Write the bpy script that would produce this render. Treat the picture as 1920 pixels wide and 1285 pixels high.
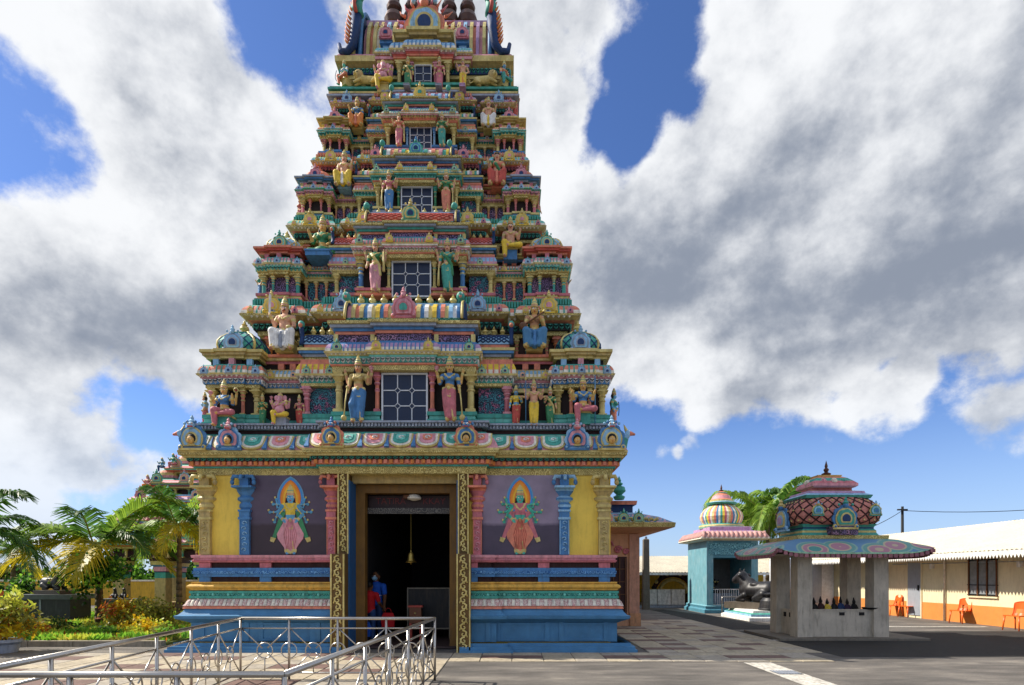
import bpy, bmesh, math, random
import numpy as np
from math import sin, cos, pi, radians, sqrt, exp
from mathutils import Vector, Matrix
random.seed(7); rng = np.random.default_rng(7)
S = bpy.context.scene
for o in list(bpy.data.objects): bpy.data.objects.remove(o)

# ------------------------------------------------------------------ camera
FPX, HOR, EYE = 1067.0, 1080.0, 1.6
cam_d = bpy.data.cameras.new('camera'); cam = bpy.data.objects.new('camera', cam_d)
S.collection.objects.link(cam); S.camera = cam
cam.location = (0, 0, EYE); cam.rotation_euler = (radians(90), 0, 0)
cam_d.sensor_width = 36; cam_d.lens = FPX/1920*36; cam_d.shift_y = (HOR-642.5)/1920
cam_d.clip_start = 0.1; cam_d.clip_end = 5000
# ------------------------------------------------------------------ light
SUN_EL, SUN_AZ = 45.0, 11.0          # azimuth: degrees behind the -X axis
sd = Vector((-cos(radians(SUN_EL))*cos(radians(SUN_AZ)), cos(radians(SUN_EL))*sin(radians(SUN_AZ)), sin(radians(SUN_EL))))
sun_d = bpy.data.lights.new('sun', 'SUN'); sun = bpy.data.objects.new('sun', sun_d); S.collection.objects.link(sun)
sun_d.energy = 4.1; sun_d.angle = radians(0.5); sun_d.color = (1.0, 0.92, 0.80)
sun.rotation_euler = sd.to_track_quat('Z', 'Y').to_euler(); sun.location = (-20, 5, 30)
S.view_settings.view_transform = 'Standard'; S.view_settings.look = 'None'
S.view_settings.exposure = 0.72; S.view_settings.gamma = 1.0; S.view_settings.use_curve_mapping = False
S.cycles.use_denoising = True
S.cycles.max_bounces = 6; S.cycles.diffuse_bounces = 3; S.cycles.glossy_bounces = 3; S.cycles.transparent_max_bounces = 8
S.cycles.caustics_reflective = False; S.cycles.caustics_refractive = False
S.cycles.sample_clamp_indirect = 6

# ------------------------------------------------------------------ sky
def build_world():
    w = bpy.data.worlds.new('World'); S.world = w; w.use_nodes = True
    nt = w.node_tree; N = nt.nodes; L = nt.links; N.clear()
    def node(t, **k):
        n = N.new(t)
        for a, b in k.items(): setattr(n, a, b)
        return n
    def math_(op, a, b=None, clamp=False):
        n = node('ShaderNodeMath', operation=op, use_clamp=clamp)
        for i, v in enumerate((a, b)):
            if v is None: continue
            if isinstance(v, (int, float)): n.inputs[i].default_value = v
            else: L.new(v, n.inputs[i])
        return n.outputs[0]
    out = node('ShaderNodeOutputWorld'); bg = node('ShaderNodeBackground'); bg.inputs[1].default_value = 0.10
    L.new(bg.outputs[0], out.inputs[0])
    sky = node('ShaderNodeTexSky', sky_type='NISHITA'); sky.sun_disc = False
    sky.sun_elevation = radians(SUN_EL); sky.sun_rotation = math.atan2(sd.x, sd.y); sky.air_density = 1.0
    sky.dust_density = 0.4; sky.ozone_density = 2.5
    tc = node('ShaderNodeTexCoord'); D = tc.outputs['Generated']
    sep = node('ShaderNodeSeparateXYZ'); L.new(D, sep.inputs[0])
    # cloud space: the view direction, flattened a little so that banks lie level
    def cloud_noise(off, scale, detail, rough, dist, shift=(0, 0, 0)):
        mp = node('ShaderNodeMapping'); mp.inputs['Scale'].default_value = (1.0, 1.0, 1.15)
        mp.inputs['Location'].default_value = (off[0]+shift[0], off[1]+shift[1], off[2]+shift[2]); L.new(D, mp.inputs[0])
        n = node('ShaderNodeTexNoise'); n.inputs['Scale'].default_value = scale; n.inputs['Detail'].default_value = detail
        n.inputs['Roughness'].default_value = rough; n.inputs['Distortion'].default_value = dist
        L.new(mp.outputs[0], n.inputs[0]); return n.outputs['Fac']
    def blob(px, py, deg, wgt, soft=1.0):
        d = Vector(((px-960)/FPX, 1.0, (HOR-py)/FPX)).normalized()
        dp = node('ShaderNodeVectorMath', operation='DOT_PRODUCT'); L.new(D, dp.inputs[0]); dp.inputs[1].default_value = d
        mr = node('ShaderNodeMapRange', interpolation_type='SMOOTHSTEP')
        mr.inputs[1].default_value = cos(radians(deg*1.7)); mr.inputs[2].default_value = cos(radians(deg*0.25))
        mr.inputs[3].default_value = 0; mr.inputs[4].default_value = wgt
        L.new(dp.outputs['Value'], mr.inputs[0]); return mr.outputs[0]
    def total(items, start):
        acc = start
        for b in items: acc = math_('ADD', acc, blob(*b))
        return acc
    O1 = (3.1, 1.7, 0.4)
    big = cloud_noise(O1, 4.2, 10, 0.58, 0.0)
    lit = cloud_noise(O1, 4.2, 6, 0.55, 0.0, shift=(sd.x*.05, sd.y*.02, sd.z*.065))
    fine = cloud_noise((9.2, .3, 1.9), 11.0, 10, 0.66, 0.0)
    fine2 = cloud_noise((9.2, .3, 1.9), 11.0, 6, 0.6, 0.0, shift=(sd.x*.02, sd.y*.01, sd.z*.028))
    cov = math_('ADD', math_('MULTIPLY', big, 2.1), math_('MULTIPLY', fine, 0.40))
    cov = total(SKYCOV, math_('SUBTRACT', cov, 0.64))
    mask = node('ShaderNodeMapRange', interpolation_type='SMOOTHSTEP'); L.new(cov, mask.inputs[0])
    mask.inputs[1].default_value = 0.43; mask.inputs[2].default_value = 0.70
    # sunward side of a billow is bright, the far side and thick middle are grey
    side = math_('MULTIPLY', math_('SUBTRACT', lit, big), 3.2)
    th = math_('ADD', math_('MULTIPLY', math_('MINIMUM', math_('SUBTRACT', cov, 0.50), 0.45), 0.55), side)
    th = math_('ADD', th, math_('MULTIPLY', math_('SUBTRACT', fine2, fine), .9))
    th = total(SKYGREY, th)
    shade = node('ShaderNodeMapRange', interpolation_type='SMOOTHSTEP'); L.new(th, shade.inputs[0])
    shade.inputs[1].default_value = -0.30; shade.inputs[2].default_value = 1.15
    cc = node('ShaderNodeMixRGB'); L.new(shade.outputs[0], cc.inputs[0])
    cc.inputs[1].default_value = (5.8, 5.9, 6.05, 1); cc.inputs[2].default_value = (1.7, 1.95, 2.45, 1)
    tint = node('ShaderNodeMixRGB', blend_type='MULTIPLY'); tint.inputs[0].default_value = 1.0
    L.new(sky.outputs[0], tint.inputs[1]); tint.inputs[2].default_value = (0.52, 0.66, 0.95, 1)
    mx = node('ShaderNodeMixRGB'); L.new(mask.outputs[0], mx.inputs[0]); L.new(tint.outputs[0], mx.inputs[1]); L.new(cc.outputs[0], mx.inputs[2])
    # damp sea air pales the sky towards the horizon
    hz_ = node('ShaderNodeMapRange', interpolation_type='SMOOTHSTEP'); L.new(sep.outputs[2], hz_.inputs[0])
    hz_.inputs[1].default_value = 0.30; hz_.inputs[2].default_value = -0.02; hz_.inputs[3].default_value = 0.0; hz_.inputs[4].default_value = 0.55
    mh = node('ShaderNodeMixRGB'); L.new(hz_.outputs[0], mh.inputs[0]); L.new(mx.outputs[0], mh.inputs[1]); mh.inputs[2].default_value = (3.6, 4.6, 6.2, 1)
    L.new(mh.outputs[0], bg.inputs[0])
# coverage: negative opens the blue, positive closes it (pixel of the direction, radius in degrees, weight)
SKYCOV = [(1225, 30, 2.8, -0.34), (1260, 110, 2.4, -0.26), (1200, 190, 3.0, -0.36), (1150, 290, 2.6, -0.34), (1320, 200, 1.5, -.2), (45, 250, 3.8, -0.42), (510, 45, 3.0, -0.36), (255, 520, 1.6, -.22),
          (1280, 930, 8, -0.34), (1450, 900, 9, -0.30), (1640, 930, 9, -0.20), (1850, 930, 9, -0.14), (1800, 770, 5, -0.26), (1180, 830, 4, -.26), (210, 780, 3.2, -0.26), (320, 800, 2.5, -0.2), (330, 1000, 7, -.12),
          (1690, 250, 15, 0.26), (1350, 520, 11, 0.26), (1700, 560, 12, 0.30), (1060, 120, 5, 0.26), (250, 430, 9, 0.24), (230, 680, 8, 0.22), (280, 120, 7, 0.22), (600, 250, 5, .22), (70, 860, 4, .16), (225, 870, 3, .14), (1250, 700, 5, .16), (1650, 775, 2.2, .36), (1710, 705, 1.3, .34), (1890, 800, 2.2, .40), (1245, 862, 1.3, .46), (1290, 845, 1.0, .36), (1540, 850, 1.2, .2), (1760, 900, 2.0, .2)]
SKYGREY = [(1330, 500, 9, 0.36), (1160, 420, 4, .2), (1640, 580, 9, 0.30), (1850, 560, 7, .30), (200, 680, 7, 0.32), (390, 240, 4.5, 0.32), (1780, 330, 5, .12), (1500, 150, 9, -0.22), (1060, 180, 6, -0.25),
           (580, 430, 6, -0.30), (160, 400, 4, -0.25), (1230, 690, 4, -0.32), (1650, 765, 4, -.35), (130, 860, 6, -0.25), (150, 60, 7, -0.2), (540, 180, 4, -.2)]
build_world()

# ------------------------------------------------------------------ helpers
def px(x, y, d):                                   # a photo pixel at a chosen depth, as a point of the place
    return Vector(((x-960)*d/FPX, d, EYE+(HOR-y)*d/FPX))
def zz(y, d): return EYE+(HOR-y)*d/FPX
COL = S.collection
def srgb(h):
    h = h.lstrip('#'); v = [int(h[i:i+2], 16)/255 for i in (0, 2, 4)]
    return tuple(c/12.92 if c <= .04045 else ((c+.055)/1.055)**2.4 for c in v)
MATS = {}
def mat(name, hexc, rough=0.6, metal=0.0, var=0.22, nscale=7.0, dirt=0.28, dirtcol='#4a4034', bump=0.12, bscale=60, spec=0.35, hue=None, coords='pos'):
    if name in MATS: return MATS[name]
    m = bpy.data.materials.new(name); m.use_nodes = True; MATS[name] = m
    nt = m.node_tree; N = nt.nodes; L = nt.links; b = N['Principled BSDF']
    c = srgb(hexc)
    geo = N.new('ShaderNodeNewGeometry')
    n1 = N.new('ShaderNodeTexNoise'); n1.inputs['Scale'].default_value = nscale; n1.inputs['Detail'].default_value = 6; n1.inputs['Roughness'].default_value = .65
    L.new(geo.outputs['Position'], n1.inputs[0])
    r1 = N.new('ShaderNodeMapRange'); r1.inputs[1].default_value = .3; r1.inputs[2].default_value = .7; r1.inputs[3].default_value = 1-var; r1.inputs[4].default_value = 1+var*.6
    L.new(n1.outputs['Fac'], r1.inputs[0])
    mul = N.new('ShaderNodeMixRGB'); mul.blend_type = 'MULTIPLY'; mul.inputs[0].default_value = 1
    mul.inputs[1].default_value = (*c, 1); L.new(r1.outputs[0], mul.inputs[2])
    last = mul.outputs[0]
    if hue:
        mh = N.new('ShaderNodeMixRGB'); mh.inputs[2].default_value = (*srgb(hue), 1); L.new(last, mh.inputs[1])
        n3 = N.new('ShaderNodeTexNoise'); n3.inputs['Scale'].default_value = nscale*.45; n3.inputs['Detail'].default_value = 4; L.new(geo.outputs['Position'], n3.inputs[0])
        r3 = N.new('ShaderNodeMapRange'); r3.inputs[1].default_value = .45; r3.inputs[2].default_value = .62; L.new(n3.outputs['Fac'], r3.inputs[0]); L.new(r3.outputs[0], mh.inputs[0])
        last = mh.outputs[0]
    if dirt > 0:
        mp = N.new('ShaderNodeMapping'); mp.inputs['Scale'].default_value = (5.5, 5.5, 1.1); L.new(geo.outputs['Position'], mp.inputs[0])
        n2 = N.new('ShaderNodeTexNoise'); n2.inputs['Scale'].default_value = 2.2; n2.inputs['Detail'].default_value = 7; n2.inputs['Roughness'].default_value = .7
        L.new(mp.outputs[0], n2.inputs[0])
        r2 = N.new('ShaderNodeMapRange'); r2.inputs[1].default_value = .48; r2.inputs[2].default_value = .75; r2.inputs[4].default_value = dirt*2
        L.new(n2.outputs['Fac'], r2.inputs[0])
        md = N.new('ShaderNodeMixRGB'); L.new(r2.outputs[0], md.inputs[0]); L.new(last, md.inputs[1])
        dc = srgb(dirtcol); md.inputs[2].default_value = (*dc, 1); last = md.outputs[0]
    L.new(last, b.inputs['Base Color'])
    b.inputs['Roughness'].default_value = rough; b.inputs['Metallic'].default_value = metal; b.inputs['Specular IOR Level'].default_value = spec
    if bump > 0:
        nb = N.new('ShaderNodeTexNoise'); nb.inputs['Scale'].default_value = bscale; nb.inputs['Detail'].default_value = 4; L.new(geo.outputs['Position'], nb.inputs[0])
        bp = N.new('ShaderNodeBump'); bp.inputs['Strength'].default_value = bump; bp.inputs['Distance'].default_value = .02
        L.new(nb.outputs['Fac'], bp.inputs['Height']); L.new(bp.outputs[0], b.inputs['Normal'])
    return m
# painted plaster palette
PAL = dict(gold='#dcc878', ochre='#bba260', teal='#2a988a', aqua='#62c4b6', pink='#dc8f9e', salmon='#e0795c', blue='#2f72b4', sky='#86bfe8', cream='#efe8d6',
           white='#f2f0ea', purple='#3d2444', lilac='#b58ab8', red='#bf3b30', yellow='#f0c92c', green='#1f7a48', grey='#8f9bb0', dark='#120d0d', maroon='#3a1716', black='#141414',
           skin='#d99a78', skinb='#c98a5c', sking='#d8a24c', rose='#c4616f', orange='#e07a28', navy='#173a6b', brown='#6e4526', deepblue='#2f74aa', hair='#0d0c0c', marigold='#e0a836', mint='#8fd0a8', bluef='#4aa0d0', tealf='#2fb59a')
for _k in list(PAL):
    if _k in ('dark', 'maroon', 'black', 'hair', 'navy', 'purple', 'brown', 'white', 'cream'): continue
    _v = [int(PAL[_k][i:i+2], 16) for i in (1, 3, 5)]; _m = .16 if _k not in ('gold', 'ochre') else .12
    PAL[_k] = '#%02x%02x%02x' % tuple(int(a*(1-_m)+b*_m) for a, b in zip(_v, (240, 228, 205)))
def P(c):
    kw = dict(rough=.6, var=.24, nscale=9, dirt=.28, dirtcol='#45423a', bump=.2)
    if c == 'gold': kw.update(hue='#c4b068', dirt=.22, rough=.45)
    if c in ('dark', 'black', 'hair'): kw.update(dirt=0, var=.1)
    if c in ('deepblue',): kw.update(dirt=.18, var=.22, nscale=3, dirtcol='#56788c')
    return mat('paint_'+c, PAL[c], **kw)

def tag(o, label=None, cat=None, group=None, kind=None):
    if label: o['label'] = label
    if cat: o['category'] = cat
    if group: o['group'] = group
    if kind: o['kind'] = kind
    return o
def empty(name, loc=(0, 0, 0), rz=0, label=None, cat=None, group=None, kind=None):
    o = bpy.data.objects.new(name, None); COL.objects.link(o); o.location = loc; o.rotation_euler = (0, 0, rz); o.empty_display_size = .2
    return tag(o, label, cat, group, kind)
def link(name, me, parent=None, loc=None, rz=0, scale=None):
    o = bpy.data.objects.new(name, me); COL.objects.link(o)
    if parent is not None: o.parent = parent
    if loc is not None: o.location = loc
    if rz: o.rotation_euler = (0, 0, rz)
    if scale is not None: o.scale = scale
    return o
class MB:
    """collects shapes; build() makes ONE mesh object"""
    def __init__(s): s.v = []; s.f = []; s.m = []; s.mats = []; s.sm = []
    def mi(s, m):
        if isinstance(m, str): m = P(m)
        if m not in s.mats: s.mats.append(m)
        return s.mats.index(m)
    def add(s, vs, fs, m, smooth=False):
        b = len(s.v); s.v += [tuple(v) for v in vs]; i = s.mi(m)
        for f in fs: s.f.append(tuple(b+k for k in f)); s.m.append(i); s.sm.append(smooth)
    def box(s, x0, x1, y0, y1, z0, z1, m):
        s.add([(x0, y0, z0), (x1, y0, z0), (x1, y1, z0), (x0, y1, z0), (x0, y0, z1), (x1, y0, z1), (x1, y1, z1), (x0, y1, z1)],
              [(0, 3, 2, 1), (4, 5, 6, 7), (0, 1, 5, 4), (1, 2, 6, 5), (2, 3, 7, 6), (3, 0, 4, 7)], m)
    def cbox(s, cx, cy, cz, hx, hy, hz, m): s.box(cx-hx, cx+hx, cy-hy, cy+hy, cz-hz, cz+hz, m)
    def lathe(s, prof, m, cx=0, cy=0, n=12, sq=False, hx=1, hy=1, rot=0, smooth=True):
        """prof: (r, z) or (r, z, mat); sq: square section"""
        if sq: n = 4; rot = pi/4; k = sqrt(2); smooth = False
        else: k = 1
        for i in range(len(prof)-1):
            (r0, z0), (r1, z1) = prof[i][:2], prof[i+1][:2]; mm = prof[i][2] if len(prof[i]) > 2 else m
            ring = []
            for r, z in ((r0, z0), (r1, z1)):
                ring.append([(cx+k*r*hx*cos(rot+2*pi*j/n), cy+k*r*hy*sin(rot+2*pi*j/n), z) for j in range(n)])
            s.add(ring[0]+ring[1], [(j, (j+1) % n, n+(j+1) % n, n+j) for j in range(n)], mm, smooth)
        for idx, fl in ((0, True), (-1, False)):
            r, z = prof[idx][:2]
            if r > 1e-4:
                vs = [(cx+k*r*hx*cos(rot+2*pi*j/n), cy+k*r*hy*sin(rot+2*pi*j/n), z) for j in range(n)]
                mm = prof[idx][2] if len(prof[idx]) > 2 else m
                s.add(vs, [tuple(range(n))[::-1] if fl else tuple(range(n))], mm)
    def tube(s, pts, r, m, n=6, closed=False, r2=None, smooth=True):
        pts = [Vector(p) for p in pts]; k = len(pts); rings = []
        up = Vector((0, 0, 1)); prev = None
        for i, p in enumerate(pts):
            if closed: t = pts[(i+1) % k]-pts[i-1]
            else: t = pts[min(i+1, k-1)]-pts[max(i-1, 0)]
            if t.length < 1e-9: t = Vector((0, 0, 1))
            t.normalize()
            if prev is None:
                a = t.cross(up)
                if a.length < .1: a = t.cross(Vector((0, 1, 0)))
                a.normalize()
            else:
                a = prev - t*prev.dot(t)
                if a.length < 1e-6: a = t.orthogonal()
                a.normalize()
            prev = a; b = t.cross(a)
            rr = r if r2 is None else r+(r2-r)*i/max(1, k-1)
            rings.append([p+a*(rr*cos(2*pi*j/n))+b*(rr*sin(2*pi*j/n)) for j in range(n)])
        vs = [v for rg in rings for v in rg]; fs = []
        for i in range(k if closed else k-1):
            i2 = (i+1) % k
            for j in range(n): fs.append((i*n+j, i2*n+j, i2*n+(j+1) % n, i*n+(j+1) % n))
        if not closed: fs += [tuple(range(n)), tuple((k-1)*n+j for j in range(n))[::-1]]
        s.add(vs, fs, m, smooth)
    def prism(s, pts, y0, y1, m, ax='y'):
        """polygon in (x, z) drawn out from y0 to y1"""
        n = len(pts)
        if ax == 'y': vs = [(x, y0, z) for x, z in pts]+[(x, y1, z) for x, z in pts]
        elif ax == 'x': vs = [(y0, x, z) for x, z in pts]+[(y1, x, z) for x, z in pts]
        else: vs = [(x, z, y0) for x, z in pts]+[(x, z, y1) for x, z in pts]
        s.add(vs, [tuple(range(n)), tuple(range(2*n-1, n-1, -1))]+[(j, n+j, n+(j+1) % n, (j+1) % n) for j in range(n)], m)
    def sphere(s, c, r, m, n=10, k=6, sx=1, sy=1, sz=1):
        vs = []; fs = []
        for i in range(k+1):
            a = -pi/2+pi*i/k
            for j in range(n): vs.append((c[0]+sx*r*cos(a)*cos(2*pi*j/n), c[1]+sy*r*cos(a)*sin(2*pi*j/n), c[2]+sz*r*sin(a)))
        for i in range(k):
            for j in range(n): fs.append((i*n+j, i*n+(j+1) % n, (i+1)*n+(j+1) % n, (i+1)*n+j))
        s.add(vs, fs, m, True)
    def sweep(s, path, prof, closed=True):
        """path: (x, y) corners counter-clockwise, prof: (offset outward, z, material of the band that starts here)"""
        n = len(path); nor = []
        def en(a, b):
            dx, dy = b[0]-a[0], b[1]-a[1]; l = sqrt(dx*dx+dy*dy) or 1; return (dy/l, -dx/l)
        for i in range(n):
            if closed or 0 < i < n-1:
                a = en(path[i-1], path[i]); b = en(path[i], path[(i+1) % n])
                den = 1+a[0]*b[0]+a[1]*b[1]
                nor.append(((a[0]+b[0])/den, (a[1]+b[1])/den) if den > .05 else a)
            elif i == 0: nor.append(en(path[0], path[1]))
            else: nor.append(en(path[-2], path[-1]))
        for q in range(len(prof)-1):
            o0, z0 = prof[q][:2]; o1, z1 = prof[q+1][:2]
            vs = [(path[i][0]+nor[i][0]*o0, path[i][1]+nor[i][1]*o0, z0) for i in range(n)]+[(path[i][0]+nor[i][0]*o1, path[i][1]+nor[i][1]*o1, z1) for i in range(n)]
            s.add(vs, [(i, (i+1) % n, n+(i+1) % n, n+i) for i in range(n if closed else n-1)], prof[q][2])
        if closed:
            for idx, fl in ((0, True), (-1, False)):
                o, z = prof[idx][:2]
                vs = [(path[i][0]+nor[i][0]*o, path[i][1]+nor[i][1]*o, z) for i in range(n)]
                s.add(vs, [tuple(range(n))[::-1] if fl else tuple(range(n))], prof[min(idx, len(prof)-2) if idx == 0 else -2][2])
        else:
            for i in (0, n-1):
                vs = [(path[i][0]+nor[i][0]*p[0], path[i][1]+nor[i][1]*p[0], p[1]) for p in prof]+[(path[i][0], path[i][1], prof[-1][1]), (path[i][0], path[i][1], prof[0][1])]
                s.add(vs, [tuple(range(len(vs)))], prof[0][2])
    def mesh(s, name, xf=None):
        me = bpy.data.meshes.new(name)
        me.from_pydata(s.v, [], s.f); me.polygons.foreach_set('material_index', s.m); me.polygons.foreach_set('use_smooth', s.sm)
        for m in s.mats: me.materials.append(m)
        if xf is not None: me.transform(xf)
        me.validate(); me.update(); return me
    def build(s, name, parent=None, loc=None, rz=0, kind=None, label=None, cat=None, group=None):
        if not s.v: return None
        o = link(name, s.mesh(name), parent, loc, rz); tag(o, label, cat, group, kind); return o

def copy_tree(o, parent=None):
    c = o.copy(); COL.objects.link(c); c.parent = parent
    for ch in o.children: copy_tree(ch, c)
    return c
def put_text(name, body, loc, size, m, parent, rz=0, ext=.004):
    cu = bpy.data.curves.new(name, 'FONT'); cu.body = body; cu.size = size; cu.extrude = ext; cu.align_x = 'CENTER'; cu.align_y = 'CENTER'
    ob = bpy.data.objects.new(name, cu); COL.objects.link(ob)
    dg = bpy.context.evaluated_depsgraph_get(); me = bpy.data.meshes.new_from_object(ob.evaluated_get(dg)); bpy.data.objects.remove(ob); bpy.data.curves.remove(cu)
    me.materials.clear(); me.materials.append(m)
    o = link(name, me, parent, loc); o.rotation_euler = (pi/2, 0, rz); return o

# ---- smooth blended bodies: round cones and ellipsoids joined into one skin, meshed by surface nets
def sdf_prim(p, P3):
    k = p[0]
    if k == 'c':
        a = np.array(p[1]); b = np.array(p[2]); ba = b-a; L2 = float(ba@ba) or 1e-9
        t = np.clip(((P3-a)@ba)/L2, 0, 1)
        return np.linalg.norm(P3-(a+t[..., None]*ba), axis=-1)-(p[3]+(p[4]-p[3])*t)
    c = np.array(p[1]); r = np.array(p[2]); q = (P3-c)/r
    l = np.linalg.norm(q, axis=-1); l2 = np.linalg.norm(q/r, axis=-1)+1e-9
    return l*(l-1)/l2
def c_(a, b, ra, rb, col, k=.012): return ('c', a, b, ra, rb, col, k)
def e_(c, r, col, k=.012): return ('e', c, r, None, None, col, k)
def sdf_mesh(name, prims, h, xf=None, mats=None):
    lo = np.full(3, 1e9); hi = -lo
    for p in prims:
        if p[0] == 'c':
            r = max(p[3], p[4])
            for q in (p[1], p[2]): lo = np.minimum(lo, np.array(q)-r); hi = np.maximum(hi, np.array(q)+r)
        else: lo = np.minimum(lo, np.array(p[1])-np.array(p[2])); hi = np.maximum(hi, np.array(p[1])+np.array(p[2]))
    lo = lo-2.5*h; hi = hi+2.5*h; n = np.ceil((hi-lo)/h).astype(int)+1
    ax = [lo[i]+h*np.arange(n[i]) for i in range(3)]
    D = np.full(n, 1e3)
    for p in prims:          # each primitive only where it can matter
        if p[0] == 'c': r = max(p[3], p[4]); pl = np.minimum(p[1], p[2])-r; ph = np.maximum(p[1], p[2])+r
        else: pl = np.array(p[1])-np.array(p[2]); ph = np.array(p[1])+np.array(p[2])
        m = p[6]+3*h
        i0 = np.maximum(((pl-m-lo)/h).astype(int), 0); i1 = np.minimum(((ph+m-lo)/h).astype(int)+2, n)
        sl = tuple(slice(i0[i], i1[i]) for i in range(3))
        G = np.stack(np.meshgrid(ax[0][sl[0]], ax[1][sl[1]], ax[2][sl[2]], indexing='ij'), -1)
        d = sdf_prim(p, G); k = p[6]; cur = D[sl]
        if k > 0:
            hh = np.clip(.5+.5*(cur-d)/k, 0, 1); D[sl] = cur*(1-hh)+d*hh-k*hh*(1-hh)
        else: D[sl] = np.minimum(cur, d)
    I = D < 0; cn = n-1
    sm = np.zeros((*cn, 3)); ct = np.zeros(cn)
    offs = [(0, 0, 0), (1, 0, 0), (0, 1, 0), (1, 1, 0), (0, 0, 1), (1, 0, 1), (0, 1, 1), (1, 1, 1)]
    def cr(o): return tuple(slice(o[i], o[i]+cn[i]) for i in range(3))
    for a in range(8):
        for bit in range(3):
            if offs[a][bit]: continue
            b = list(offs[a]); b[bit] = 1
            da = D[cr(offs[a])]; db = D[cr(b)]; ch = (da < 0) != (db < 0)
            t = np.where(ch, da/np.where(ch, da-db, 1), 0)
            for i in range(3):
                base = offs[a][i]+(t if i == bit else 0)
                sm[..., i] += np.where(ch, base, 0)
            ct += ch
    act = ct > 0; idx = np.full(cn, -1); idx[act] = np.arange(act.sum())
    loc = np.argwhere(act); V = lo+h*(loc+sm[act]/ct[act][:, None])
    F = []
    for axis in range(3):
        u, v = (axis+1) % 3, (axis+2) % 3
        sa = [slice(None)]*3; sb = [slice(None)]*3; sa[axis] = slice(0, -1); sb[axis] = slice(1, None)
        ch = I[tuple(sa)] != I[tuple(sb)]
        pos = np.argwhere(ch)
        ok = (pos[:, u] > 0) & (pos[:, v] > 0) & (pos[:, u] < cn[u]) & (pos[:, v] < cn[v]); pos = pos[ok]
        ins = I[tuple(sa)][tuple(pos.T)]
        def g(du, dv):
            q = pos.copy(); q[:, u] -= du; q[:, v] -= dv; return idx[tuple(q.T)]
        Q = np.stack([g(1, 1), g(0, 1), g(0, 0), g(1, 0)], 1)
        Q[~ins] = Q[~ins][:, ::-1]; F.append(Q)
    F = np.concatenate(F); FC = V[F].mean(1)
    best = np.full(len(F), 1e9); ci = np.zeros(len(F), int); cols = []
    for p in prims:
        if p[5] not in cols: cols.append(p[5])
    for p in prims:
        d = sdf_prim(p, FC); b = d < best; best[b] = d[b]; ci[b] = cols.index(p[5])
    me = bpy.data.meshes.new(name)
    me.vertices.add(len(V)); me.vertices.foreach_set('co', V.astype('f').ravel())
    me.loops.add(F.size); me.loops.foreach_set('vertex_index', F.ravel().astype('i'))
    me.polygons.add(len(F)); me.polygons.foreach_set('loop_start', np.arange(0, F.size, 4, dtype='i'))
    try: me.polygons.foreach_set('loop_total', np.full(len(F), 4, 'i'))
    except Exception: pass
    for c in cols: me.materials.append(mats[c] if mats and c in mats else P(c))
    me.polygons.foreach_set('material_index', ci.astype('i')); me.polygons.foreach_set('use_smooth', np.ones(len(F), bool))
    me.update(calc_edges=True); me.validate()
    if xf is not None: me.transform(xf)
    return me
# ------------------------------------------------------------------ patterned paints
def mat_swirl(name, base, line, scale=9, width=.5, dist=7, rough=.55, third=None, bump=.5):
    if name in MATS: return MATS[name]
    m = bpy.data.materials.new(name); m.use_nodes = True; MATS[name] = m
    nt = m.node_tree; N = nt.nodes; L = nt.links; b = N['Principled BSDF']
    geo = N.new('ShaderNodeNewGeometry')
    w = N.new('ShaderNodeTexWave'); w.wave_type = 'RINGS'; w.rings_direction = 'SPHERICAL'
    vo = N.new('ShaderNodeTexVoronoi'); vo.inputs['Scale'].default_value = scale; L.new(geo.outputs['Position'], vo.inputs[0])
    sub = N.new('ShaderNodeVectorMath'); sub.operation = 'SUBTRACT'; L.new(geo.outputs['Position'], sub.inputs[0]); L.new(vo.outputs['Position'], sub.inputs[1])
    w.inputs['Scale'].default_value = scale*1.1; w.inputs['Distortion'].default_value = dist*.35; w.inputs['Detail'].default_value = 1; w.inputs['Detail Scale'].default_value = scale*.5
    L.new(sub.outputs[0], w.inputs[0])
    r = N.new('ShaderNodeMapRange'); r.inputs[1].default_value = width; r.inputs[2].default_value = width+.25; L.new(w.outputs['Fac'], r.inputs[0])
    mx = N.new('ShaderNodeMixRGB'); L.new(r.outputs[0], mx.inputs[0]); mx.inputs[1].default_value = (*srgb(base), 1); mx.inputs[2].default_value = (*srgb(line), 1)
    last = mx.outputs[0]
    if third:
        n3 = N.new('ShaderNodeTexNoise'); n3.inputs['Scale'].default_value = scale*.7; L.new(geo.outputs['Position'], n3.inputs[0])
        r3 = N.new('ShaderNodeMapRange'); r3.inputs[1].default_value = .52; r3.inputs[2].default_value = .58; L.new(n3.outputs['Fac'], r3.inputs[0])
        m3 = N.new('ShaderNodeMixRGB'); L.new(r3.outputs[0], m3.inputs[0]); m3.inputs[1].default_value = (*srgb(line), 1); m3.inputs[2].default_value = (*srgb(third), 1)
        L.new(m3.outputs[0], mx.inputs[2])
    nd = N.new('ShaderNodeTexNoise'); nd.inputs['Scale'].default_value = 6; nd.inputs['Detail'].default_value = 6; L.new(geo.outputs['Position'], nd.inputs[0])
    rd = N.new('ShaderNodeMapRange'); rd.inputs[1].default_value = .3; rd.inputs[2].default_value = .7; rd.inputs[3].default_value = .72; rd.inputs[4].default_value = 1.1; L.new(nd.outputs['Fac'], rd.inputs[0])
    mm = N.new('ShaderNodeMixRGB'); mm.blend_type = 'MULTIPLY'; mm.inputs[0].default_value = 1; L.new(last, mm.inputs[1]); L.new(rd.outputs[0], mm.inputs[2])
    L.new(mm.outputs[0], b.inputs['Base Color']); b.inputs['Roughness'].default_value = rough
    bp = N.new('ShaderNodeBump'); bp.inputs['Strength'].default_value = bump; bp.inputs['Distance'].default_value = .03
    L.new(r.outputs[0], bp.inputs['Height']); L.new(bp.outputs[0], b.inputs['Normal'])
    return m
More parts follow.
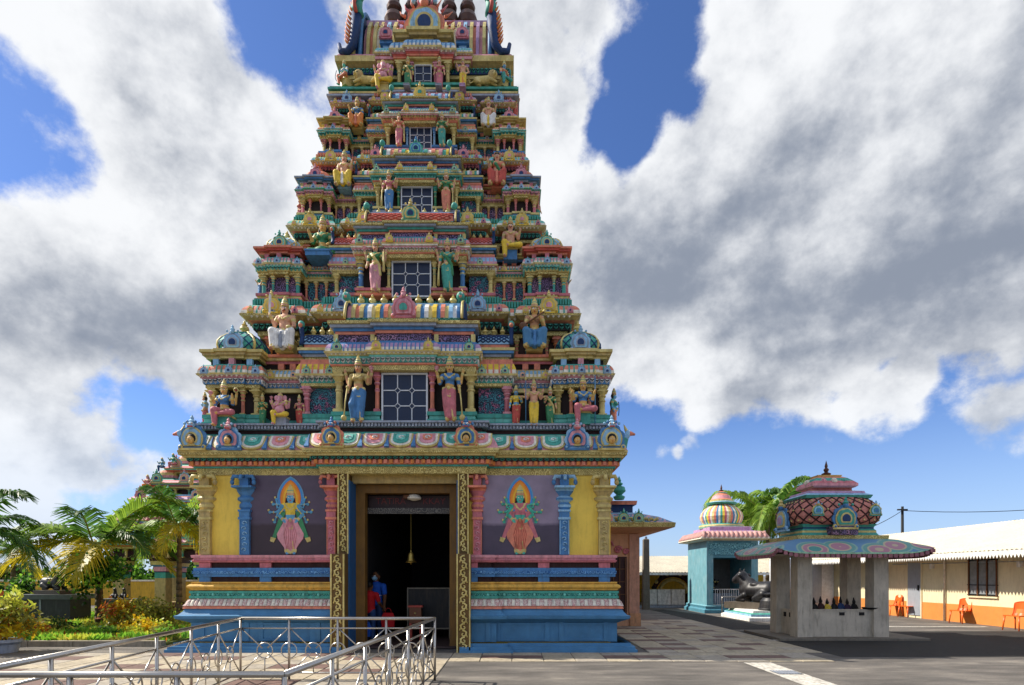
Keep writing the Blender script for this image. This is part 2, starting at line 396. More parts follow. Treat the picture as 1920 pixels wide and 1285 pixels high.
SW_BLUE = mat_swirl('swirl_blue', '#12283f', '#3f8f9e', 9, third='#b9688c')
SW_PURP = mat_swirl('swirl_purple', '#2a1a30', '#8a6f9e', 9, third='#b98aa8')
SW_GOLD = mat_swirl('frieze_gold', '#a8934c', '#e6d488', 11, width=.45, dist=4)
SW_TEAL = mat_swirl('frieze_teal', '#15766a', '#5fc4b4', 10, width=.5, dist=3)
SW_LOT = mat_swirl('frieze_lotus', '#d3a39f', '#e8d8cc', 9, width=.35, dist=3)
SW_BLU2 = mat_swirl('frieze_blue', '#1f5f9e', '#6ea8d8', 12, width=.5, dist=2)
SW_GREY = mat_swirl('frieze_grey', '#7e8a9c', '#c7cdd6', 14, width=.4, dist=1)
GLASS = mat('window_glass', '#22304a', rough=.3, var=.12, dirt=.1, bump=.02, bscale=3, spec=.3)
FRAMEW = mat('window_frame_white', '#dfe3e6', rough=.4, var=.08, dirt=.1)

# ------------------------------------------------------------------ the tower
X0, YA = -2.30, 16.1
gop = empty('gopuram', (X0, YA, 0), label='tall multicoloured temple gateway tower covered with painted statues and mouldings', cat='temple tower')
GR = Vector((X0, YA, 0))
def part(mb, name, **k): return mb.build(name, gop, loc=-GR, **k)
def rect(x0, x1, y0, y1, jog=None):
    if not jog: return [(x0, y0), (x1, y0), (x1, y1), (x0, y1)]
    jw, jd = jog; c = (x0+x1)/2
    return [(x0, y0), (c-jw, y0), (c-jw, y0-jd), (c+jw, y0-jd), (c+jw, y0), (x1, y0), (x1, y1), (x0, y1)]
def on_edges(path, off, closed=True, front_only=False, minlen=.12):
    """edges of the offset path: (start, direction, length, normal)"""
    n = len(path); out = []
    m = MB(); m.sweep(path, [(off, 0, 'dark'), (off, 1, 'dark')], closed); ring = m.v[:n]
    for i in range(n if closed else n-1):
        a = Vector(ring[i][:2]); b = Vector(ring[(i+1) % n][:2]); d = b-a; l = d.length
        if l < minlen: continue
        d /= l; nr = Vector((d.y, -d.x))
        if nr.y > .5: continue                       # nobody sees the rear face
        if front_only and nr.y > -.5: continue
        out.append((a, d, l, nr))
    return out
def prof_kapota(z0, z1, o0, o1, cols):
    """rolled eave: lip at the bottom, then a curve back to the wall"""
    h = z1-z0; lip, c1, c2, c3 = cols
    pr = [(o0*.6, z0, c1), (o1, z0, lip), (o1+.012, z0+.13*h, lip), (o1-.01, z0+.14*h, c1)]
    for i in range(1, 7):
        a = i/6
        pr.append((o0+(o1-.01-o0)*(1-.72*a**2.2), z0+.14*h+.86*h*a, c1 if i < 2 else c2 if i < 5 else c3))
    pr.append((o0*.5, z1+.002, c3))
    return pr
def prof_torus(z0, z1, o, d, c):
    return [(o+d*sin(pi*i/6), z0+(z1-z0)*(1-cos(pi*i/6))/2, c) for i in range(7)]
def band(par, name, path, kind, z0, z1, off, cols, closed=True, size=None):
    mb = MB(); c0 = cols[0]
    if kind == 'flat': mb.sweep(path, [(off, z0, c0), (off, z1, c0)], closed)
    elif kind == 'steps':
        k = len(cols); h = (z1-z0)/k; pr = []
        for i, c in enumerate(cols):
            o = off[i]; pr += [(o, z0+i*h, c), (o, z0+(i+1)*h, cols[min(i+1, k-1)])]
        mb.sweep(path, pr, closed)
    elif kind == 'kapota':
        pr = prof_kapota(z0, z1, off[0], off[1], cols); mb.sweep(path, pr, closed); h = z1-z0; sp = max(.055, h*.36); rc = cols[3] if cols[3] != cols[2] else 'cream'
        for a, d, l, nr in on_edges(path, 0, closed):
            k = max(1, int(l/sp)); st = l/k
            for i in range(k+1):          # ribs down the roll, beads under its lip
                c = a+d*(st*i); w = st*.14; q = pr[3:9]
                vs = [(c.x+d.x*u+nr.x*(o+.010), c.y+d.y*u+nr.y*(o+.010), z+.004) for o, z, _c in q for u in (-w, w)]
                mb.add(vs, [(2*j, 2*j+1, 2*j+3, 2*j+2) for j in range(len(q)-1)], rc)
                b = (c.x+nr.x*(off[1]-.03), c.y+nr.y*(off[1]-.03), z0-.012); r = .3*st
                mb.add([(b[0]+d.x*r, b[1]+d.y*r, b[2]), (b[0]-d.x*r, b[1]-d.y*r, b[2]), (b[0]+nr.x*r, b[1]+nr.y*r, b[2]), (b[0], b[1], b[2]-r), (b[0], b[1], b[2]+r)], [(0, 2, 3), (2, 1, 3), (0, 4, 2), (2, 4, 1)], 'cream' if i % 2 else cols[1])
    elif kind == 'torus': mb.sweep(path, prof_torus(z0, z1, off, (z1-z0)*.55, c0), closed)
    elif kind == 'slope': mb.sweep(path, [(off[0], z0, c0), (off[1], z1, c0)], closed)
    elif kind == 'scallop':
        mb.sweep(path, [(off, z0, c0), (off, z1, c0)], closed); h = z1-z0; s = size or h*1.05
        for a, d, l, nr in on_edges(path, off, closed):
            k = max(1, int(l/s)); st = l/k
            for i in range(k):
                c = a+d*(st*(i+.5)); vs = []; r = st*.46
                pts = [(-r, h*.98), (r, h*.98)]+[(r*cos(t), h*(.98-.9*sin(t))) for t in (pi*.22, pi*.5, pi*.78)]
                for q, dep in ((1.0, 0), (.8, .035)):
                    for u, w in pts: vs.append((c.x+d.x*u*q+nr.x*dep, c.y+d.y*u*q+nr.y*dep, z0+(h*.5+(w-h*.5)*q)))
                mb.add(vs, [(5, 6, 9, 8, 7)]+[(j, (j+1) % 5, 5+(j+1) % 5, 5+j) for j in range(5)], cols[1])
    elif kind == 'dentil':
        mb.sweep(path, [(off, z0, c0), (off, z1, c0)], closed); h = z1-z0; s = size or h*.9
        for a, d, l, nr in on_edges(path, off, closed):
            k = max(1, int(l/s)); st = l/k
            for i in range(k):
                c = a+d*(st*(i+.5)); w = st*.3
                vs = [(c.x+d.x*u+nr.x*o, c.y+d.y*u+nr.y*o, z) for z in (z0+.1*h, z1-.05*h) for u, o in ((-w, 0), (w, 0), (w, .05), (-w, .05))]
                mb.add(vs, [(3, 2, 6, 7), (1, 5, 6, 2), (0, 3, 7, 4), (4, 7, 6, 5), (0, 1, 2, 3)], cols[1+i % (len(cols)-1)])
    return mb.build(name, par)
COLCACHE = {}
def column_mesh(h, r, c1, c2, c3=None):
    key = (round(h, 2), round(r, 3), c1, c2, c3)
    if key in COLCACHE: return COLCACHE[key]
    mb = MB(); c3 = c3 or c1
    mb.lathe([(1.25*r, 0), (1.25*r, .07*h), (.95*r, .09*h)], c2, sq=True)
    mb.lathe([(.85*r, .09*h, c1), (.8*r, .52*h, c3), (1.0*r, .54*h, c2), (1.0*r, .58*h, c3), (.78*r, .60*h, c1), (.78*r, .68*h, c2), (1.15*r, .72*h, c3), (1.15*r, .75*h, c1), (.85*r, .78*h, c2), (1.45*r, .86*h, c1), (1.5*r, .88*h, c1)], c1, n=8, smooth=False)
    mb.lathe([(1.55*r, .88*h), (1.6*r, .92*h), (1.0*r, .93*h), (1.2*r, 1.0*h)], c2, sq=True)
    COLCACHE[key] = mb.mesh('column'); return COLCACHE[key]
KUDU = {}
def kudu_mesh(cols, face=False):
    key = (tuple(cols), face)
    if key in KUDU: return KUDU[key]
    mb = MB()
    def arc(r, wob, y, c, lo=-.28, n=26, k=9, zc=.36):
        pts = []
        for i in range(n+1):
            t = radians(-38+(256)*i/n); rr = r*(1+wob*abs(sin(k*t/2)))
            pts.append((rr*cos(t)*.98, zc+rr*sin(t)*1.08))
        mb.prism(pts, -y, .06, c)
    arc(.46, .16, .02, cols[0]); arc(.41, .0, .06, cols[1]); arc(.33, .10, .09, cols[2], k=7); arc(.235, 0, .115, cols[1], n=16); arc(.17, 0, .13, cols[3], n=14)
    for s in (-1, 1):
        mb.sphere((s*.43, -.05, .05), .10, cols[1], 8, 5, sy=.7); mb.sphere((s*.43, -.11, .05), .05, cols[0], 6, 4)
        mb.sphere((s*.27, -.06, .93), .06, cols[2], 6, 4)
    mb.box(-.5, .5, -.07, .05, -.06, .02, cols[1])
    mb.sphere((0, -.06, .90), .11, cols[0], 8, 5); mb.lathe([(.09, .94), (.12, 1.02), (.05, 1.1), (.07, 1.14), (0.0, 1.26)], cols[2], n=8, cy=-.05)
    if face:
        mb.sphere((0, -.16, .30), .13, 'sking', 10, 7, sz=1.2, sy=.8); mb.sphere((0, -.12, .40), .145, 'hair', 10, 6, sz=.8, sy=.7)
        for s in (-1, 1): mb.sphere((s*.05, -.255, .32), .022, 'white', 6, 4); mb.sphere((s*.05, -.272, .32), .012, 'black', 6, 4)
        mb.sphere((0, -.262, .235), .026, 'red', 6, 4, sz=.5); mb.box(-.13, .13, -.14, 0, .10, .17, 'gold')
        # lion mask on the crest
        mb.sphere((0, -.12, .86), .15, cols[2], 8, 6, sy=.7, sz=.8)
        for s in (-1, 1): mb.sphere((s*.07, -.2, .90), .045, 'white', 6, 4); mb.sphere((s*.07, -.24, .90), .022, 'black', 5, 4); mb.sphere((s*.15, -.1, .98), .06, cols[0], 6, 4)
        mb.box(-.09, .09, -.235, -.15, .77, .81, 'red')
    KUDU[key] = mb.mesh('arch_ornament'); return KUDU[key]
def kudu(par, x, y, z, w, cols, face=False, rz=0, tilt=0):
    o = link('arch_ornament', kudu_mesh(cols, face), par, (x, y, z), scale=(w, w, w)); o.rotation_euler = (tilt, 0, rz); return o
FIN = {}
def finial_mesh(c):
    if c not in FIN:
        mb = MB(); mb.lathe([(.35, 0), (.45, .12), (.2, .2), (.5, .36), (.42, .52), (.15, .58), (.3, .66), (.12, .74), (.16, .8), (0, 1.0)], c, n=10); FIN[c] = mb.mesh('finial')
    return FIN[c]
def finial(par, x, y, z, h, c='gold', w=None):
    w = w or h*.62; return link('finial', finial_mesh(c), par, (x, y, z), scale=(w, w, h))
def dome(mb, cx, cy, z0, z1, r, cols, n=24, ex=3.2, ribs=None, prof=None, hy=1.0):
    prof = prof or [(.86, 0), (1.0, .12), (1.04, .3), (.98, .5), (.82, .68), (.58, .82), (.36, .90), (.42, .93), (.3, 1.0)]
    def pt(a, q):
        k = q*(len(prof)-1); i = min(int(k), len(prof)-2); f = k-i
        rr = r*(prof[i][0]*(1-f)+prof[i+1][0]*f); z = z0+(z1-z0)*(prof[i][1]*(1-f)+prof[i+1][1]*f)
        c, s_ = cos(a), sin(a); g = (abs(c)**ex+abs(s_)**ex)**(-1/ex)
        return Vector((cx+rr*g*c, cy+rr*g*s_*hy, z))
    K = len(prof)-1
    for i in range(K):
        vs = [pt(2*pi*j/n, i/K) for j in range(n)]+[pt(2*pi*j/n, (i+1)/K) for j in range(n)]
        for j in range(n): mb.add([vs[j], vs[(j+1) % n], vs[n+(j+1) % n], vs[n+j]], [(0, 1, 2, 3)], cols[(i if ribs != 'stripe' else j) % len(cols)] if ribs in ('stripe', 'rings') else cols[0], ribs != 'stripe')
    vs = [pt(2*pi*j/n, 1) for j in range(n)]; mb.add(vs, [tuple(range(n))], cols[-1])
    return pt
def barrel(par, cx, y0, z0, hw, rd, rh, scheme, ends=True, headcol='teal'):
    """wagon roof along x, its front bulging towards the viewer; scheme: list of stripe colours or ('lattice', base, line)"""
    mb = MB(); yc = y0+rd; n = 10
    def cs(t, k=1): return (yc-rd*k*cos(t), z0+rh*k*sin(t)**.9 if sin(t) > 0 else z0)
    lat = scheme[0] == 'lattice'
    cnt = 1 if lat else max(8, int(2*hw/.085)); st = 2*hw/cnt
    for i in range(cnt):
        xa, xb = cx-hw+i*st, cx-hw+(i+1)*st; c = scheme[1] if lat else scheme[i % len(scheme)]
        k = 1.0 if lat else (1.06 if i % 2 else .98)
        vs = []
        for x in (xa, xb):
            for j in range(n+1): a = pi*j/n; vs.append((x, *cs(a, k)))
        mb.add(vs, [(j+1, j, n+1+j, n+2+j) for j in range(n)]+[tuple(range(n+1)), tuple(range(2*n+1, n, -1))], c, False)
    if lat:
        k = max(6, int(2*hw/.17)); st = 2*hw/k
        for i in range(-4, k+1):
            for s in (1, -1):
                pts = []
                for j in range(8):
                    t = .12+1.3*j/7; x = cx-hw+st*(i+(j/7*4 if s > 0 else 4-j/7*4))
                    if cx-hw <= x <= cx+hw: pts.append((x, *cs(t, 1.02)))
                if len(pts) > 1: mb.tube(pts, .014, scheme[2], 4)
    o = mb.build('barrel_roof', par)
    if ends:
        for s in (-1, 1):
            mb = MB(); x = cx+s*hw
            pts = [(yc-1.22*rd*cos(pi*j/16), z0-.08*rh+1.3*rh*sin(pi*j/16)) for j in range(17)]
            mb.prism(pts, x-.02, x+.06*s+.03, 'navy', 'x'); 
            mb.tube([(x+.03*s, *p) for p in pts], .05*rh+.012, 'gold', 5)
            mb.tube([(x+.05*s, yc-rd*.9*cos(pi*j/10), z0+.05*rh+rh*sin(pi*j/10)) for j in range(11)], .03, 'salmon', 5)
            hx, hy, hz = x, y0-.15*rd, z0+rh*1.12      # beast head crowning the gable
            mb.sphere((hx, hy, hz), .16*rh+.03, headcol, 8, 6); mb.sphere((hx, hy-.12*rh, hz-.05*rh), .12*rh, 'salmon', 6, 4)
            for q in (-1, 1): mb.sphere((hx+q*.09*rh, hy-.15*rh, hz+.09*rh), .05*rh, 'white', 6, 4)
            mb.tube([(hx, hy, hz+.1*rh), (hx+s*.12*rh, hy+.02, hz+.3*rh), (hx+s*.05*rh, hy, hz+.42*rh)], .06*rh, 'gold', 5, r2=.02*rh)
            mb.build('roof_gable', par)
    return o
def window(par, cx, y, z0, z1, hw, cols=3, rows=3, key='', glass=None):
    """white lattice: bars with a diamond at each crossing, each pane its own piece"""
    fr = MB(); t = .035*hw/.45
    fr.box(cx-hw-t, cx-hw, y-.03, y+.05, z0, z1, FRAMEW); fr.box(cx+hw, cx+hw+t, y-.03, y+.05, z0, z1, FRAMEW)
    fr.box(cx-hw-t, cx+hw+t, y-.032, y+.05, z1, z1+t, FRAMEW); fr.box(cx-hw-t, cx+hw+t, y-.032, y+.05, z0-t, z0, FRAMEW)
    win = fr.build('window', par)
    w = 2*hw/cols; hgt = (z1-z0)/rows; dd = .21*min(w, hgt); bt = .008*hw/.45+.002
    bars = MB()
    xs = [cx-hw+w*i for i in range(1, cols)]; zs = [z0+hgt*i for i in range(1, rows)]
    for x in xs:
        brk = [z0]+[q for z in zs for q in (z-dd, z+dd)]+[z1]
        for a, b in zip(brk[::2], brk[1::2]): bars.box(x-bt, x+bt, y-.012, y+.012, a, b, FRAMEW)
    for z in zs:
        brk = [cx-hw]+[q for x in xs for q in (x-dd, x+dd)]+[cx+hw]
        for a, b in zip(brk[::2], brk[1::2]): bars.box(a, b, y-.011, y+.011, z-bt, z+bt, FRAMEW)
    for x in xs:
        for z in zs: bars.tube([(x-dd, y, z), (x, y, z+dd), (x+dd, y, z), (x, y, z-dd)], bt*1.25, FRAMEW, 4, closed=True)
    bars.build('lattice', par)
    gl = glass or GLASS
    for i in range(cols):
        for j in range(rows):
            a, b, c, d = cx-hw+w*i, cx-hw+w*(i+1), z0+hgt*j, z0+hgt*(j+1)
            pts = []
            for (u, v, su, sv, hu, hv) in ((a, c, 1, 1, i > 0, j > 0), (b, c, -1, 1, i < cols-1, j > 0), (b, d, -1, -1, i < cols-1, j < rows-1), (a, d, 1, -1, i > 0, j < rows-1)):
                if hu and hv:
                    q = [(u, v+sv*dd), (u+su*dd, v)]
                    if su*sv < 0: q = q[::-1]
                    pts += q
                else: pts.append((u, v))
            mb = MB(); mb.prism(pts, y+.004, y+.01, gl); mb.build('pane', par)
    for x in xs:
        for z in zs:
            mb = MB(); mb.prism([(x-dd, z), (x, z-dd), (x+dd, z), (x, z+dd)], y+.003, y+.009, gl); mb.build('pane', par)

def kudu_row(par, path, off, z, w, sp, cols, closed=True):
    for a, d, l, nr in on_edges(path, off, closed, front_only=True, minlen=.2):
        k = max(1, int(l/sp)); st = l/k
        for i in range(k): c = a+d*(st*(i+.5)); kudu(par, c.x, c.y, z, w, cols[i % len(cols)])
# ---------------- base: podium, wall, cornice
WU, WY, BY = 4.42, 12.25, 20.0          # half width, front wall, back
def side_path(s, jog=.10, u0=1.22, uj=1.85):
    p = [(X0+s*u0, WY-jog), (X0+s*uj, WY-jog), (X0+s*uj, WY), (X0+s*WU, WY), (X0+s*WU, BY)]
    return p if s > 0 else p[::-1]
for s in (-1, 1):
    pth = side_path(s)
    mb = MB(); x0, x1 = sorted((X0+s*1.16, X0+s*WU)); mb.box(x0, x1, WY, BY, 0, 4.05, mat('wall_yellow', '#f4d058', rough=.6, var=.1, nscale=3, dirt=.14, dirtcol='#8a6a2a')); 
    wall = part(mb, 'wall')
    D_ = 'deepblue'
    band(wall, 'podium_step', pth, 'steps', 0, .20, [.48, .44, .36], [D_, D_, D_], False)
    band(wall, 'podium', pth, 'flat', .20, .62, .12, [D_], False)
    for u in (1.28, 1.80, 2.0, 3.05, 3.35, 4.3):
        yy = WY-.12-(.10 if u < 1.9 else 0); mb = MB(); mb.cbox(X0+s*u, yy, .41, .05, .022, .20, D_); mb.build('podium_stile', wall)
    for a, b in ((2.05, 3.0), (3.4, 4.25)):
        for z in (.24, .58): mb = MB(); mb.box(min(X0+s*a, X0+s*b), max(X0+s*a, X0+s*b), WY-.142, WY-.1, z-.02, z+.02, D_); mb.build('podium_rail', wall)
    mb = MB(); mb.sweep(pth, [(.12, .60, D_), (.20, .64, D_), (.34, .70, D_), (.36, .76, D_), (.30, .78, D_), (.24, .84, D_), (.20, .91, D_)], False); mb.build('podium_cornice', wall)
    band(wall, 'salmon_band', pth, 'slope', .905, .965, [.24, .22], ['salmon'], False)
    band(wall, 'lotus_moulding', pth, 'slope', .965, 1.12, [.24, .12], [SW_LOT], False)
    mb = MB()                                    # lotus petals lying on the slope
    for a, d, l, nr in on_edges(pth, .18, False):
        k = max(1, int(l/.085)); st = l/k
        for i in range(k):
            c = a+d*(st*(i+.5)); mb.add([(c.x-d.x*.036+nr.x*.065, c.y-d.y*.036+nr.y*.065, .97), (c.x+d.x*.036+nr.x*.065, c.y+d.y*.036+nr.y*.065, .97), (c.x+d.x*.03-nr.x*.03, c.y+d.y*.03-nr.y*.03, 1.1), (c.x-d.x*.03-nr.x*.03, c.y-d.y*.03-nr.y*.03, 1.1), (c.x+nr.x*.035, c.y+nr.y*.035, 1.05)],
                   [(0, 1, 4), (1, 2, 4), (2, 3, 4), (3, 0, 4)], 'cream' if i % 2 else SW_LOT)
    mb.build('lotus_petals', wall, kind='stuff')
    band(wall, 'teal_frieze', pth, 'steps', 1.12, 1.28, [.15, .125, .15], ['teal', SW_TEAL, 'teal'], False)
    mb = MB()
    for a, d, l, nr in on_edges(pth, .125, False):
        k = max(1, int(l/.3)); st = l/k
        for i in range(k):
            c = a+d*(st*(i+.5)); mb.sphere((c.x+nr.x*.005, c.y+nr.y*.005, 1.2), .035, 'aqua', 8, 4)
            for q in (-1, 1): mb.tube([(c.x+d.x*q*(.05+.07*t/5)+nr.x*.012, c.y+d.y*q*(.05+.07*t/5)+nr.y*.012, 1.2+.022*sin(t*1.6)) for t in range(6)], .009, 'aqua', 4)
    mb.build('teal_rosettes', wall, kind='stuff')
    mb = MB(); mb.sweep(pth, [(.10, 1.28, 'marigold'), (.14, 1.30, 'marigold')]+[(.14+.05*sin(pi*i/5), 1.32+.1*i/5, 'marigold') for i in range(6)]+[(.10, 1.43, 'marigold'), (.12, 1.44, 'marigold'), (.12, 1.47, 'marigold'), (.0, 1.47, 'marigold')], False); mb.build('gold_roll', wall)
    band(wall, 'recess_band', pth, 'flat', 1.47, 1.58, .008, ['maroon'], False)
    band(wall, 'blue_ledge', pth, 'steps', 1.58, 1.77, [.09, .11, .09], ['blue', SW_BLU2, 'blue'], False)
    band(wall, 'recess_band', pth, 'flat', 1.77, 1.885, .008, ['maroon'], False)
    mb = MB(); mb.sweep(pth, [(.0, 1.885, 'rose'), (.10, 1.89, 'rose'), (.12, 1.93, 'rose'), (.09, 1.945, 'pink'), (.09, 1.975, 'rose'), (.12, 1.985, 'pink'), (.13, 2.04, 'pink'), (.0, 2.05, 'pink')], False); mb.build('pink_ledge', wall)
    for u in (1.45, 2.98, 4.28):
        yy = WY-(.10 if u < 1.9 else 0)
        for (za, zb, c) in ((1.47, 1.58, 'blue'), (1.77, 1.885, 'rose')):
            mb = MB(); mb.cbox(X0+s*u, yy-.03, (za+zb)/2, .12, .04, (zb-za)/2-.001, c); mb.build('ledge_block', wall)
# pilasters of the wall
def pilaster(par, x, y, z0, z1, w, c1, c2, relief):
    h = z1-z0; mb = MB(); f = y-.10
    def bx(hw, a, b, dep, m): mb.box(x-hw, x+hw, y-dep, y+.02, z0+a*h, z0+b*h, m)
    bx(w*.5, 0, .44, .09, c1); bx(w*.62, .44, .47, .11, c2); bx(w*.52, .47, .54, .10, c1); bx(w*.62, .54, .565, .115, c2)
    mb.lathe([(w*.5, z0+.565*h, c1), (w*.72, z0+.60*h, c2), (w*.72, z0+.63*h, c1), (w*.52, z0+.66*h, c2), (w*.9, z0+.69*h, c1), (w*.9, z0+.715*h, c2), (w*.6, z0+.74*h, c1), (w*.95, z0+.80*h, c2), (w*1.0, z0+.83*h, c2)], c1, cx=x, cy=y, n=12, hy=.5)
    bx(w*1.02, .83, .855, .24, c2); bx(w*.45, .855, 1.0, .12, c1)
    for s in (-1, 1):      # hanging bud brackets
        mb.tube([(x+s*w*.4, y-.14, z0+.97*h), (x+s*w*.95, y-.15, z0+.975*h), (x+s*w*1.1, y-.15, z0+.93*h)], w*.2, c2, 6); mb.sphere((x+s*w*1.1, y-.15, z0+.90*h), w*.22, c1, 8, 5, sz=1.3)
    mb.tube([(x, y-.1, z0+.98*h), (x, y-.26, z0+.97*h), (x, y-.28, z0+.92*h)], w*.18, c2, 6)
    o = mb.build('pilaster', par)
    rl = MB()
    for sgn in (-1, 1): rl.box(x+sgn*w*.44-.008, x+sgn*w*.44+.008, y-.102, y-.08, z0+.01*h, z0+.43*h, c2)
    k = int(.42*h/.11)
    for i in range(k):
        zc = z0+.03*h+(.40*h)*(i+.5)/k; sg = 1 if i % 2 else -1
        rl.tube([(x+sg*(.002+w*.26*(1-t/9))*cos(t*.75), f, zc+(.05*(1-t/9))*sin(t*.75)) for t in range(8)], .012, relief, 4)
    rl.build('scroll_relief', par)
base_wall = [o for o in gop.children if o.name.startswith('wall')]
for s in (-1, 1):
    w_ = base_wall[0] if s < 0 else base_wall[1]
    pilaster(w_, X0+s*4.27, WY, 2.05, 3.76, .23, 'ochre', 'gold', 'gold')
    pilaster(w_, X0+s*3.42, WY, 2.05, 3.76, .21, 'blue', 'sky' if s > 0 else 'blue', 'sky')
    pilaster(w_, X0+s*1.56, WY-.02, 2.05, 3.76, .19, 'rose', 'salmon', 'pink')
# purple mural panels: lilac above, deep purple below
def mural_panel_mat():
    m = bpy.data.materials.new('mural_ground'); m.use_nodes = True; N = m.node_tree.nodes; L = m.node_tree.links; b = N['Principled BSDF']
    geo = N.new('ShaderNodeNewGeometry'); sp = N.new('ShaderNodeSeparateXYZ'); L.new(geo.outputs['Position'], sp.inputs[0])
    nz = N.new('ShaderNodeTexNoise'); nz.inputs['Scale'].default_value = 4; nz.inputs['Detail'].default_value = 6; L.new(geo.outputs['Position'], nz.inputs[0])
    ad = N.new('ShaderNodeMath'); ad.operation = 'MULTIPLY_ADD'; L.new(nz.outputs['Fac'], ad.inputs[0]); ad.inputs[1].default_value = .10; L.new(sp.outputs[2], ad.inputs[2])
    r = N.new('ShaderNodeMapRange'); r.inputs[1].default_value = 2.72; r.inputs[2].default_value = 2.80; L.new(ad.outputs[0], r.inputs[0])
    rx = N.new('ShaderNodeMapRange'); rx.inputs[1].default_value = X0-.5; rx.inputs[2].default_value = X0+.5; L.new(sp.outputs[0], rx.inputs[0])
    top = N.new('ShaderNodeMixRGB'); top.inputs[1].default_value = (*srgb('#524456'), 1); top.inputs[2].default_value = (*srgb('#8f7f92'), 1); L.new(rx.outputs[0], top.inputs[0])
    low = N.new('ShaderNodeMixRGB'); low.inputs[1].default_value = (*srgb('#37262f'), 1); low.inputs[2].default_value = (*srgb('#4a3e50'), 1); L.new(rx.outputs[0], low.inputs[0])
    mx = N.new('ShaderNodeMixRGB'); L.new(r.outputs[0], mx.inputs[0]); L.new(low.outputs[0], mx.inputs[1]); L.new(top.outputs[0], mx.inputs[2])
    n2 = N.new('ShaderNodeTexNoise'); n2.inputs['Scale'].default_value = 3; n2.inputs['Detail'].default_value = 7; L.new(geo.outputs['Position'], n2.inputs[0])
    r2 = N.new('ShaderNodeMapRange'); r2.inputs[1].default_value = .3; r2.inputs[2].default_value = .7; r2.inputs[3].default_value = .8; r2.inputs[4].default_value = 1.15; L.new(n2.outputs['Fac'], r2.inputs[0])
    mm = N.new('ShaderNodeMixRGB'); mm.blend_type = 'MULTIPLY'; mm.inputs[0].default_value = 1; L.new(mx.outputs[0], mm.inputs[1]); L.new(r2.outputs[0], mm.inputs[2])
    L.new(mm.outputs[0], b.inputs['Base Color']); b.inputs['Roughness'].default_value = .45
    return m
MUR = mural_panel_mat()
for s, w_ in zip((-1, 1), base_wall):
    mb = MB(); a, b = sorted((X0+s*1.66, X0+s*3.32)); mb.box(a, b, WY-.03, WY+.02, 2.05, 3.76, MUR); mb.build('mural_panel', w_)
# door surround
dr = MB(); dr.box(X0-1.16, X0+1.16, 12.3, 12.42, 3.60, 4.05, 'ochre'); lint = part(dr, 'door_lintel')
def scrolls(mb, x, y, z0, z1, w, c):
    n = int((z1-z0)/(w*.62))
    for i in range(n):
        zc = z0+(z1-z0)*(i+.5)/n; sg = 1 if i % 2 else -1; R = w*.34
        mb.tube([(x+sg*(R*(1-t/13))*cos(t*.62+1.2), y-.012, zc+R*(1-t/13)*sin(t*.62+1.2)) for t in range(12)], .021, c, 5, r2=.013)
        mb.tube([(x-sg*w*.36, y-.008, zc-w*.3), (x-sg*w*.22, y-.016, zc), (x-sg*w*.3, y-.008, zc+w*.22)], .018, c, 5)
for s in (-1, 1):
    for (uc, w, yf, za, zb) in ((1.30, .28, 11.74, 0, 2.055), (1.27, .22, 12.04, 2.055, 3.78)):
        mb = MB(); x = X0+s*uc; mb.box(x-w/2, x+w/2, yf, 12.4, za, zb, mat('frame_umber', '#6e5228', rough=.6, var=.25, dirt=.3))
        for q in (-1, 1): mb.box(x+q*w*.46-.014, x+q*w*.46+.014, yf-.03, yf+.02, za+.01, zb-.004, 'gold')
        o = part(mb, 'door_frame')
        sm_ = MB(); scrolls(sm_, x, yf, za+.05, zb-.04, w*.8, 'gold'); sm_.build('scroll_relief', o)
    mb = MB(); x0, x1 = sorted((X0+s*1.16, X0+s*1.13)); mb.box(x0, x1, 12.02, 12.7, 0, 3.62, mat('jamb_blue', '#245a8c', var=.15, dirt=.2)); part(mb, 'door_jamb')
    mb = MB(); x0, x1 = sorted((X0+s*1.129, X0+s*.93)); mb.box(x0, x1, 12.5, 12.72, 0, 3.60, mat('door_gold', '#7d5a26', var=.2, dirt=.3, nscale=4)); part(mb, 'door_casing')
mb = MB(); mb.box(X0-.93, X0+.93, 12.5, 12.72, 3.42, 3.60, MATS['door_gold']); part(mb, 'door_casing')
# passage behind the door
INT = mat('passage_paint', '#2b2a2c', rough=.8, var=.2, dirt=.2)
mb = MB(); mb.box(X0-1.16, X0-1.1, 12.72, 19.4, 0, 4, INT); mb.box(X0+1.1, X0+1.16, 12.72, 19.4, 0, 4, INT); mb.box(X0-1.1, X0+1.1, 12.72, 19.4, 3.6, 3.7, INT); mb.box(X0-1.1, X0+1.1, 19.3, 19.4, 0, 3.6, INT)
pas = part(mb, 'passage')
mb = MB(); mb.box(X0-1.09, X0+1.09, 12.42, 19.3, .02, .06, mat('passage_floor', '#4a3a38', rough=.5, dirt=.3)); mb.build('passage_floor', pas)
mb = MB(); mb.box(X0-.92, X0+.92, 12.78, 12.84, 3.12, 3.40, mat('sign_red', '#2a1416', rough=.5, dirt=.2)); sgn = mb.build('name_board', pas)
put_text('lettering', 'TATIRA', (X0-.42, 12.77, 3.27), .20, mat('letter_red', '#6b2a28', rough=.6), pas); put_text('lettering', 'KKAY', (X0+.55, 12.77, 3.27), .20, MATS['letter_red'], pas)
mb = MB(); mb.box(X0-.93, X0+.93, 12.74, 12.80, 2.99, 3.12, mat_swirl('carved_grey', '#3c3a38', '#77736c', 9, dist=3)); mb.build('carved_beam', pas)

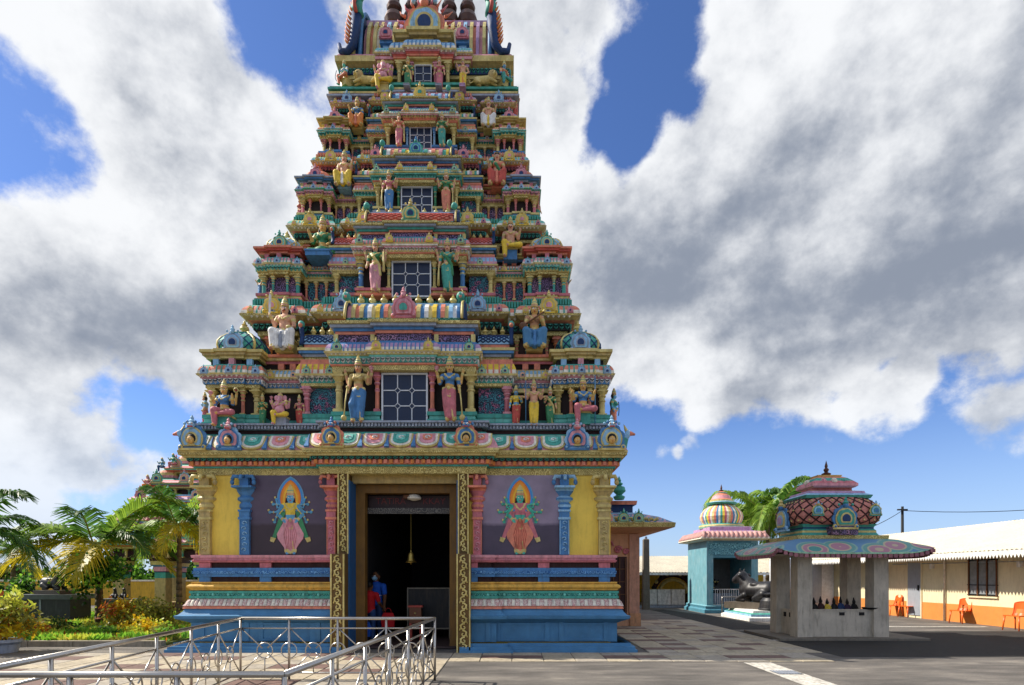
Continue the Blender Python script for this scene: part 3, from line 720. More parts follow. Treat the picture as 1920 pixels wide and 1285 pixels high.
# ---------------- main cornice around the whole base
C1 = 1.72
cor = [(X0-WU, WY), (X0-C1, WY), (X0-C1, WY-.22), (X0+C1, WY-.22), (X0+C1, WY), (X0+WU, WY), (X0+WU, BY), (X0-WU, BY)]
mb = MB(); mb.sweep(cor, [(.03, 3.76, SW_GOLD), (.05, 3.90, SW_GOLD)]); crn = part(mb, 'entablature')
band(crn, 'teal_fillet', cor, 'flat', 3.90, 3.94, .09, ['teal'])
band(crn, 'petal_band', cor, 'dentil', 3.94, 4.03, .13, ['salmon', 'orange', 'salmon'], size=.11)
band(crn, 'bud_band', cor, 'scallop', 4.03, 4.10, .17, ['maroon', 'teal'], size=.13)
band(crn, 'cornice_lip', cor, 'steps', 4.10, 4.24, [.24, .30, .31], ['gold', SW_GOLD, 'gold'])
mb = MB(); pr = [(.30-.28*i/6+.05*sin(pi*i/6), 4.24+.40*i/6, 'pink' if i < 5 else 'teal') for i in range(7)]; mb.sweep(cor, pr); mb.build('cornice_roll', crn)
band(crn, 'recess_band', cor, 'flat', 4.62, 4.74, -.06, ['maroon'])
band(crn, 'grey_ledge', cor, 'dentil', 4.74, 4.82, .02, ['grey', SW_GREY], size=.07)
mb = MB(); mb.sweep(cor, [(.1, 4.82, 'grey'), (.10, 4.86, 'grey'), (-.3, 4.865, 'grey')]); mb.build('grey_ledge', crn)
MED = {}
def med_mesh(c, c2):
    if c in MED: return MED[c]
    mb = MB()
    def U(w, h, y, z0, m):
        pts = [(-w, z0+h), (-w, z0+.4*h)]+[(w*cos(t), z0+.4*h+.4*h*sin(t)) for t in [pi+pi*i/8 for i in range(1, 8)]]+[(w, z0+.4*h), (w, z0+h)]
        mb.prism(pts, -y, .02, m)
    U(.245, .40, .02, 0, 'gold'); U(.215, .36, .035, .03, 'cream'); U(.165, .29, .05, .08, c); U(.10, .16, .065, .17, c2)
    mb.tube([(.06*cos(t*.8)*(1-t/10), -.07, .25+.05*sin(t*.8)*(1-t/10)) for t in range(8)], .016, 'white', 4)
    MED[c] = mb.mesh('medallion'); return MED[c]
def med_row(xa, xb, y, n, ph=0):
    for i in range(n):
        x = xa+(xb-xa)*(i+.5)/n; w = (xb-xa)/n/.56
        o = link('medallion', med_mesh(*(('pink', 'salmon') if (i+ph) % 2 else ('teal', 'aqua'))), crn, (x, y, 4.245), scale=(w, .8, .98)); o.rotation_euler = (radians(-34), 0, 0)
        mb = MB(); xx = xa+(xb-xa)*i/n; mb.prism([(-.05, .0), (.05, 0), (.015, .2), (.0, .36), (-.015, .2)], -.03, .02, 'blue'); q = mb.build('cornice_spear', crn, (xx, y-.01, 4.25)); q.rotation_euler = (radians(-34), 0, 0)
med_row(X0-WU-.2, X0-C1, WY-.345, 5); med_row(X0-C1-.2, X0+C1+.2, WY-.565, 7, 1); med_row(X0+C1, X0+WU+.2, WY-.345, 5)
for (u, yo, c, w) in ((-4.38, 0, ('blue', 'gold', 'sky', 'dark'), .50), (-3.62, 0, ('sky', 'blue', 'pink', 'dark'), .46), (-1.40, -.22, ('salmon', 'gold', 'blue', 'dark'), .44), (1.36, -.22, ('salmon', 'gold', 'blue', 'dark'), .44), (3.66, 0, ('sky', 'blue', 'pink', 'dark'), .46), (4.38, 0, ('blue', 'gold', 'sky', 'dark'), .50)):
    kudu(crn, X0+u, WY+yo-.34, 4.26, w*1.12, c, True)
# beasts on the cornice corners
for s in (-1, 1):
    pr = [c_((0, 0, 0), (.05*s, .0, .22), .10, .09, 'teal'), c_((.05*s, 0, .22), (.14*s, -.03, .36), .08, .06, 'sky'), c_((.14*s, -.03, .36), (.26*s, -.04, .33), .06, .03, 'salmon'), e_((.15*s, -.07, .39), (.022, .022, .022), 'white', 0), c_((.1*s, 0, .42), (.04*s, 0, .56), .04, .012, 'gold'), c_((0, 0, .1), (-.12*s, .02, .3), .05, .02, 'teal')]
    link('corner_beast', sdf_mesh('corner_beast', pr, .022), crn, (X0+s*(WU+.22), WY-.1, 4.28))
# ------------------------------------------------------------------ tiers
# z of tier floors, half width, corner front, centre front
TZ = [4.865, 7.98, 10.33, 12.25, 14.06]
TW = [4.39, 3.60, 2.92, 2.57, 2.25]
TYC = [12.42, 13.25, 13.95, 14.5, 14.95]
TYM = [12.15, 12.98, 13.70, 14.28, 14.75]
def yb(yf): return 2*YA-yf
SCH = [  # per tier: corner kapota, centre kapota, pillars, base, scallop colours
 dict(ck=('gold', 'cream', 'salmon', 'teal'), mk=('gold', 'cream', 'lilac', 'blue'), pk=('gold', 'cream', 'yellow', 'salmon'), rk=('gold', 'cream', 'sky', 'gold'), col=('gold', 'gold', 'ochre'), base=('teal', 'aqua', 'teal'), sc=('blue', 'white'), sc2=('teal', 'white'), slab=('gold', 'cream', 'salmon', 'teal'), dome=('teal', 'gold'), roof=['pink', 'gold', 'salmon', 'gold', 'blue', 'white', 'gold', 'yellow', 'blue', 'salmon', 'gold', 'sky', 'white', 'blue']),
 dict(ck=('gold', 'cream', 'pink', 'teal'), mk=('gold', 'salmon', 'pink', 'teal'), pk=('gold', 'pink', 'sky', 'lilac'), rk=('gold', 'teal', 'cream', 'salmon'), col=('teal', 'gold', 'gold'), base=('salmon', 'gold', 'rose'), sc=('gold', 'aqua'), sc2=('gold', 'cream'), slab=('gold', 'cream', 'aqua', 'gold'), dome=('sky', 'gold'), roof=('lattice', 'salmon', 'red')),
 dict(ck=('green', 'aqua', 'pink', 'gold'), mk=('teal', 'cream', 'gold', 'aqua'), pk=('gold', 'cream', 'pink', 'salmon'), rk=('gold', 'salmon', 'pink', 'teal'), col=('rose', 'gold', 'gold'), base=('grey', 'blue', 'gold'), sc=('gold', 'pink'), sc2=('aqua', 'teal'), slab=('gold', 'sky', 'aqua', 'gold'), dome=('salmon', 'rose'), roof=['teal', 'white', 'salmon', 'gold', 'pink', 'teal', 'yellow', 'white', 'gold', 'pink', 'blue']),
 dict(ck=('teal', 'cream', 'salmon', 'gold'), mk=('gold', 'salmon', 'cream', 'aqua'), pk=('blue', 'sky', 'salmon', 'gold'), rk=('gold', 'blue', 'aqua', 'teal'), col=('gold', 'rose', 'gold'), base=('grey', 'sky', 'blue'), sc=('gold', 'teal'), sc2=('salmon', 'gold'), slab=('gold', 'pink', 'grey', 'lilac'), dome=('blue', 'salmon'), roof=['blue', 'sky', 'pink', 'sky'])]
KC = [('gold', 'yellow', 'gold', 'pink'), ('sky', 'grey', 'sky', 'navy'), ('pink', 'rose', 'pink', 'navy'), ('teal', 'gold', 'aqua', 'navy'), ('sky', 'gold', 'pink', 'navy')]
DARKN = P('dark')
tiers = []
for t in range(4):
    sc = SCH[t]; z0 = TZ[t]; H = TZ[t+1]-z0; W = TW[t]; yc = TYC[t]; ym = TYM[t]; Wn = TW[t+1]; ycn = TYC[t+1]; sfac = H/3.115
    def Z(f): return z0+f*H
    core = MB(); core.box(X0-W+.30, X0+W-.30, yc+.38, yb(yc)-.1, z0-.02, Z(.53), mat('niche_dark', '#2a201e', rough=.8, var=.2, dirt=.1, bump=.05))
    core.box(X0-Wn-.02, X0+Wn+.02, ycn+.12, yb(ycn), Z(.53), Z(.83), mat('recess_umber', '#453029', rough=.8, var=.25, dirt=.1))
    T = part(core, 'tier'); tiers.append(T)
    full = rect(X0-W+.30, X0+W-.30, yc+.38, yb(yc)-.1)
    # recess bays: bands run all round the core
    band(T, 'recess_base', full, 'steps', z0, Z(.06), [.16, .10, .14], list(sc['base']))
    band(T, 'beam', full, 'flat', Z(.265), Z(.295), .10, ['gold'])
    band(T, 'scallop_band', full, 'scallop', Z(.295), Z(.33), .12, list(sc['sc']), size=.09*max(.7, sfac))
    band(T, 'torus_band', full, 'torus', Z(.33), Z(.352), .12, ['pink'])
    band(T, 'cornice', full, 'kapota', Z(.352), Z(.43), (.03, .22*max(.62, sfac)), sc['rk'])
    band(T, 'cornice', full, 'steps', Z(.475), Z(.53), [.06, .12, .17], ['rose' if t % 2 == 0 else 'blue', 'gold', 'salmon' if t % 2 == 0 else 'gold'])
    kudu_row(T, full, .22*max(.62, sfac), Z(.357), .13*sfac+.03, .5*sfac, [KC[0], KC[4]])
    # wall panels with scroll paint between small red posts
    zb0, zb1 = Z(.07), Z(.262)
    for s in (-1, 1):
        ua, ub = .52*W, .72*W
        k = 3 if t in (1, 2) else 2
        if t > 0:
            for i in range(k):
                x = X0+s*(ua+(ub-ua)*(i+.5)/k); hw = (ub-ua)/k*.42
                mb = MB(); mb.box(x-hw, x+hw, yc+.34, yc+.379, zb0, zb1, SW_BLUE if t in (1, 3) else SW_PURP); mb.build('painted_panel', T)
            for i in range(k+1):
                x = X0+s*(ua+(ub-ua)*i/k); link('post', column_mesh(zb1-zb0, .035*max(.8, W/3.6), 'salmon' if t < 3 else 'rose', 'gold'), T, (x, yc+.29, zb0))
        for i in (0, 1):
            x = X0+s*(ua+(ub-ua)*(.36+.3*i)); mb = MB(); mb.cbox(x, yc+.34, Z(.4525), .05*sfac+.015, .05, .0215*H, 'salmon'); mb.build('neck_block', T)
        # side faces: bays on the flanks
        xs = X0+s*(W-.30)
        for q, yy in enumerate((yc+1.25, YA, yb(yc)-1.3)):
            hwid = .42*sfac+.1 if q != 1 else .75*sfac
            a, b = sorted((xs-s*.1, xs+s*.26)); pth = rect(a, b, yy-hwid, yy+hwid)
            band(T, 'side_base', pth, 'steps', z0, Z(.075), [.02, -.02, .02], list(sc['base']))
            band(T, 'side_panel', pth, 'flat', Z(.075), Z(.27), -.06, [SW_PURP])
            band(T, 'beam', pth, 'flat', Z(.27), Z(.30), .0, ['gold'])
            band(T, 'scallop_band', pth, 'scallop', Z(.30), Z(.34), .02, list(sc['sc2']), size=.10)
            band(T, 'cornice', pth, 'kapota', Z(.34), Z(.43), (-.02, .1), sc['ck'])
            band(T, 'cornice', pth, 'steps', Z(.43), Z(.53), [-.08, .0, .06], ['dark', 'gold', 'gold'])
            mb = MB(); dome(mb, (a+b)/2, yy, Z(.53), Z(.70), min(hwid*.7, .3), [sc['dome'][0], sc['dome'][1], sc['dome'][0]], n=16, ribs='rings'); mb.build('dome', T)
            finial(T, (a+b)/2, yy, Z(.70), .06*H, 'gold')
    # corner shrines
    cw = .27*W
    for s in (-1, 1):
        xa, xb = sorted((X0+s*W, X0+s*(W-cw))); cx = (xa+xb)/2; hw = cw/2; py = rect(xa, xb, yc, yc+cw*.95, (hw*.45, .05))
        band(T, 'shrine_base', py, 'steps', z0, Z(.077), [.06, .02, .05], list(sc['base']))
        inner = rect(xa+.16*sfac, xb-.16*sfac, yc+.16*sfac, yc+cw*.9)
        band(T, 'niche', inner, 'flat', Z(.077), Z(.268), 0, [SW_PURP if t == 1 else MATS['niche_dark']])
        ch = Z(.268)-Z(.077)
        for (ux, uy) in ((.09, .09), (.91, .09), (.33, .05), (.67, .05), (.09, .9), (.91, .9)):
            thin = ux in (.33, .67); r = (.045 if thin else .075)*max(.62, sfac)
            c = sc['col'] if not thin else ('rose', 'salmon', 'pink') if t in (0, 2, 3) else ('teal', 'gold', 'teal')
            if t == 0 and thin: c = ('salmon', 'gold', 'salmon')
            link('column', column_mesh(ch, r, *c), T, (xa+ux*cw, yc+uy*cw*.95, Z(.077)))
        band(T, 'beam', py, 'flat', Z(.268), Z(.292), .0, [SW_GOLD])
        band(T, 'scallop_band', py, 'scallop', Z(.292), Z(.328), .03, list(sc['sc']), size=.10*max(.75, sfac))
        band(T, 'fillet', py, 'flat', Z(.328), Z(.345), .06, ['aqua' if t % 2 else 'pink'])
        band(T, 'cornice', py, 'kapota', Z(.345), Z(.425), (.0, .13*max(.62, sfac)), sc['ck'])
        band(T, 'neck', py, 'flat', Z(.425), Z(.472), -.08, [MATS['niche_dark']])
        for q in (-1, 0, 1):
            mb = MB(); mb.cbox(cx+q*hw*.62, yc+.045-(.05 if q == 0 else 0), Z(.4485), .05*sfac+.01, .05, .0225*H, ('sky', 'pink', 'sky')[q+1] if t == 0 else 'rose'); mb.build('neck_block', T)
        band(T, 'cornice', py, 'steps', Z(.472), Z(.53), [-.01, .05, .09], ['gold', 'ochre', 'gold'] if t in (0, 3) else ['salmon', 'red', 'salmon'] if t == 1 else ['grey', 'blue', 'grey'])
        kudu_row(T, py, .13*max(.62, sfac), Z(.352), .13*sfac+.035, .42*sfac, [KC[1], KC[2]])
        # little dome with lattice ribs
        mb = MB(); r = hw*.86; cy = yc+cw*.47; z_a, z_b = Z(.53), Z(.725)
        band(T, 'dome_collar', rect(cx-r*.9, cx+r*.9, cy-r*.9, cy+r*.9), 'flat', z_a, Z(.55), 0, ['lilac' if t == 0 else 'pink'])
        prof = [(.92, 0), (1.0, .2), (.98, .4), (.84, .6), (.6, .78), (.38, .87), (.42, .92), (.2, 1.0)]
        pt = dome(mb, cx, cy, Z(.55), z_b, r, [sc['dome'][0]] if t != 3 else ['blue', 'salmon', 'blue', 'blue', 'salmon', 'blue', 'gold'], n=24, prof=prof, ribs=None if t != 3 else 'rings')
        o = mb.build('dome', T)
        if t < 2:
            rb = MB()
            for i in range(16):
                for sg in (-1, 1): rb.tube([pt(2*pi*(i+sg*j/5*2)/16, .02+.6*j/5) for j in range(6)], .016*sfac, 'gold' if t else 'navy', 4)
            for a in (pi/4, 3*pi/4, 5*pi/4, 7*pi/4): rb.tube([pt(a, .05+.85*j/7) for j in range(8)], .03*sfac, sc['dome'][1], 5)
            rb.build('dome_ribs', T)
        kudu(T, cx, cy-r*1.06, Z(.535), .40*sfac+.04, KC[1] if t == 0 else KC[3] if t == 1 else KC[2], False)
        finial(T, cx, cy, Z(.715), .11*H, 'gold' if t != 2 else 'salmon')
    # flat-roofed side shrines beside the centre
    for s in (-1, 1):
        xa, xb = sorted((X0+s*.345*W, X0+s*.52*W)); cx = (xa+xb)/2; hw = (xb-xa)/2; yp = yc+.02; py = rect(xa, xb, yp, yc+.6)
        band(T, 'shrine_base', py, 'steps', z0, Z(.085), [.05, .02, .05], list(sc['base']))
        band(T, 'painted_panel', rect(xa+.05, xb-.05, yp+.10, yc+.6), 'flat', Z(.085), Z(.28), 0, [SW_BLUE])
        link('column', column_mesh(Z(.28)-Z(.085), .075*max(.6, sfac), *(('rose', 'pink', 'pink') if t == 0 else ('gold', 'gold', 'ochre'))), T, (X0+s*.50*W, yp+.04, Z(.085)))
        band(T, 'beam', py, 'flat', Z(.28), Z(.302), .02, [SW_GOLD])
        band(T, 'scallop_band', py, 'scallop', Z(.302), Z(.345), .03, list(sc['sc2']), size=.10*max(.75, sfac))
        band(T, 'cornice', py, 'kapota', Z(.345), Z(.445), (.0, .12*max(.62, sfac)), sc['pk'])
        band(T, 'neck', py, 'steps', Z(.445), Z(.49), [.03, -.04], ['salmon', SW_GOLD])
        band(T, 'cornice', py, 'steps', Z(.49), Z(.545), [.0, .06, .08], ['grey', 'blue', 'gold'])
        kudu_row(T, py, .12*max(.62, sfac), Z(.355), .14*sfac+.03, .5, [KC[3]])
        mb = MB()     # small wagon roof with a lattice
        barrel(T, cx, yp-.02, Z(.575), hw*.9, .22*sfac, .26*sfac, ('lattice', 'sky' if t != 1 else 'pink', 'navy' if t != 1 else 'red') if t < 2 else ['pink', 'gold', 'teal', 'white'], ends=False)
        band(T, 'roof_collar', rect(cx-hw*.9, cx+hw*.9, yp, yc+.5), 'flat', Z(.545), Z(.575), 0, ['salmon'])
        for i in range(3): finial(T, cx+(i-1)*hw*.5, yp+.16, Z(.66), .065*H, 'gold')
        mb = MB(); x = X0+s*.52*W; mb.tube([(x, yp-.06+.06*sin(a), Z(.60)+.12*H*(a/pi)-.03*H) for a in [pi*i/8 for i in range(9)]], .05*sfac, 'navy', 5); mb.sphere((x, yp-.05, Z(.71)), .075*sfac, 'teal', 8, 5); mb.sphere((x, yp-.12, Z(.695)), .05*sfac, 'salmon', 6, 4); mb.build('roof_gable', T)
    # central projecting bay
    hw = .345*W; xa, xb = X0-hw, X0+hw; py = rect(xa, xb, ym, yc+.7, (hw*.42, .08))
    wh = {0: .46, 1: .42, 2: .355, 3: .255}[t]; wz0, wz1 = (Z(.0), Z(.345)) if t else (Z(.005), Z(.342))
    if t == 3: wz0, wz1 = Z(.03), Z(.36)
    for s in (-1, 1):
        a, b = sorted((X0+s*(wh+.07), X0+s*hw)); p2 = rect(a, b, ym, yc+.5)
        band(T, 'bay_base', p2, 'steps', z0, Z(.075), [.04, .0, .04], list(sc['base']))
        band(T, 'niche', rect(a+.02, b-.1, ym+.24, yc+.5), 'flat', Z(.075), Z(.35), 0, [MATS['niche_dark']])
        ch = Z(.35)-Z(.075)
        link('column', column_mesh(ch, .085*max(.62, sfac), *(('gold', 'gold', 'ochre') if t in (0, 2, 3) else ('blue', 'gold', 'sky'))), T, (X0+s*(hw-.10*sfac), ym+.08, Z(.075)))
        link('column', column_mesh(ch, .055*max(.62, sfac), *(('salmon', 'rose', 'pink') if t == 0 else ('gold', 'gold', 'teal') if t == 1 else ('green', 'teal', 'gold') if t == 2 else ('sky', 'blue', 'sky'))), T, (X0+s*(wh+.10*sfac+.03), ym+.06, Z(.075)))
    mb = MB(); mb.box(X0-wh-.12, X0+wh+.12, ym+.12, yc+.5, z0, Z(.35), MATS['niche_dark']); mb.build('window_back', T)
    window(T, X0, ym+.06, wz0+.03, wz1-.02, wh, 3, 3 if t != 3 else 3)
    band(T, 'beam', py, 'flat', Z(.35), Z(.385), .02, [SW_GOLD])
    band(T, 'torus_band', py, 'torus', Z(.385), Z(.40), .03, ['salmon'])
    band(T, 'scallop_band', py, 'scallop', Z(.40), Z(.435), .05, list(sc['sc2']), size=.10*max(.7, sfac))
    band(T, 'fillet', py, 'steps', Z(.435), Z(.462), [.08, .11], ['aqua', 'gold'] if t % 2 == 0 else ['pink', 'cream'])
    band(T, 'cornice', py, 'kapota', Z(.462), Z(.54), (.02, .15*max(.62, sfac)), sc['mk'])
    for q in (-.92, -.36, .36, .92):
        yy = ym-.15-(.08 if abs(q) < .42 else 0)
        kudu(T, X0+q*hw, yy, Z(.475), .18*sfac+.03, KC[3] if abs(q) > .5 else KC[0])
    band(T, 'neck', py, 'flat', Z(.54), Z(.55), .03, ['blue']); band(T, 'neck', py, 'flat', Z(.55), Z(.61), -.06, [SW_PURP])
    for q in (-.97, -.45, .45, .97):
        mb = MB(); mb.cbox(X0+q*hw, ym+.07-(.08 if abs(q) < .42 else 0), Z(.58), .035*sfac+.01, .06, .0295*H, 'gold'); mb.build('neck_block', T)
    band(T, 'cornice', py, 'steps', Z(.61), Z(.69), [-.03, .0, .06, .10], ['salmon', 'blue' if t % 2 == 0 else 'teal', 'grey', SW_GOLD])
    rr = .29*sfac+.03
    band(T, 'roof_collar', rect(X0-hw*.80, X0+hw*.80, ym-.02, ym+2*rr), 'scallop', Z(.69), Z(.715), 0, ['teal', 'aqua'], size=.1)
    barrel(T, X0, ym-.03, Z(.715), hw*.80, rr, .125*H, sc['roof'])
    mb = MB(); mb.box(X0-hw*.78, X0+hw*.78, ym+rr-.12, ym+rr+.12, Z(.832), Z(.852), 'sky' if t < 2 else 'pink'); mb.build('roof_ridge', T)
    kudu(T, X0, ym-.07, Z(.715), .46*sfac+.05, (('pink', 'rose', 'pink', 'teal'), ('gold', 'teal', 'gold', 'navy'), ('teal', 'aqua', 'blue', 'navy'), ('gold', 'yellow', 'gold', 'teal'))[t])
    if t != 2:
        n = 9 if t == 0 else 7
        for i in range(n): finial(T, X0+(i-(n-1)/2)*hw*1.5/n, ym+rr, Z(.852), .085*H if t == 0 else .075*H, 'gold')
    # the eave slab over the seated figures, carrying the next storey
    k = .27*Wn
    sl = [(X0-Wn, ycn-.12), (X0-Wn+k, ycn-.12), (X0-Wn+k, ycn+.02), (X0-Wn*.55, ycn+.02), (X0-Wn*.55, ycn-.20), (X0-Wn*.3, ycn-.20), (X0-Wn*.3, ycn), (X0+Wn*.3, ycn), (X0+Wn*.3, ycn-.20), (X0+Wn*.55, ycn-.20), (X0+Wn*.55, ycn+.02), (X0+Wn-k, ycn+.02), (X0+Wn-k, ycn-.12), (X0+Wn, ycn-.12), (X0+Wn, yb(ycn)), (X0-Wn, yb(ycn))]
    band(T, 'eave_beam', sl, 'flat', Z(.735), Z(.765), -.02, [SW_GOLD])
    band(T, 'bead_band', sl, 'scallop', Z(.765), Z(.815), .04, ['dark', 'teal' if t != 2 else 'rose'], size=.12*max(.7, sfac))
    mb = MB(); mb.sweep(sl, [(-.05, Z(.815), 'salmon'), (.14*max(.6, sfac), Z(.825), 'ochre'), (.24*max(.6, sfac), Z(.845), 'gold')]); mb.build('eave_soffit', T)
    band(T, 'eave_slab', sl, 'kapota', Z(.845), Z(.945), (.02, .26*max(.6, sfac)), (SW_GOLD, sc['slab'][1], sc['slab'][2], sc['slab'][3]))
    band(T, 'teal_course', sl, 'dentil', Z(.945), Z(.998), .03, ['green' if t < 2 else 'gold', 'teal' if t < 2 else 'salmon'], size=.06)
    kudu_row(T, sl, .27*max(.6, sfac), Z(.862), .11*sfac+.03, .34*sfac+.05, [KC[0], KC[1], KC[2]])
    for s in (-1, 1):
        for (u, yy, kc, w) in ((.87, -.38, KC[0] if t != 3 else KC[1], .34), (.425, -.46, KC[1] if t == 0 else KC[0] if t in (1, 3) else KC[2], .32)):
            kudu(T, X0+s*u*Wn, ycn+yy+(.26-.26*max(.6, sfac)), Z(.865), w*sfac+.06, kc)
        link('column', column_mesh(Z(.735)-Z(.53), .075*sfac, 'orange' if t < 2 else 'gold', 'salmon'), T, (X0+s*(Wn*.93), ycn+.02, Z(.53)))
        link('column', column_mesh(Z(.735)-Z(.53), .07*sfac, 'gold', 'gold'), T, (X0+s*(Wn*.60), ycn+.04, Z(.53)))
        for q, u in enumerate((.67, .735, .80, .865)): link('post', column_mesh(Z(.735)-Z(.53), .042*sfac, ('salmon', 'teal', 'teal', 'salmon')[q], 'gold'), T, (X0+s*u*Wn, ycn+.09, Z(.53)))
        a, b = sorted((X0+s*.62*Wn, X0+s*.92*Wn)); mb = MB(); mb.box(a, b, ycn+.085, ycn+.13, Z(.535), Z(.60), SW_BLUE if t % 2 else SW_PURP); mb.build('painted_panel', T)

# ---------------- fifth storey and the wagon-vault crown
t = 4; z0 = TZ[4]; H = 1.17; W = TW[4]; yc = TYC[4]; ym = TYM[4]
def Z(f): return z0+f*H
core = MB(); core.box(X0-W+.25, X0+W-.25, yc+.3, yb(yc)-.3, z0-.02, Z(1), MATS['niche_dark']); T = part(core, 'tier'); tiers.append(T)
full = rect(X0-W-.1, X0+W+.1, yc-.12, yb(yc)+.1, (.9, .12))
band(T, 'grey_plinth', full, 'steps', z0-.06, Z(.03), [.14, .06], ['grey', 'lilac'])
band(T, 'green_plinth', full, 'steps', Z(.03), Z(.20), [.1, .06, .12, .08], ['gold', 'green', 'teal', 'green'])
up = rect(X0-W+.25, X0+W-.25, yc+.3, yb(yc)-.3)
band(T, 'beam', up, 'flat', Z(.58), Z(.66), .2, ['gold']); band(T, 'bead_band', up, 'scallop', Z(.66), Z(.78), .24, ['navy', 'teal'], size=.11)
mb = MB(); mb.sweep(up, [(.2, Z(.82), 'ochre'), (.28, Z(.86), 'ochre'), (.34, Z(.88), 'gold'), (.35, Z(1.0), 'gold'), (.31, Z(1.02), 'pink'), (.28, Z(1.08), 'rose'), (.1, Z(1.1), 'teal')]); mb.build('eave_slab', T)
for s in (-1, 1):
    for u in (.55, .80, .97): link('column', column_mesh(Z(.58)-Z(.20), .05, 'gold', 'ochre'), T, (X0+s*u*(W-.2), yc+.18, Z(.20)))
    xa, xb = sorted((X0+s*.82, X0+s*1.18)); py = rect(xa, xb, yc-.08, yc+.4)
    band(T, 'bracket', py, 'steps', Z(.72), Z(.95), [.0, .04, .08, .04], ['lilac', 'gold', 'pink', 'salmon']); band(T, 'cornice', py, 'kapota', Z(.95), Z(1.12), (0, .1), ('gold', 'cream', 'aqua', 'sky'))
    band(T, 'pedestal', rect(xa+.05, xb-.05, yc, yc+.3), 'steps', Z(1.12), Z(1.36), [.0, -.03, .04], ['grey', 'sky', 'blue'])
    kudu(T, (xa+xb)/2, yc-.08, Z(1.36), .34, KC[2])
    a, b = sorted((X0+s*.36, X0+s*.68)); p2 = rect(a, b, ym, yc+.3)
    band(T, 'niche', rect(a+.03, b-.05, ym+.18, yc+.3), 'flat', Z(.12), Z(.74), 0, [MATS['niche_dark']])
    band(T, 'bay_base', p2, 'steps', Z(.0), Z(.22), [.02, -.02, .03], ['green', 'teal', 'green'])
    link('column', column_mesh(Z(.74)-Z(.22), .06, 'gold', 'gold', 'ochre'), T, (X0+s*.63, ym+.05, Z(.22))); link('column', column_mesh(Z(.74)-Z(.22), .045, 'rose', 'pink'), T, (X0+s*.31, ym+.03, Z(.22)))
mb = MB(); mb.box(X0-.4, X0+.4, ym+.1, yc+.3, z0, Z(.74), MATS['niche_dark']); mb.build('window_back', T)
window(T, X0, ym-.01, Z(.14), Z(.63), .20, 2, 3)
mb = MB(); mb.box(X0-.28, X0+.28, ym+.0, ym+.12, Z(.63), Z(.74), 'gold'); mb.build('window_lintel', T)
py = rect(X0-.72, X0+.72, ym, yc+.5, (.36, .08))
band(T, 'beam', py, 'steps', Z(.74), Z(.90), [.02, .05, .06, .08], ['gold', 'salmon', 'red', 'pink'])
band(T, 'cornice', py, 'kapota', Z(.90), Z(1.14), (.0, .14), ('gold', 'cream', 'sky', 'blue'))
band(T, 'cornice', py, 'steps', Z(1.14), Z(1.42), [-.06, -.1, .0, .06], ['niche', 'gold', 'gold', 'gold'] if False else ['dark', 'gold', 'ochre', 'gold'])
zr = Z(1.42)
# crown vault
vz, vh, vy, vd = Z(1.10), 1.88, yc+.28, .92
band(T, 'vault_base', rect(X0-1.72, X0+1.72, vy-.02, vy+2*vd), 'steps', vz-.02, vz+.14, [.1, .04], ['green', 'teal'])
barrel(T, X0, vy, vz+.1, 1.68, vd, vh*.80, ['pink', 'gold', 'salmon', 'gold', 'cream', 'gold', 'teal', 'sky', 'grey', 'gold', 'salmon', 'lilac'], ends=False)
mb = MB(); mb.box(X0-1.7, X0+1.7, vy+vd-.28, vy+vd+.28, vz+.08+vh*.74, vz+.1+vh*.80, 'green'); mb.box(X0-1.68, X0+1.68, vy+.36, vy+2*vd-.36, vz+.08+vh*.66, vz+.08+vh*.74, 'lilac'); mb.box(X0-1.72, X0+1.72, vy+vd-.26, vy+vd+.26, vz+.1+vh*.80, vz+.14+vh*.80, 'gold'); mb.build('vault_ridge', T)
kt = vz+.14+vh*.80
# the big central arch on the vault
kudu(T, X0, vy-.22, Z(1.42), 1.05, ('salmon', 'gold', 'sky', 'navy'))
mb = MB()
for i in range(13):
    a = radians(-5+190*i/12); c = Vector((X0+.58*cos(a), vy-.16, Z(1.42)+.40+.62*sin(a))); dv = Vector((cos(a), 0, sin(a)))
    mb.tube([c, c+dv*.12, c+dv*.2+Vector((.03, 0, .05))], .045, 'rose' if i % 2 else 'salmon', 5, r2=.008)
mb.build('flame_crest', T)
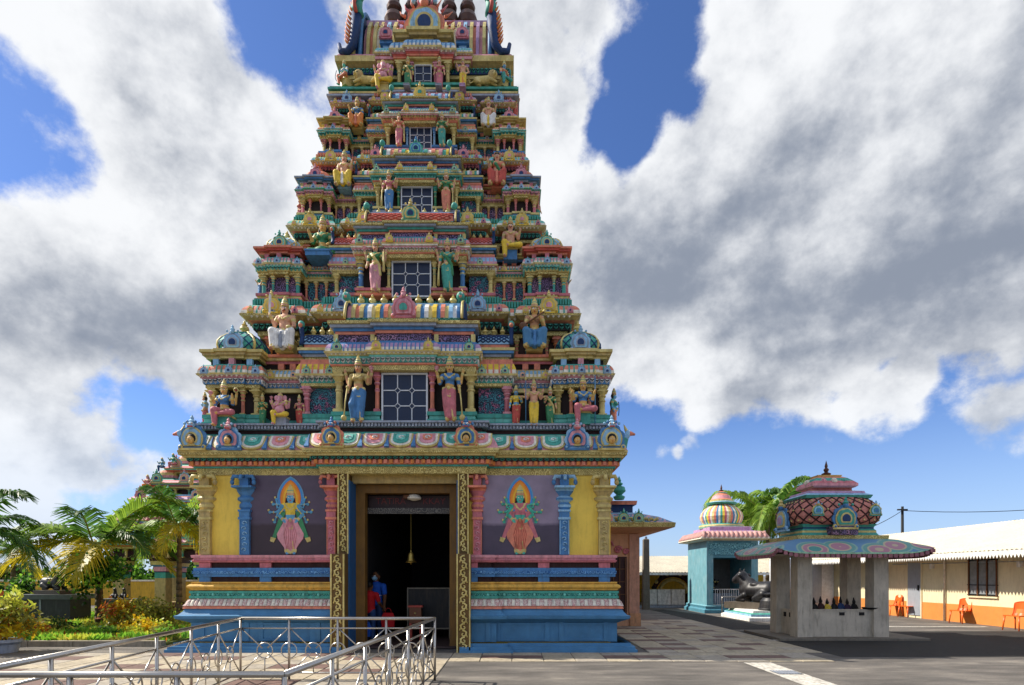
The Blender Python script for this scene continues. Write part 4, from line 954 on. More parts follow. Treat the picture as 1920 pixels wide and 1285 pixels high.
# horned gables at both ends of the vault
for s in (-1, 1):
    mb = MB(); x = X0+s*1.74; pts = []
    for i in range(19):
        a = pi*i/18; pts.append((vy+vd-1.2*vd*cos(a), vz-.1+vh*1.04*sin(a)**.85))
    mb.prism(pts, x, x+s*.16, 'navy', 'x'); mb.tube([(x+s*.17, *p) for p in pts], .07, 'gold', 6); mb.tube([(x-s*.02, *p) for p in pts], .06, 'blue', 6)
    # scaly body curling outwards at the foot
    mb.tube([(x+s*.04, vy-.30, vz+.95), (x+s*.06, vy-.32, vz+.55), (x+s*.12, vy-.32, vz+.18), (x+s*.28, vy-.32, vz-.02), (x+s*.46, vy-.30, vz+.02), (x+s*.50, vy-.28, vz+.22)], .15, 'navy', 8, r2=.05)
    for i in range(10):
        z = vz+.12+i*.105; xx = x+s*(.20-.004*i*i*.5)
        mb.tube([(xx, vy-.36, z), (xx+s*.10, vy-.38, z+.10), (xx+s*.13, vy-.36, z+.18)], .04, 'salmon' if i % 2 else 'orange', 5, r2=.012)
    mb.tube([(x, vy-.30, vz+.95), (x+s*.02, vy-.34, vz+1.15), (x-s*.02, vy-.36, vz+1.34)], .16, 'teal', 8, r2=.12)
    mb.sphere((x-s*.0, vy-.42, vz+1.40), .2, 'teal', 10, 7); mb.sphere((x, vy-.58, vz+1.34), .12, 'salmon', 8, 5)
    for q in (-1, 1): mb.sphere((x+q*.1, vy-.58, vz+1.47), .05, 'white', 6, 4); mb.tube([(x+q*.12, vy-.4, vz+1.55), (x+q*.26, vy-.4, vz+1.72), (x+q*.2, vy-.4, vz+1.9)], .06, 'gold', 5, r2=.015)
    mb.tube([(x, vy-.5, vz+1.25), (x+s*.04, vy-.55, vz+1.05), (x+s*.0, vy-.5, vz+.85)], .05, 'red', 5)
    mb.build('horned_gable', T)
KAL = mat('kalasa_copper', '#5a4038', rough=.4, metal=.35, var=.3, dirt=.3, nscale=6)
for i in range(5):
    mb = MB(); mb.lathe([(.12, 0), (.2, .03), (.1, .08), (.24, .2), (.285, .34), (.24, .48), (.12, .56), (.20, .64), (.22, .72), (.17, .84), (.08, .9), (.15, .97), (.12, 1.05), (.05, 1.12), (.1, 1.2), (.02, 1.45), (0, 1.6)], KAL, n=14); 
    mb.build('kalasa', T, (X0+(i-2)*.52, vy+vd, kt))
# ------------------------------------------------------------------ painted statues
def crown_mesh(style, c='gold'):
    mb = MB()
    if style == 'tall': mb.lathe([(.060, 0, c), (.066, .015, 'rose'), (.058, .03, c), (.062, .045, c), (.050, .075, 'teal'), (.053, .085, c), (.038, .115, c), (.040, .122, c), (.022, .145, c), (.026, .155, c), (0, .185, c)], c, n=12)
    elif style == 'bun': mb.lathe([(.05, 0, 'hair'), (.055, .02, c), (.045, .035, 'hair'), (.04, .06, 'hair'), (0, .085, 'hair')], c, n=10)
    else: mb.lathe([(.064, 0, c), (.07, .02, c), (.05, .05, 'rose'), (.05, .06, c), (0, .10, c)], c, n=12)
    for q in (-1, 1): mb.sphere((q*.06, -.01, -.025), .018, c, 6, 4)
    return mb
def figure(name, x, ytop, ybot, d, pose='stand', skin='skin', low='rose', top=None, arms='RL', crown='tall', hip=.0, female=True, hold=None, label='', group=None, rz=0, belly=False, elephant=False, moustache=False, parent=None, flat=None, sash=None, low2=None, h=.011, hz=None, cat='statue', loc=None, tot=None):
    """a figure facing the viewer; built in units of its own standing height, then scaled to the pixel height given"""
    F = []; sx = hip
    if pose == 'stand':
        HZ = .52; hipx = sx; fl = .0
        kn = [(-.055+sx*.6, -.02, .28), (.055+sx*.6, -.02, .28)]; ft = [(-.05, -.01, .03), (.055, -.01, .03)]
        if pose == 'stand' and low2 == 'bent': kn[0] = (-.10+sx*.6, -.06, .30); ft[0] = (-.075, -.02, .03)
        for i, s in enumerate((-1, 1)):
            F += [c_((s*.05+hipx, 0, HZ), kn[i], .075, .058, low), c_(kn[i], (ft[i][0], 0, .06), .058, .045, low)]
            F += [c_((ft[i][0], .01, .025), (ft[i][0]+s*.012, -.075, .016), .024, .018, skin)]
        if female: F += [c_((hipx, .01, HZ-.05), (0, .0, .08), .075, .06, low)]
        F += [c_((hipx+.0, -.055, HZ-.02), (hipx*.4+.005, -.06, .08), .020, .030, low2 if low2 and low2 != 'bent' else low), e_((hipx, 0, HZ+.01), (.115, .085, .075), low)]
        for q in (-1, 1): F += [c_((hipx+q*.03, -.066, HZ-.04), (q*.045, -.055, .07), .007, .009, 'gold' if q > 0 else low)]
        for i in (0, 1): F += [c_((ft[i][0], 0, .062), (ft[i][0], 0, .075), .049, .049, 'gold', .003)]
        F += [c_((hipx-.07, -.03, HZ-.05), (hipx+.02, -.088, HZ-.10), .008, .008, 'gold', .002), c_((hipx+.02, -.088, HZ-.10), (hipx+.08, -.03, HZ-.04), .008, .008, 'gold', .002)]
        zo = 0
    else:
        HZ = .30; hipx = 0; zo = HZ-.52
        if pose == 'lotus':
            for s in (-1, 1): F += [c_((s*.05, 0, .10), (s*.20, -.10, .07), .075, .06, low), c_((s*.20, -.10, .07), (-s*.04, -.15, .045), .052, .03, low)]
            F += [e_((0, -.03, .10), (.15, .12, .08), low)]; HZ = .12; zo = HZ-.52
        else:
            wide = .15 if pose == 'wide' else .12; rr = .064 if pose == 'wide' else .068
            for s in (-1, 1):
                if pose == 'cross' and s > 0:
                    F += [c_((.05, 0, .30), (.20, -.13, .27), .075, .058, low), c_((.20, -.13, .27), (-.02, -.17, .24), .05, .032, low), e_((-.06, -.18, .24), (.035, .03, .022), skin)]; continue
                F += [c_((s*.05, 0, .30), (s*wide, -.16, .30), .08, rr, low), c_((s*wide, -.16, .29), (s*(wide-.01), -.15, .06), rr*.95, rr*.85 if pose == 'wide' else .046, low)]
                F += [c_((s*(wide-.01), -.14, .025), (s*(wide+.005), -.22, .018), .026, .02, skin)]
            if pose == 'wide': F += [c_((0, -.12, .28), (0, -.12, .06), .055, .055, low), c_((0, -.19, .27), (0, -.19, .05), .022, .035, low2 or low), c_((-.09, -.17, .27), (-.07, -.17, .06), .038, .04, low), c_((.09, -.17, .27), (.07, -.17, .06), .038, .04, low)]
            if pose == 'wide': F += [c_((q*.035, -.20, .25), (q*.045, -.215, .04), .006, .009, low) for q in (-1, 1, 2.6, -2.6)]+[c_((q*(wide-.01), -.15, .055), (q*(wide-.01), -.15, .066), rr*.88, rr*.88, 'gold', .002) for q in (-1, 1)]
            F += [e_((0, 0, .30), (.12, .09, .08), low)]
    def T(p): return (p[0]+hipx*.5, p[1], p[2]+zo)
    tc = top or skin
    F += [c_((hipx, 0, HZ+.03), T((0, .0, .66)), .078 if female else .085, .068 if female else .085, skin, .03), c_(T((0, 0, .66)), T((0, .01, .765)), .07 if female else .088, .088 if female else .10, tc, .03)]
    F += [c_(T((-.105, .01, .80)), T((.105, .01, .80)), .045, .045, tc, .03)]
    if female:
        for s in (-1, 1): F += [e_(T((s*.045, -.075, .735)), (.045, .042, .042), tc, .02)]
    else:
        for s in (-1, 1): F += [e_(T((s*.05, -.06, .75)), (.055, .035, .04), tc, .02)]
    if belly: F += [e_(T((0, -.06, .60)), (.12, .11, .11), skin, .03)]
    F += [c_((hipx-.09, -.02, HZ+.055), (hipx+.09, -.02, HZ+.055), .030, .030, 'gold', .005), e_((hipx, -.10, HZ+.05), (.03, .02, .03), 'gold', .005)]
    N = [T((-.085, -.02, .835)), T((-.05, -.095, .775)), T((0, -.115, .735)), T((.05, -.095, .775)), T((.085, -.02, .835))]
    for a, b in zip(N, N[1:]): F += [c_(a, b, .012, .012, 'gold', .004)]
    F += [c_(T((0, .01, .80)), T((0, -.005, .88)), .038, .034, skin, .02)]
    hc = T((0, -.015, .925)); hx, hy, hzz = hc
    F += [e_(hc, (.055, .06, .072), skin, .015)]
    if elephant:
        F += [e_((hx, hy-.01, hzz-.005), (.075, .07, .075), skin, .02)]
        for s in (-1, 1): F += [e_((hx+s*.105, hy+.02, hzz), (.062, .018, .075), 'pink', .012), c_((hx+s*.035, hy-.06, hzz-.05), (hx+s*.045, hy-.12, hzz-.07), .010, .005, 'white', .003)]
        tr = [(hx, hy-.06, hzz-.02), (hx, hy-.095, hzz-.10), (hx-.02, hy-.10, hzz-.18), (hx-.06, hy-.11, hzz-.22), (hx-.09, hy-.12, hzz-.20)]
        for i, (a, b) in enumerate(zip(tr, tr[1:])): F += [c_(a, b, .036-.006*i, .030-.006*i, skin, .012)]
    else:
        F += [c_((hx, hy-.056, hzz+.005), (hx, hy-.070, hzz-.02), .008, .011, skin, .008), e_((hx, hy-.056, hzz-.040), (.019, .012, .007), 'red', .003)]
        F += [e_((hx, hy+.025, hzz+.02), (.062, .055, .068), 'hair', .01), c_((hx-.055, hy+.03, hzz-.01), (hx-.075, hy+.03, hzz-.12), .026, .022, 'hair', .01), c_((hx+.055, hy+.03, hzz-.01), (hx+.075, hy+.03, hzz-.12), .026, .022, 'hair', .01)]
        if moustache: F += [c_((hx-.04, hy-.055, hzz-.02), (hx, hy-.064, hzz-.028), .007, .008, 'hair', .002), c_((hx+.04, hy-.055, hzz-.02), (hx, hy-.064, hzz-.028), .007, .008, 'hair', .002)]
    for s in (-1, 1):
        F += [e_((hx+s*.022, hy-.053, hzz+.012), (.013, .010, .008), 'white', .001), e_((hx+s*.022, hy-.061, hzz+.012), (.007, .006, .007), 'black', .0), c_((hx+s*.010, hy-.056, hzz+.030), (hx+s*.034, hy-.050, hzz+.030), .005, .004, 'hair', .0)]
    # arms: capitals right/left of the picture; letters say the gesture
    AR = {'d': ((.155, .01, .655), (.175, -.04, .525)), 'r': ((.165, -.02, .67), (.20, -.11, .79)), 'u': ((.185, .02, .70), (.225, .0, .87)), 'l': ((.15, -.03, .66), (.06, -.15, .60)), 'o': ((.19, .0, .70), (.29, -.06, .70)), 'k': ((.15, -.02, .655), (.13, -.16, .56)), 'h': ((.20, .03, .66), (.11, -.04, .56)), 'v': ((.16, -.03, .66), (.10, -.13, .735)), 's': ((.20, .0, .66), (.26, -.02, .58))}
    hands = []
    for side, gs in zip((-1, 1), arms.split('/')):
        for j, gch in enumerate(gs):
            el, ha = AR[gch]; sh = (side*.125, .012+.02*j, .80-.02*j)
            el = (side*el[0], el[1]+.02*j, el[2]); ha = (side*ha[0], ha[1]+.01*j, ha[2])
            F += [c_(T(sh), T(el), .042, .033, tc if (top and j == 0) else skin, .015)]
            F += [c_(T(el), T(ha), .031, .022, skin, .008)]
            dv = np.array(ha)-np.array(el); dv = dv/np.linalg.norm(dv); tip = np.array(ha)+dv*.045
            F += [c_(T(ha), T(tuple(tip)), .024, .014, skin, .006)]
            pd = np.array((-dv[2], 0, dv[0]))*side
            F += [c_(T(ha), T(tuple(np.array(ha)+dv*.02-pd*.03)), .011, .008, skin, .004)]
            md = np.array(el)*.35+np.array(sh)*.65; F += [c_(T(tuple(md-.0)), T(tuple(md+(np.array(el)-np.array(sh))*.06)), .045, .044, 'gold', .002)]
            wr = np.array(ha)*.85+np.array(el)*.15; F += [c_(T(tuple(wr)), T(tuple(wr-dv*.018)), .027, .027, 'gold', .002)]
            hands.append((T(ha), side, gch))
    if sash:
        for a, b in (((-.11, -.02, .82), (-.02, -.115, .70)), ((-.02, -.115, .70), (.09, -.06, .56)), ((.09, -.06, .56), (.11, -.04, .36))): F += [c_(T(a), T(b), .028, .03, sash, .004)]
    total = hzz+.072+(0 if crown is None else .15 if crown == 'tall' else .06)
    Hpx = (ybot-ytop)*d/FPX; sc = (tot or Hpx)/total
    base = loc if loc is not None else px(x, ybot, d)
    me = sdf_mesh(name, F, h)
    if flat: me.transform(Matrix.Diagonal((1, flat, 1, 1)))
    if parent is not None:
        root = link(name, me, parent, base, scale=(sc, sc, sc))
    else:
        root = empty(name, base, rz, label, cat, group); root.scale = (sc, sc, sc)
        b = link('body', me, root)
    if crown:
        cm = crown_mesh(crown).mesh('crown')
        if flat: cm.transform(Matrix.Diagonal((1, flat*1.0, 1, 1)))
        link('crown', cm, root if parent is None else root, (hx, hy*(flat or 1), hzz+.045))
    if hold and parent is None:
        for (hi, what) in hold:
            (ax, ay, az), side, g = hands[hi]; mb = MB()
            if what == 'mace':
                mb.tube([(ax, ay-.02, az+.06), (ax+side*.03, ay-.04, az-.2), (ax+side*.05, ay-.05, .06)], .012, 'gold', 6); mb.sphere((ax+side*.05, ay-.05, .06), .05, 'gold', 10, 6); mb.sphere((ax, ay-.02, az+.07), .025, 'gold', 8, 5)
            elif what == 'sword': mb.tube([(ax, ay-.02, az-.04), (ax, ay-.03, az+.03)], .012, 'gold', 6); mb.prism([(ax-.014, az+.03), (ax+.014, az+.03), (ax+.03, az+.30), (ax+.0, az+.36), (ax-.008, az+.3)], ay-.035, ay-.025, 'white')
            elif what == 'spear': mb.tube([(ax, ay-.025, .02), (ax, ay-.025, az+.28)], .009, 'deepblue', 6); mb.lathe([(.012, az+.28), (.028, az+.32), (0, az+.40)], 'gold', cx=ax, cy=ay-.025, n=8)
            elif what == 'lotus': mb.sphere((ax, ay-.02, az+.06), .035, 'pink', 8, 5); mb.lathe([(.01, az+.0), (.01, az+.04), (.05, az+.08), (.02, az+.10), (0, az+.11)], 'pink', cx=ax, cy=ay-.02, n=8)
            elif what == 'disc': mb.tube([(ax+.04*cos(q*pi/6), ay-.02, az+.07+.04*sin(q*pi/6)) for q in range(12)], .012, 'gold', 5, closed=True); mb.sphere((ax, ay-.02, az+.07), .018, 'red', 6, 4)
            elif what == 'bowl': mb.sphere((ax, ay-.03, az+.01), .045, 'gold', 10, 6, sz=.7)
            elif what == 'bow': mb.tube([(ax+side*(.03+.07*sin(pi*q/8)), ay-.02, az-.18+.36*q/8) for q in range(9)], .012, 'navy', 5)
            elif what == 'veena': mb.tube([(ax-.30, ay-.03, az-.14), (ax+.06, ay-.04, az+.10)], .014, 'brown', 6); mb.sphere((ax-.30, ay-.03, az-.14), .07, 'brown', 10, 6, sy=.6); mb.sphere((ax+.06, ay-.03, az+.11), .03, 'gold', 8, 5)
            elif what == 'club': mb.tube([(ax, ay-.02, az), (ax+side*.01, ay-.04, az-.42)], .014, 'gold', 6, r2=.03)
            mb.build({'mace': 'mace', 'disc': 'ring_weapon', 'veena': 'lute'}.get(what, what), root)
    return root, sc
def pedestal(root, w, hgt, c='grey', dep=.3):
    """block under a statue, in the statue's own units"""
    mb = MB(); mb.box(-w, w, -dep, dep*.8, -hgt, -hgt*.3, c); mb.box(-w*1.06, w*1.06, -dep*1.05, dep*.85, -hgt*.3, 0, c); mb.build('pedestal', root)
def throne(root, w, c, dep=.16):
    mb = MB(); mb.box(-w, w, -.07, dep, .0, .20, c); mb.box(-w*1.1, w*1.1, -.10, dep*1.1, .20, .235, 'gold'); mb.build('seat', root)
GD = 'painted statues on the gateway tower'
# lowest storey
r, k = figure('seated_statue', 421, 712, 803, 12.15, 'cross', 'sking', 'rose', 'blue', 'ru/ru', label='four-armed blue-bloused statue sitting in the corner shrine beside the elephant-headed group', group=GD, hold=[(0, 'lotus'), (3, 'disc')]); throne(r, .13, 'teal')
r, k = figure('standing_statue', 492, 738, 800, 12.35, 'stand', 'sking', 'green', 'green', 'd/v', label='small statue in dark green robe standing left of the elephant-headed statue', group=GD, h=0.0133, hip=.02)
r, k = figure('elephant_headed_statue', 526, 737, 799, 12.2, 'cross', 'pink', 'yellow', None, 'ru/ru', 'flat', female=False, belly=True, elephant=True, label='pink elephant-headed statue in yellow dhoti sitting between two standing statues on the lowest storey', group=GD, h=0.0126, hold=[(1, 'lotus'), (2, 'bowl')]); throne(r, .16, 'grey')
r, k = figure('standing_statue', 562, 740, 800, 12.4, 'stand', 'skin', 'red', 'rose', 'v/d', label='small statue in red skirt standing right of the elephant-headed statue on the lowest storey', group=GD, h=0.0133, hip=-.02)
r, k = figure('guardian_statue', 671, 668, 793, 11.95, 'stand', 'skinb', 'blue', 'ochre', 'du/ru', low2='bent', hip=.02, label='four-armed guardian statue in blue trousers leaning on a golden mace left of the lowest window', group=GD, hold=[(0, 'mace'), (3, 'lotus')])
r, k = figure('guardian_statue', 845, 668, 792, 11.95, 'stand', 'sking', 'rose', 'blue', 'ru/du', hip=-.03, label='four-armed guardian statue in pink skirt and blue blouse with mace right of the lowest window', group=GD, hold=[(2, 'mace'), (1, 'lotus')], sash=None)
r, k = figure('standing_statue', 967, 722, 799, 12.3, 'stand', 'bluef', 'red', 'yellow', 'd/v', label='blue-faced statue in yellow blouse and red skirt beside the many-armed statue', group=GD, h=0.0126, hip=.02)
r, k = figure('standing_statue', 1001, 711, 799, 12.2, 'stand', 'skin', 'yellow', None, 'oru/oru', female=False, label='six-armed bare-chested statue in long yellow dhoti between two standing statues', group=GD, h=0.0115, hold=[(1, 'spear')])
r, k = figure('standing_statue', 1032, 724, 799, 12.35, 'stand', 'skin', 'green', 'green', 'v/d', label='statue in deep green sari standing beside the yellow-robed six-armed statue', group=GD, h=0.0126, hip=-.02, sash='gold')
r, k = figure('seated_statue', 1093, 704, 797, 12.15, 'cross', 'sking', 'rose', 'blue', 'ru/ru', label='four-armed statue with pink skirt sitting in the corner shrine right of the six-armed statue', group=GD, hold=[(3, 'spear')]); throne(r, .13, 'teal')
r, k = figure('standing_statue', 1150, 728, 812, 12.9, 'stand', 'bluef', 'salmon', 'teal', 'd/o', label='archer statue with salmon skirt on the outer corner beside the corner shrine', group=GD, hold=[(1, 'bow')], rz=radians(70), h=0.0126)
r, k = figure('standing_statue', 385, 735, 805, 13.2, 'stand', 'skin', 'rose', 'sky', 'o/d', label='statue with outstretched arm on the outer flank behind the left corner shrine', group=GD, hold=[(0, 'bow')], rz=radians(-70), h=0.0133)
# seated on the parapet of the lowest storey
r, k = figure('seated_statue', 535, 557, 663, 12.62, 'wide', 'skin', 'white', None, 'r/k', female=False, moustache=True, label='bare-chested moustached statue in wide white dhoti raising a sword', group=GD, hold=[(0, 'sword'), (1, 'bowl')], low2='grey'); throne(r, .14, 'gold')
r, k = figure('seated_statue', 1002, 559, 660, 12.62, 'wide', 'sking', 'deepblue', 'skinb', 'k/v', label='statue in wide blue skirt sitting and holding a lute', group=GD, hold=[(1, 'veena')], low2='blue'); throne(r, .14, 'gold')
# second storey
r, k = figure('guardian_statue', 704, 447, 549, 12.8, 'stand', 'skin', 'pink', 'green', 'du/ru', hip=.0, label='four-armed guardian statue in pale pink skirt and green blouse left of the second window', group=GD, sash='gold', hold=[(1, 'lotus'), (2, 'club')])
r, k = figure('guardian_statue', 840, 447, 549, 12.8, 'stand', 'skin', 'teal', 'teal', 'du/ru', hip=-.02, label='four-armed guardian statue in green sari right of the second window', group=GD, sash='green', hold=[(0, 'club'), (3, 'lotus')])
r, k = figure('seated_statue', 606, 404, 486, 13.45, 'lotus', 'sking', 'green', 'green', 'r/k', label='seated statue all in dark green with one arm raised', group=GD); pedestal(r, .2, .1, 'blue')
r, k = figure('seated_statue', 957, 407, 490, 13.45, 'cross', 'skin', 'yellow', None, 'k/r', female=False, moustache=True, label='bare-chested moustached statue in yellow dhoti seated with one leg hanging', group=GD); throne(r, .14, 'blue')
r, k = figure('standing_statue', 488, 508, 562, 13.7, 'stand', 'skin', 'blue', 'teal', 'r/d', label='small statue in blue skirt on the outer flank above the white-dhoti statue', group=GD, rz=radians(-50), h=0.0148)
r, k = figure('standing_statue', 1061, 508, 560, 13.7, 'stand', 'skin', 'rose', 'blue', 'd/r', label='small statue in pink skirt on the outer flank above the lute player', group=GD, rz=radians(50), h=0.0148)
# third storey
r, k = figure('guardian_statue', 729, 318, 398, 13.55, 'stand', 'skinb', 'blue', 'rose', 'du/ru', label='four-armed guardian statue in steel blue trousers left of the third window', group=GD, h=0.0126, hip=.01, hold=[(0, 'club')])
r, k = figure('guardian_statue', 837, 318, 400, 13.55, 'stand', 'skin', 'salmon', 'green', 'ru/du', label='four-armed guardian statue in red trousers and green blouse right of the third window', group=GD, h=0.0126, hip=-.01, hold=[(2, 'club')])
r, k = figure('seated_statue', 646, 282, 357, 14.05, 'wide', 'skin', 'yellow', None, 'k/r', female=False, label='bare-chested statue in wide yellow dhoti with blue belt', group=GD, h=0.0126, low2='white'); throne(r, .14, 'sky')
r, k = figure('seated_statue', 932, 285, 356, 14.05, 'wide', 'skin', 'red', 'salmon', 'r/k', crown='bun', label='seated statue in red robe with long black hair', group=GD, h=0.0126, low2='salmon', sash='green'); throne(r, .14, 'salmon')
r, k = figure('standing_statue', 563, 368, 424, 14.3, 'stand', 'skin', 'rose', 'rose', 'd/r', label='small statue all in pink on the outer flank of the third storey', group=GD, rz=radians(-40), h=0.0148)
r, k = figure('standing_statue', 1008, 370, 420, 14.3, 'stand', 'skin', 'teal', 'pink', 'r/d', label='small statue with teal skirt on the outer flank of the third storey', group=GD, rz=radians(40), h=0.0148)
# fourth storey
r, k = figure('guardian_statue', 748, 210, 275, 14.15, 'stand', 'skin', 'rose', 'salmon', 'r/d', label='slender guardian statue in pink skirt left of the fourth window', group=GD, h=0.0133, hip=.01, hold=[(1, 'club')])
r, k = figure('guardian_statue', 829, 210, 276, 14.15, 'stand', 'skin', 'teal', 'green', 'd/r', label='slender guardian statue in dark green sari right of the fourth window', group=GD, h=0.0133, hip=-.01)
r, k = figure('seated_statue', 670, 182, 245, 14.6, 'wide', 'sking', 'orange', 'blue', 'r/k', label='statue with orange skirt and blue blouse seated with raised arm', group=GD, h=0.0133, low2='salmon'); throne(r, .14, 'gold')
r, k = figure('seated_statue', 916, 182, 246, 14.6, 'wide', 'skin', 'white', None, 'k/r', female=False, label='bare-chested statue in yellow and white dhoti high on the fourth storey', group=GD, h=0.0133, low2='yellow'); throne(r, .14, 'gold')
r, k = figure('dancing_statue', 966, 168, 222, 14.9, 'stand', 'salmon', 'red', 'red', 'o/u', label='red dancing statue on the outer flank below the lion riders', group=GD, rz=radians(40), h=0.0148, low2='bent')
# fifth storey
r, k = figure('guardian_statue', 765, 106, 171, 14.6, 'stand', 'sking', 'green', 'green', 'd/d', label='green-robed guardian statue left of the topmost window', group=GD, h=0.0133, sash='gold'); pedestal(r, .1, .06)
r, k = figure('guardian_statue', 824, 106, 171, 14.6, 'stand', 'skin', 'rose', 'rose', 'd/d', label='pink-robed guardian statue right of the topmost window', group=GD, h=0.0133); pedestal(r, .1, .06)
r, k = figure('elephant_headed_statue', 719, 114, 177, 14.65, 'cross', 'pink', 'yellow', None, 'ru/ru', 'flat', female=False, belly=True, elephant=True, label='elephant-headed statue in yellow dhoti on the topmost storey', group=GD, h=0.0133); throne(r, .14, 'gold')
r, k = figure('standing_statue', 868, 108, 170, 14.65, 'stand', 'skin', 'yellow', None, 'r/h', female=False, label='bare-chested statue in yellow dhoti and green sash on the topmost storey', group=GD, h=0.0133, low2='orange'); pedestal(r, .1, .1, 'lilac')
def lion(x, ybot, d, s, lab):
    F = [c_((0, 0, .17), (s*.34, 0, .15), .10, .085, 'gold', .04), e_((-s*.10, -.03, .26), (.13, .12, .14), 'ochre', .02), e_((-s*.15, -.09, .25), (.075, .07, .075), 'gold', .02), c_((-s*.17, -.14, .23), (-s*.18, -.18, .215), .035, .028, 'gold', .01), e_((-s*.18, -.205, .225), (.016, .012, .012), 'black', 0)]
    for q in (-1, 1): F += [e_((-s*.15+q*.035, -.15, .275), (.013, .01, .013), 'black', 0), e_((-s*.10+q*.07, -.03, .37), (.03, .02, .035), 'gold', .005), c_((-s*.06, q*.06-.02, .12), (-s*.20, q*.06-.05, .03), .04, .03, 'gold', .02), c_((s*.32, q*.06, .10), (s*.24, q*.07-.04, .03), .06, .03, 'gold', .02)]
    F += [c_((s*.40, .02, .16), (s*.52, .02, .10), .02, .015, 'gold', .01), c_((s*.52, .02, .10), (s*.56, .02, .2), .015, .012, 'gold', .01), e_((s*.56, .02, .23), (.025, .02, .035), 'ochre', .005)]
    r = empty('lion_statue', px(x, ybot, d), 0, lab, 'statue', GD); r.scale = (.95,)*3; link('body', sdf_mesh('lion', F, .016), r)
    return r
lion(680, 162, 14.72, 1, 'golden lion statue lying beside the elephant-headed statue on the topmost storey')
lion(917, 162, 14.72, -1, 'golden lion statue lying beside the yellow-dhoti statue on the topmost storey')
r, k = figure('seated_statue', 646, 112, 163, 14.85, 'cross', 'tealf', 'salmon', 'sky', 'o/k', label='teal-skinned archer statue seated by the golden lion next to the elephant-headed statue', group=GD, h=0.0141, rz=radians(-35), hold=[(0, 'bow')]); throne(r, .13, 'gold')
r, k = figure('seated_statue', 945, 114, 165, 14.85, 'cross', 'bluef', 'teal', 'salmon', 'k/o', label='blue-faced statue seated by the golden lion next to the yellow-dhoti statue', group=GD, h=0.0141, rz=radians(35)); throne(r, .13, 'gold')

# ---------------- low-relief paintings on the purple panels
for (xm, skin, low, top, scarf, wpar, nm) in ((546, 'bluef', 'pink', 'yellow', 'green', base_wall[0], 'a'), (975, 'tealf', 'salmon', 'rose', 'rose', base_wall[1], 'b')):
    y = WY-.034; c = px(xm, 1042, WY)
    mb = MB()
    def leaf(w, h, zb, m, yy):
        T_ = [i/16 for i in range(17)]; hw = [w*1.75*(t**.55)*((1-t)**.75) for t in T_]
        mb.prism([(c.x+hw[i], zb+h*T_[i]) for i in range(17)]+[(c.x-hw[i], zb+h*T_[i]) for i in range(15, 0, -1)], yy, y+.01, m)
    for i, (w, h, cc_) in enumerate(((.40, .80, '#6f9fc0'), (.375, .765, '#4f97cf'), (.35, .73, '#3f8fd6'), (.315, .69, '#c8793a'), (.29, .66, '#ea8a30'), (.255, .61, '#f09a34'), (.215, .55, '#f4c23c'), (.17, .48, '#e88a34'))):
        leaf(w, h, c.z+.90+.012*i, mat('aura_%d' % i, cc_, rough=.6, var=.12, dirt=.08), y-.002-.0014*i)
    for s in (-1, 1): mb.prism([(c.x+s*.10, c.z+.95), (c.x+s*.20, c.z+.93), (c.x+s*.40, c.z+.36), (c.x+s*.34, c.z+.33), (c.x+s*.22, c.z+.55)], y-.012, y+.01, scarf); mb.prism([(c.x+s*.31, c.z+.37), (c.x+s*.42, c.z+.40), (c.x+s*.44, c.z+.31), (c.x+s*.36, c.z+.28)], y-.014, y+.01, 'gold')
    mb.prism([(c.x-.10, c.z+.80), (c.x+.10, c.z+.80), (c.x+.29, c.z+.46), (c.x+.27, c.z+.36), (c.x+.12, c.z+.15), (c.x, c.z+.10), (c.x-.12, c.z+.15), (c.x-.27, c.z+.36), (c.x-.29, c.z+.46)], y-.016, y+.01, low)
    mb.prism([(c.x-.10, c.z+.16), (c.x, c.z+.11), (c.x+.10, c.z+.16), (c.x+.06, c.z+.06), (c.x, c.z+.03), (c.x-.06, c.z+.06)], y-.018, y+.01, 'gold')
    for i in range(-3, 4): mb.tube([(c.x+i*.012, y-.018, c.z+.78), (c.x+i*.045, y-.02, c.z+.45), (c.x+i*.026, y-.018, c.z+.14)], .006, 'rose' if nm == 'a' else 'red', 4)
    for s in (-1, 1):
        for (ex, ez, hx_, hz_) in ((.28, 1.02, .30, 1.20), (.30, .93, .44, .93), (.27, .90, .34, .72), (.25, 1.10, .37, 1.10)):
            mb.tube([(c.x+s*.15, y-.006, c.z+1.06), (c.x+s*ex, y-.006, c.z+ez), (c.x+s*hx_, y-.006, c.z+hz_)], .028, skin, 6, r2=.02); mb.sphere((c.x+s*hx_, y-.006, c.z+hz_), .034, skin, 8, 5, sy=.4); mb.sphere((c.x+s*(hx_+.03), y-.006, c.z+hz_+.045), .026, 'gold', 6, 4, sy=.4)
            mb.sphere((c.x+s*(.6*ex+.4*hx_), y-.014, c.z+.6*ez+.4*hz_), .028, 'gold', 6, 4, sy=.5)
    mb.build('mural_painting', wpar)
    r, k = figure('mural_figure', xm, 0, 0, WY, 'stand', skin, low, top, 'h/h', 'tall', flat=.06, parent=wpar, loc=Vector((c.x, y-.012, c.z+.02)), tot=1.50, h=.012)
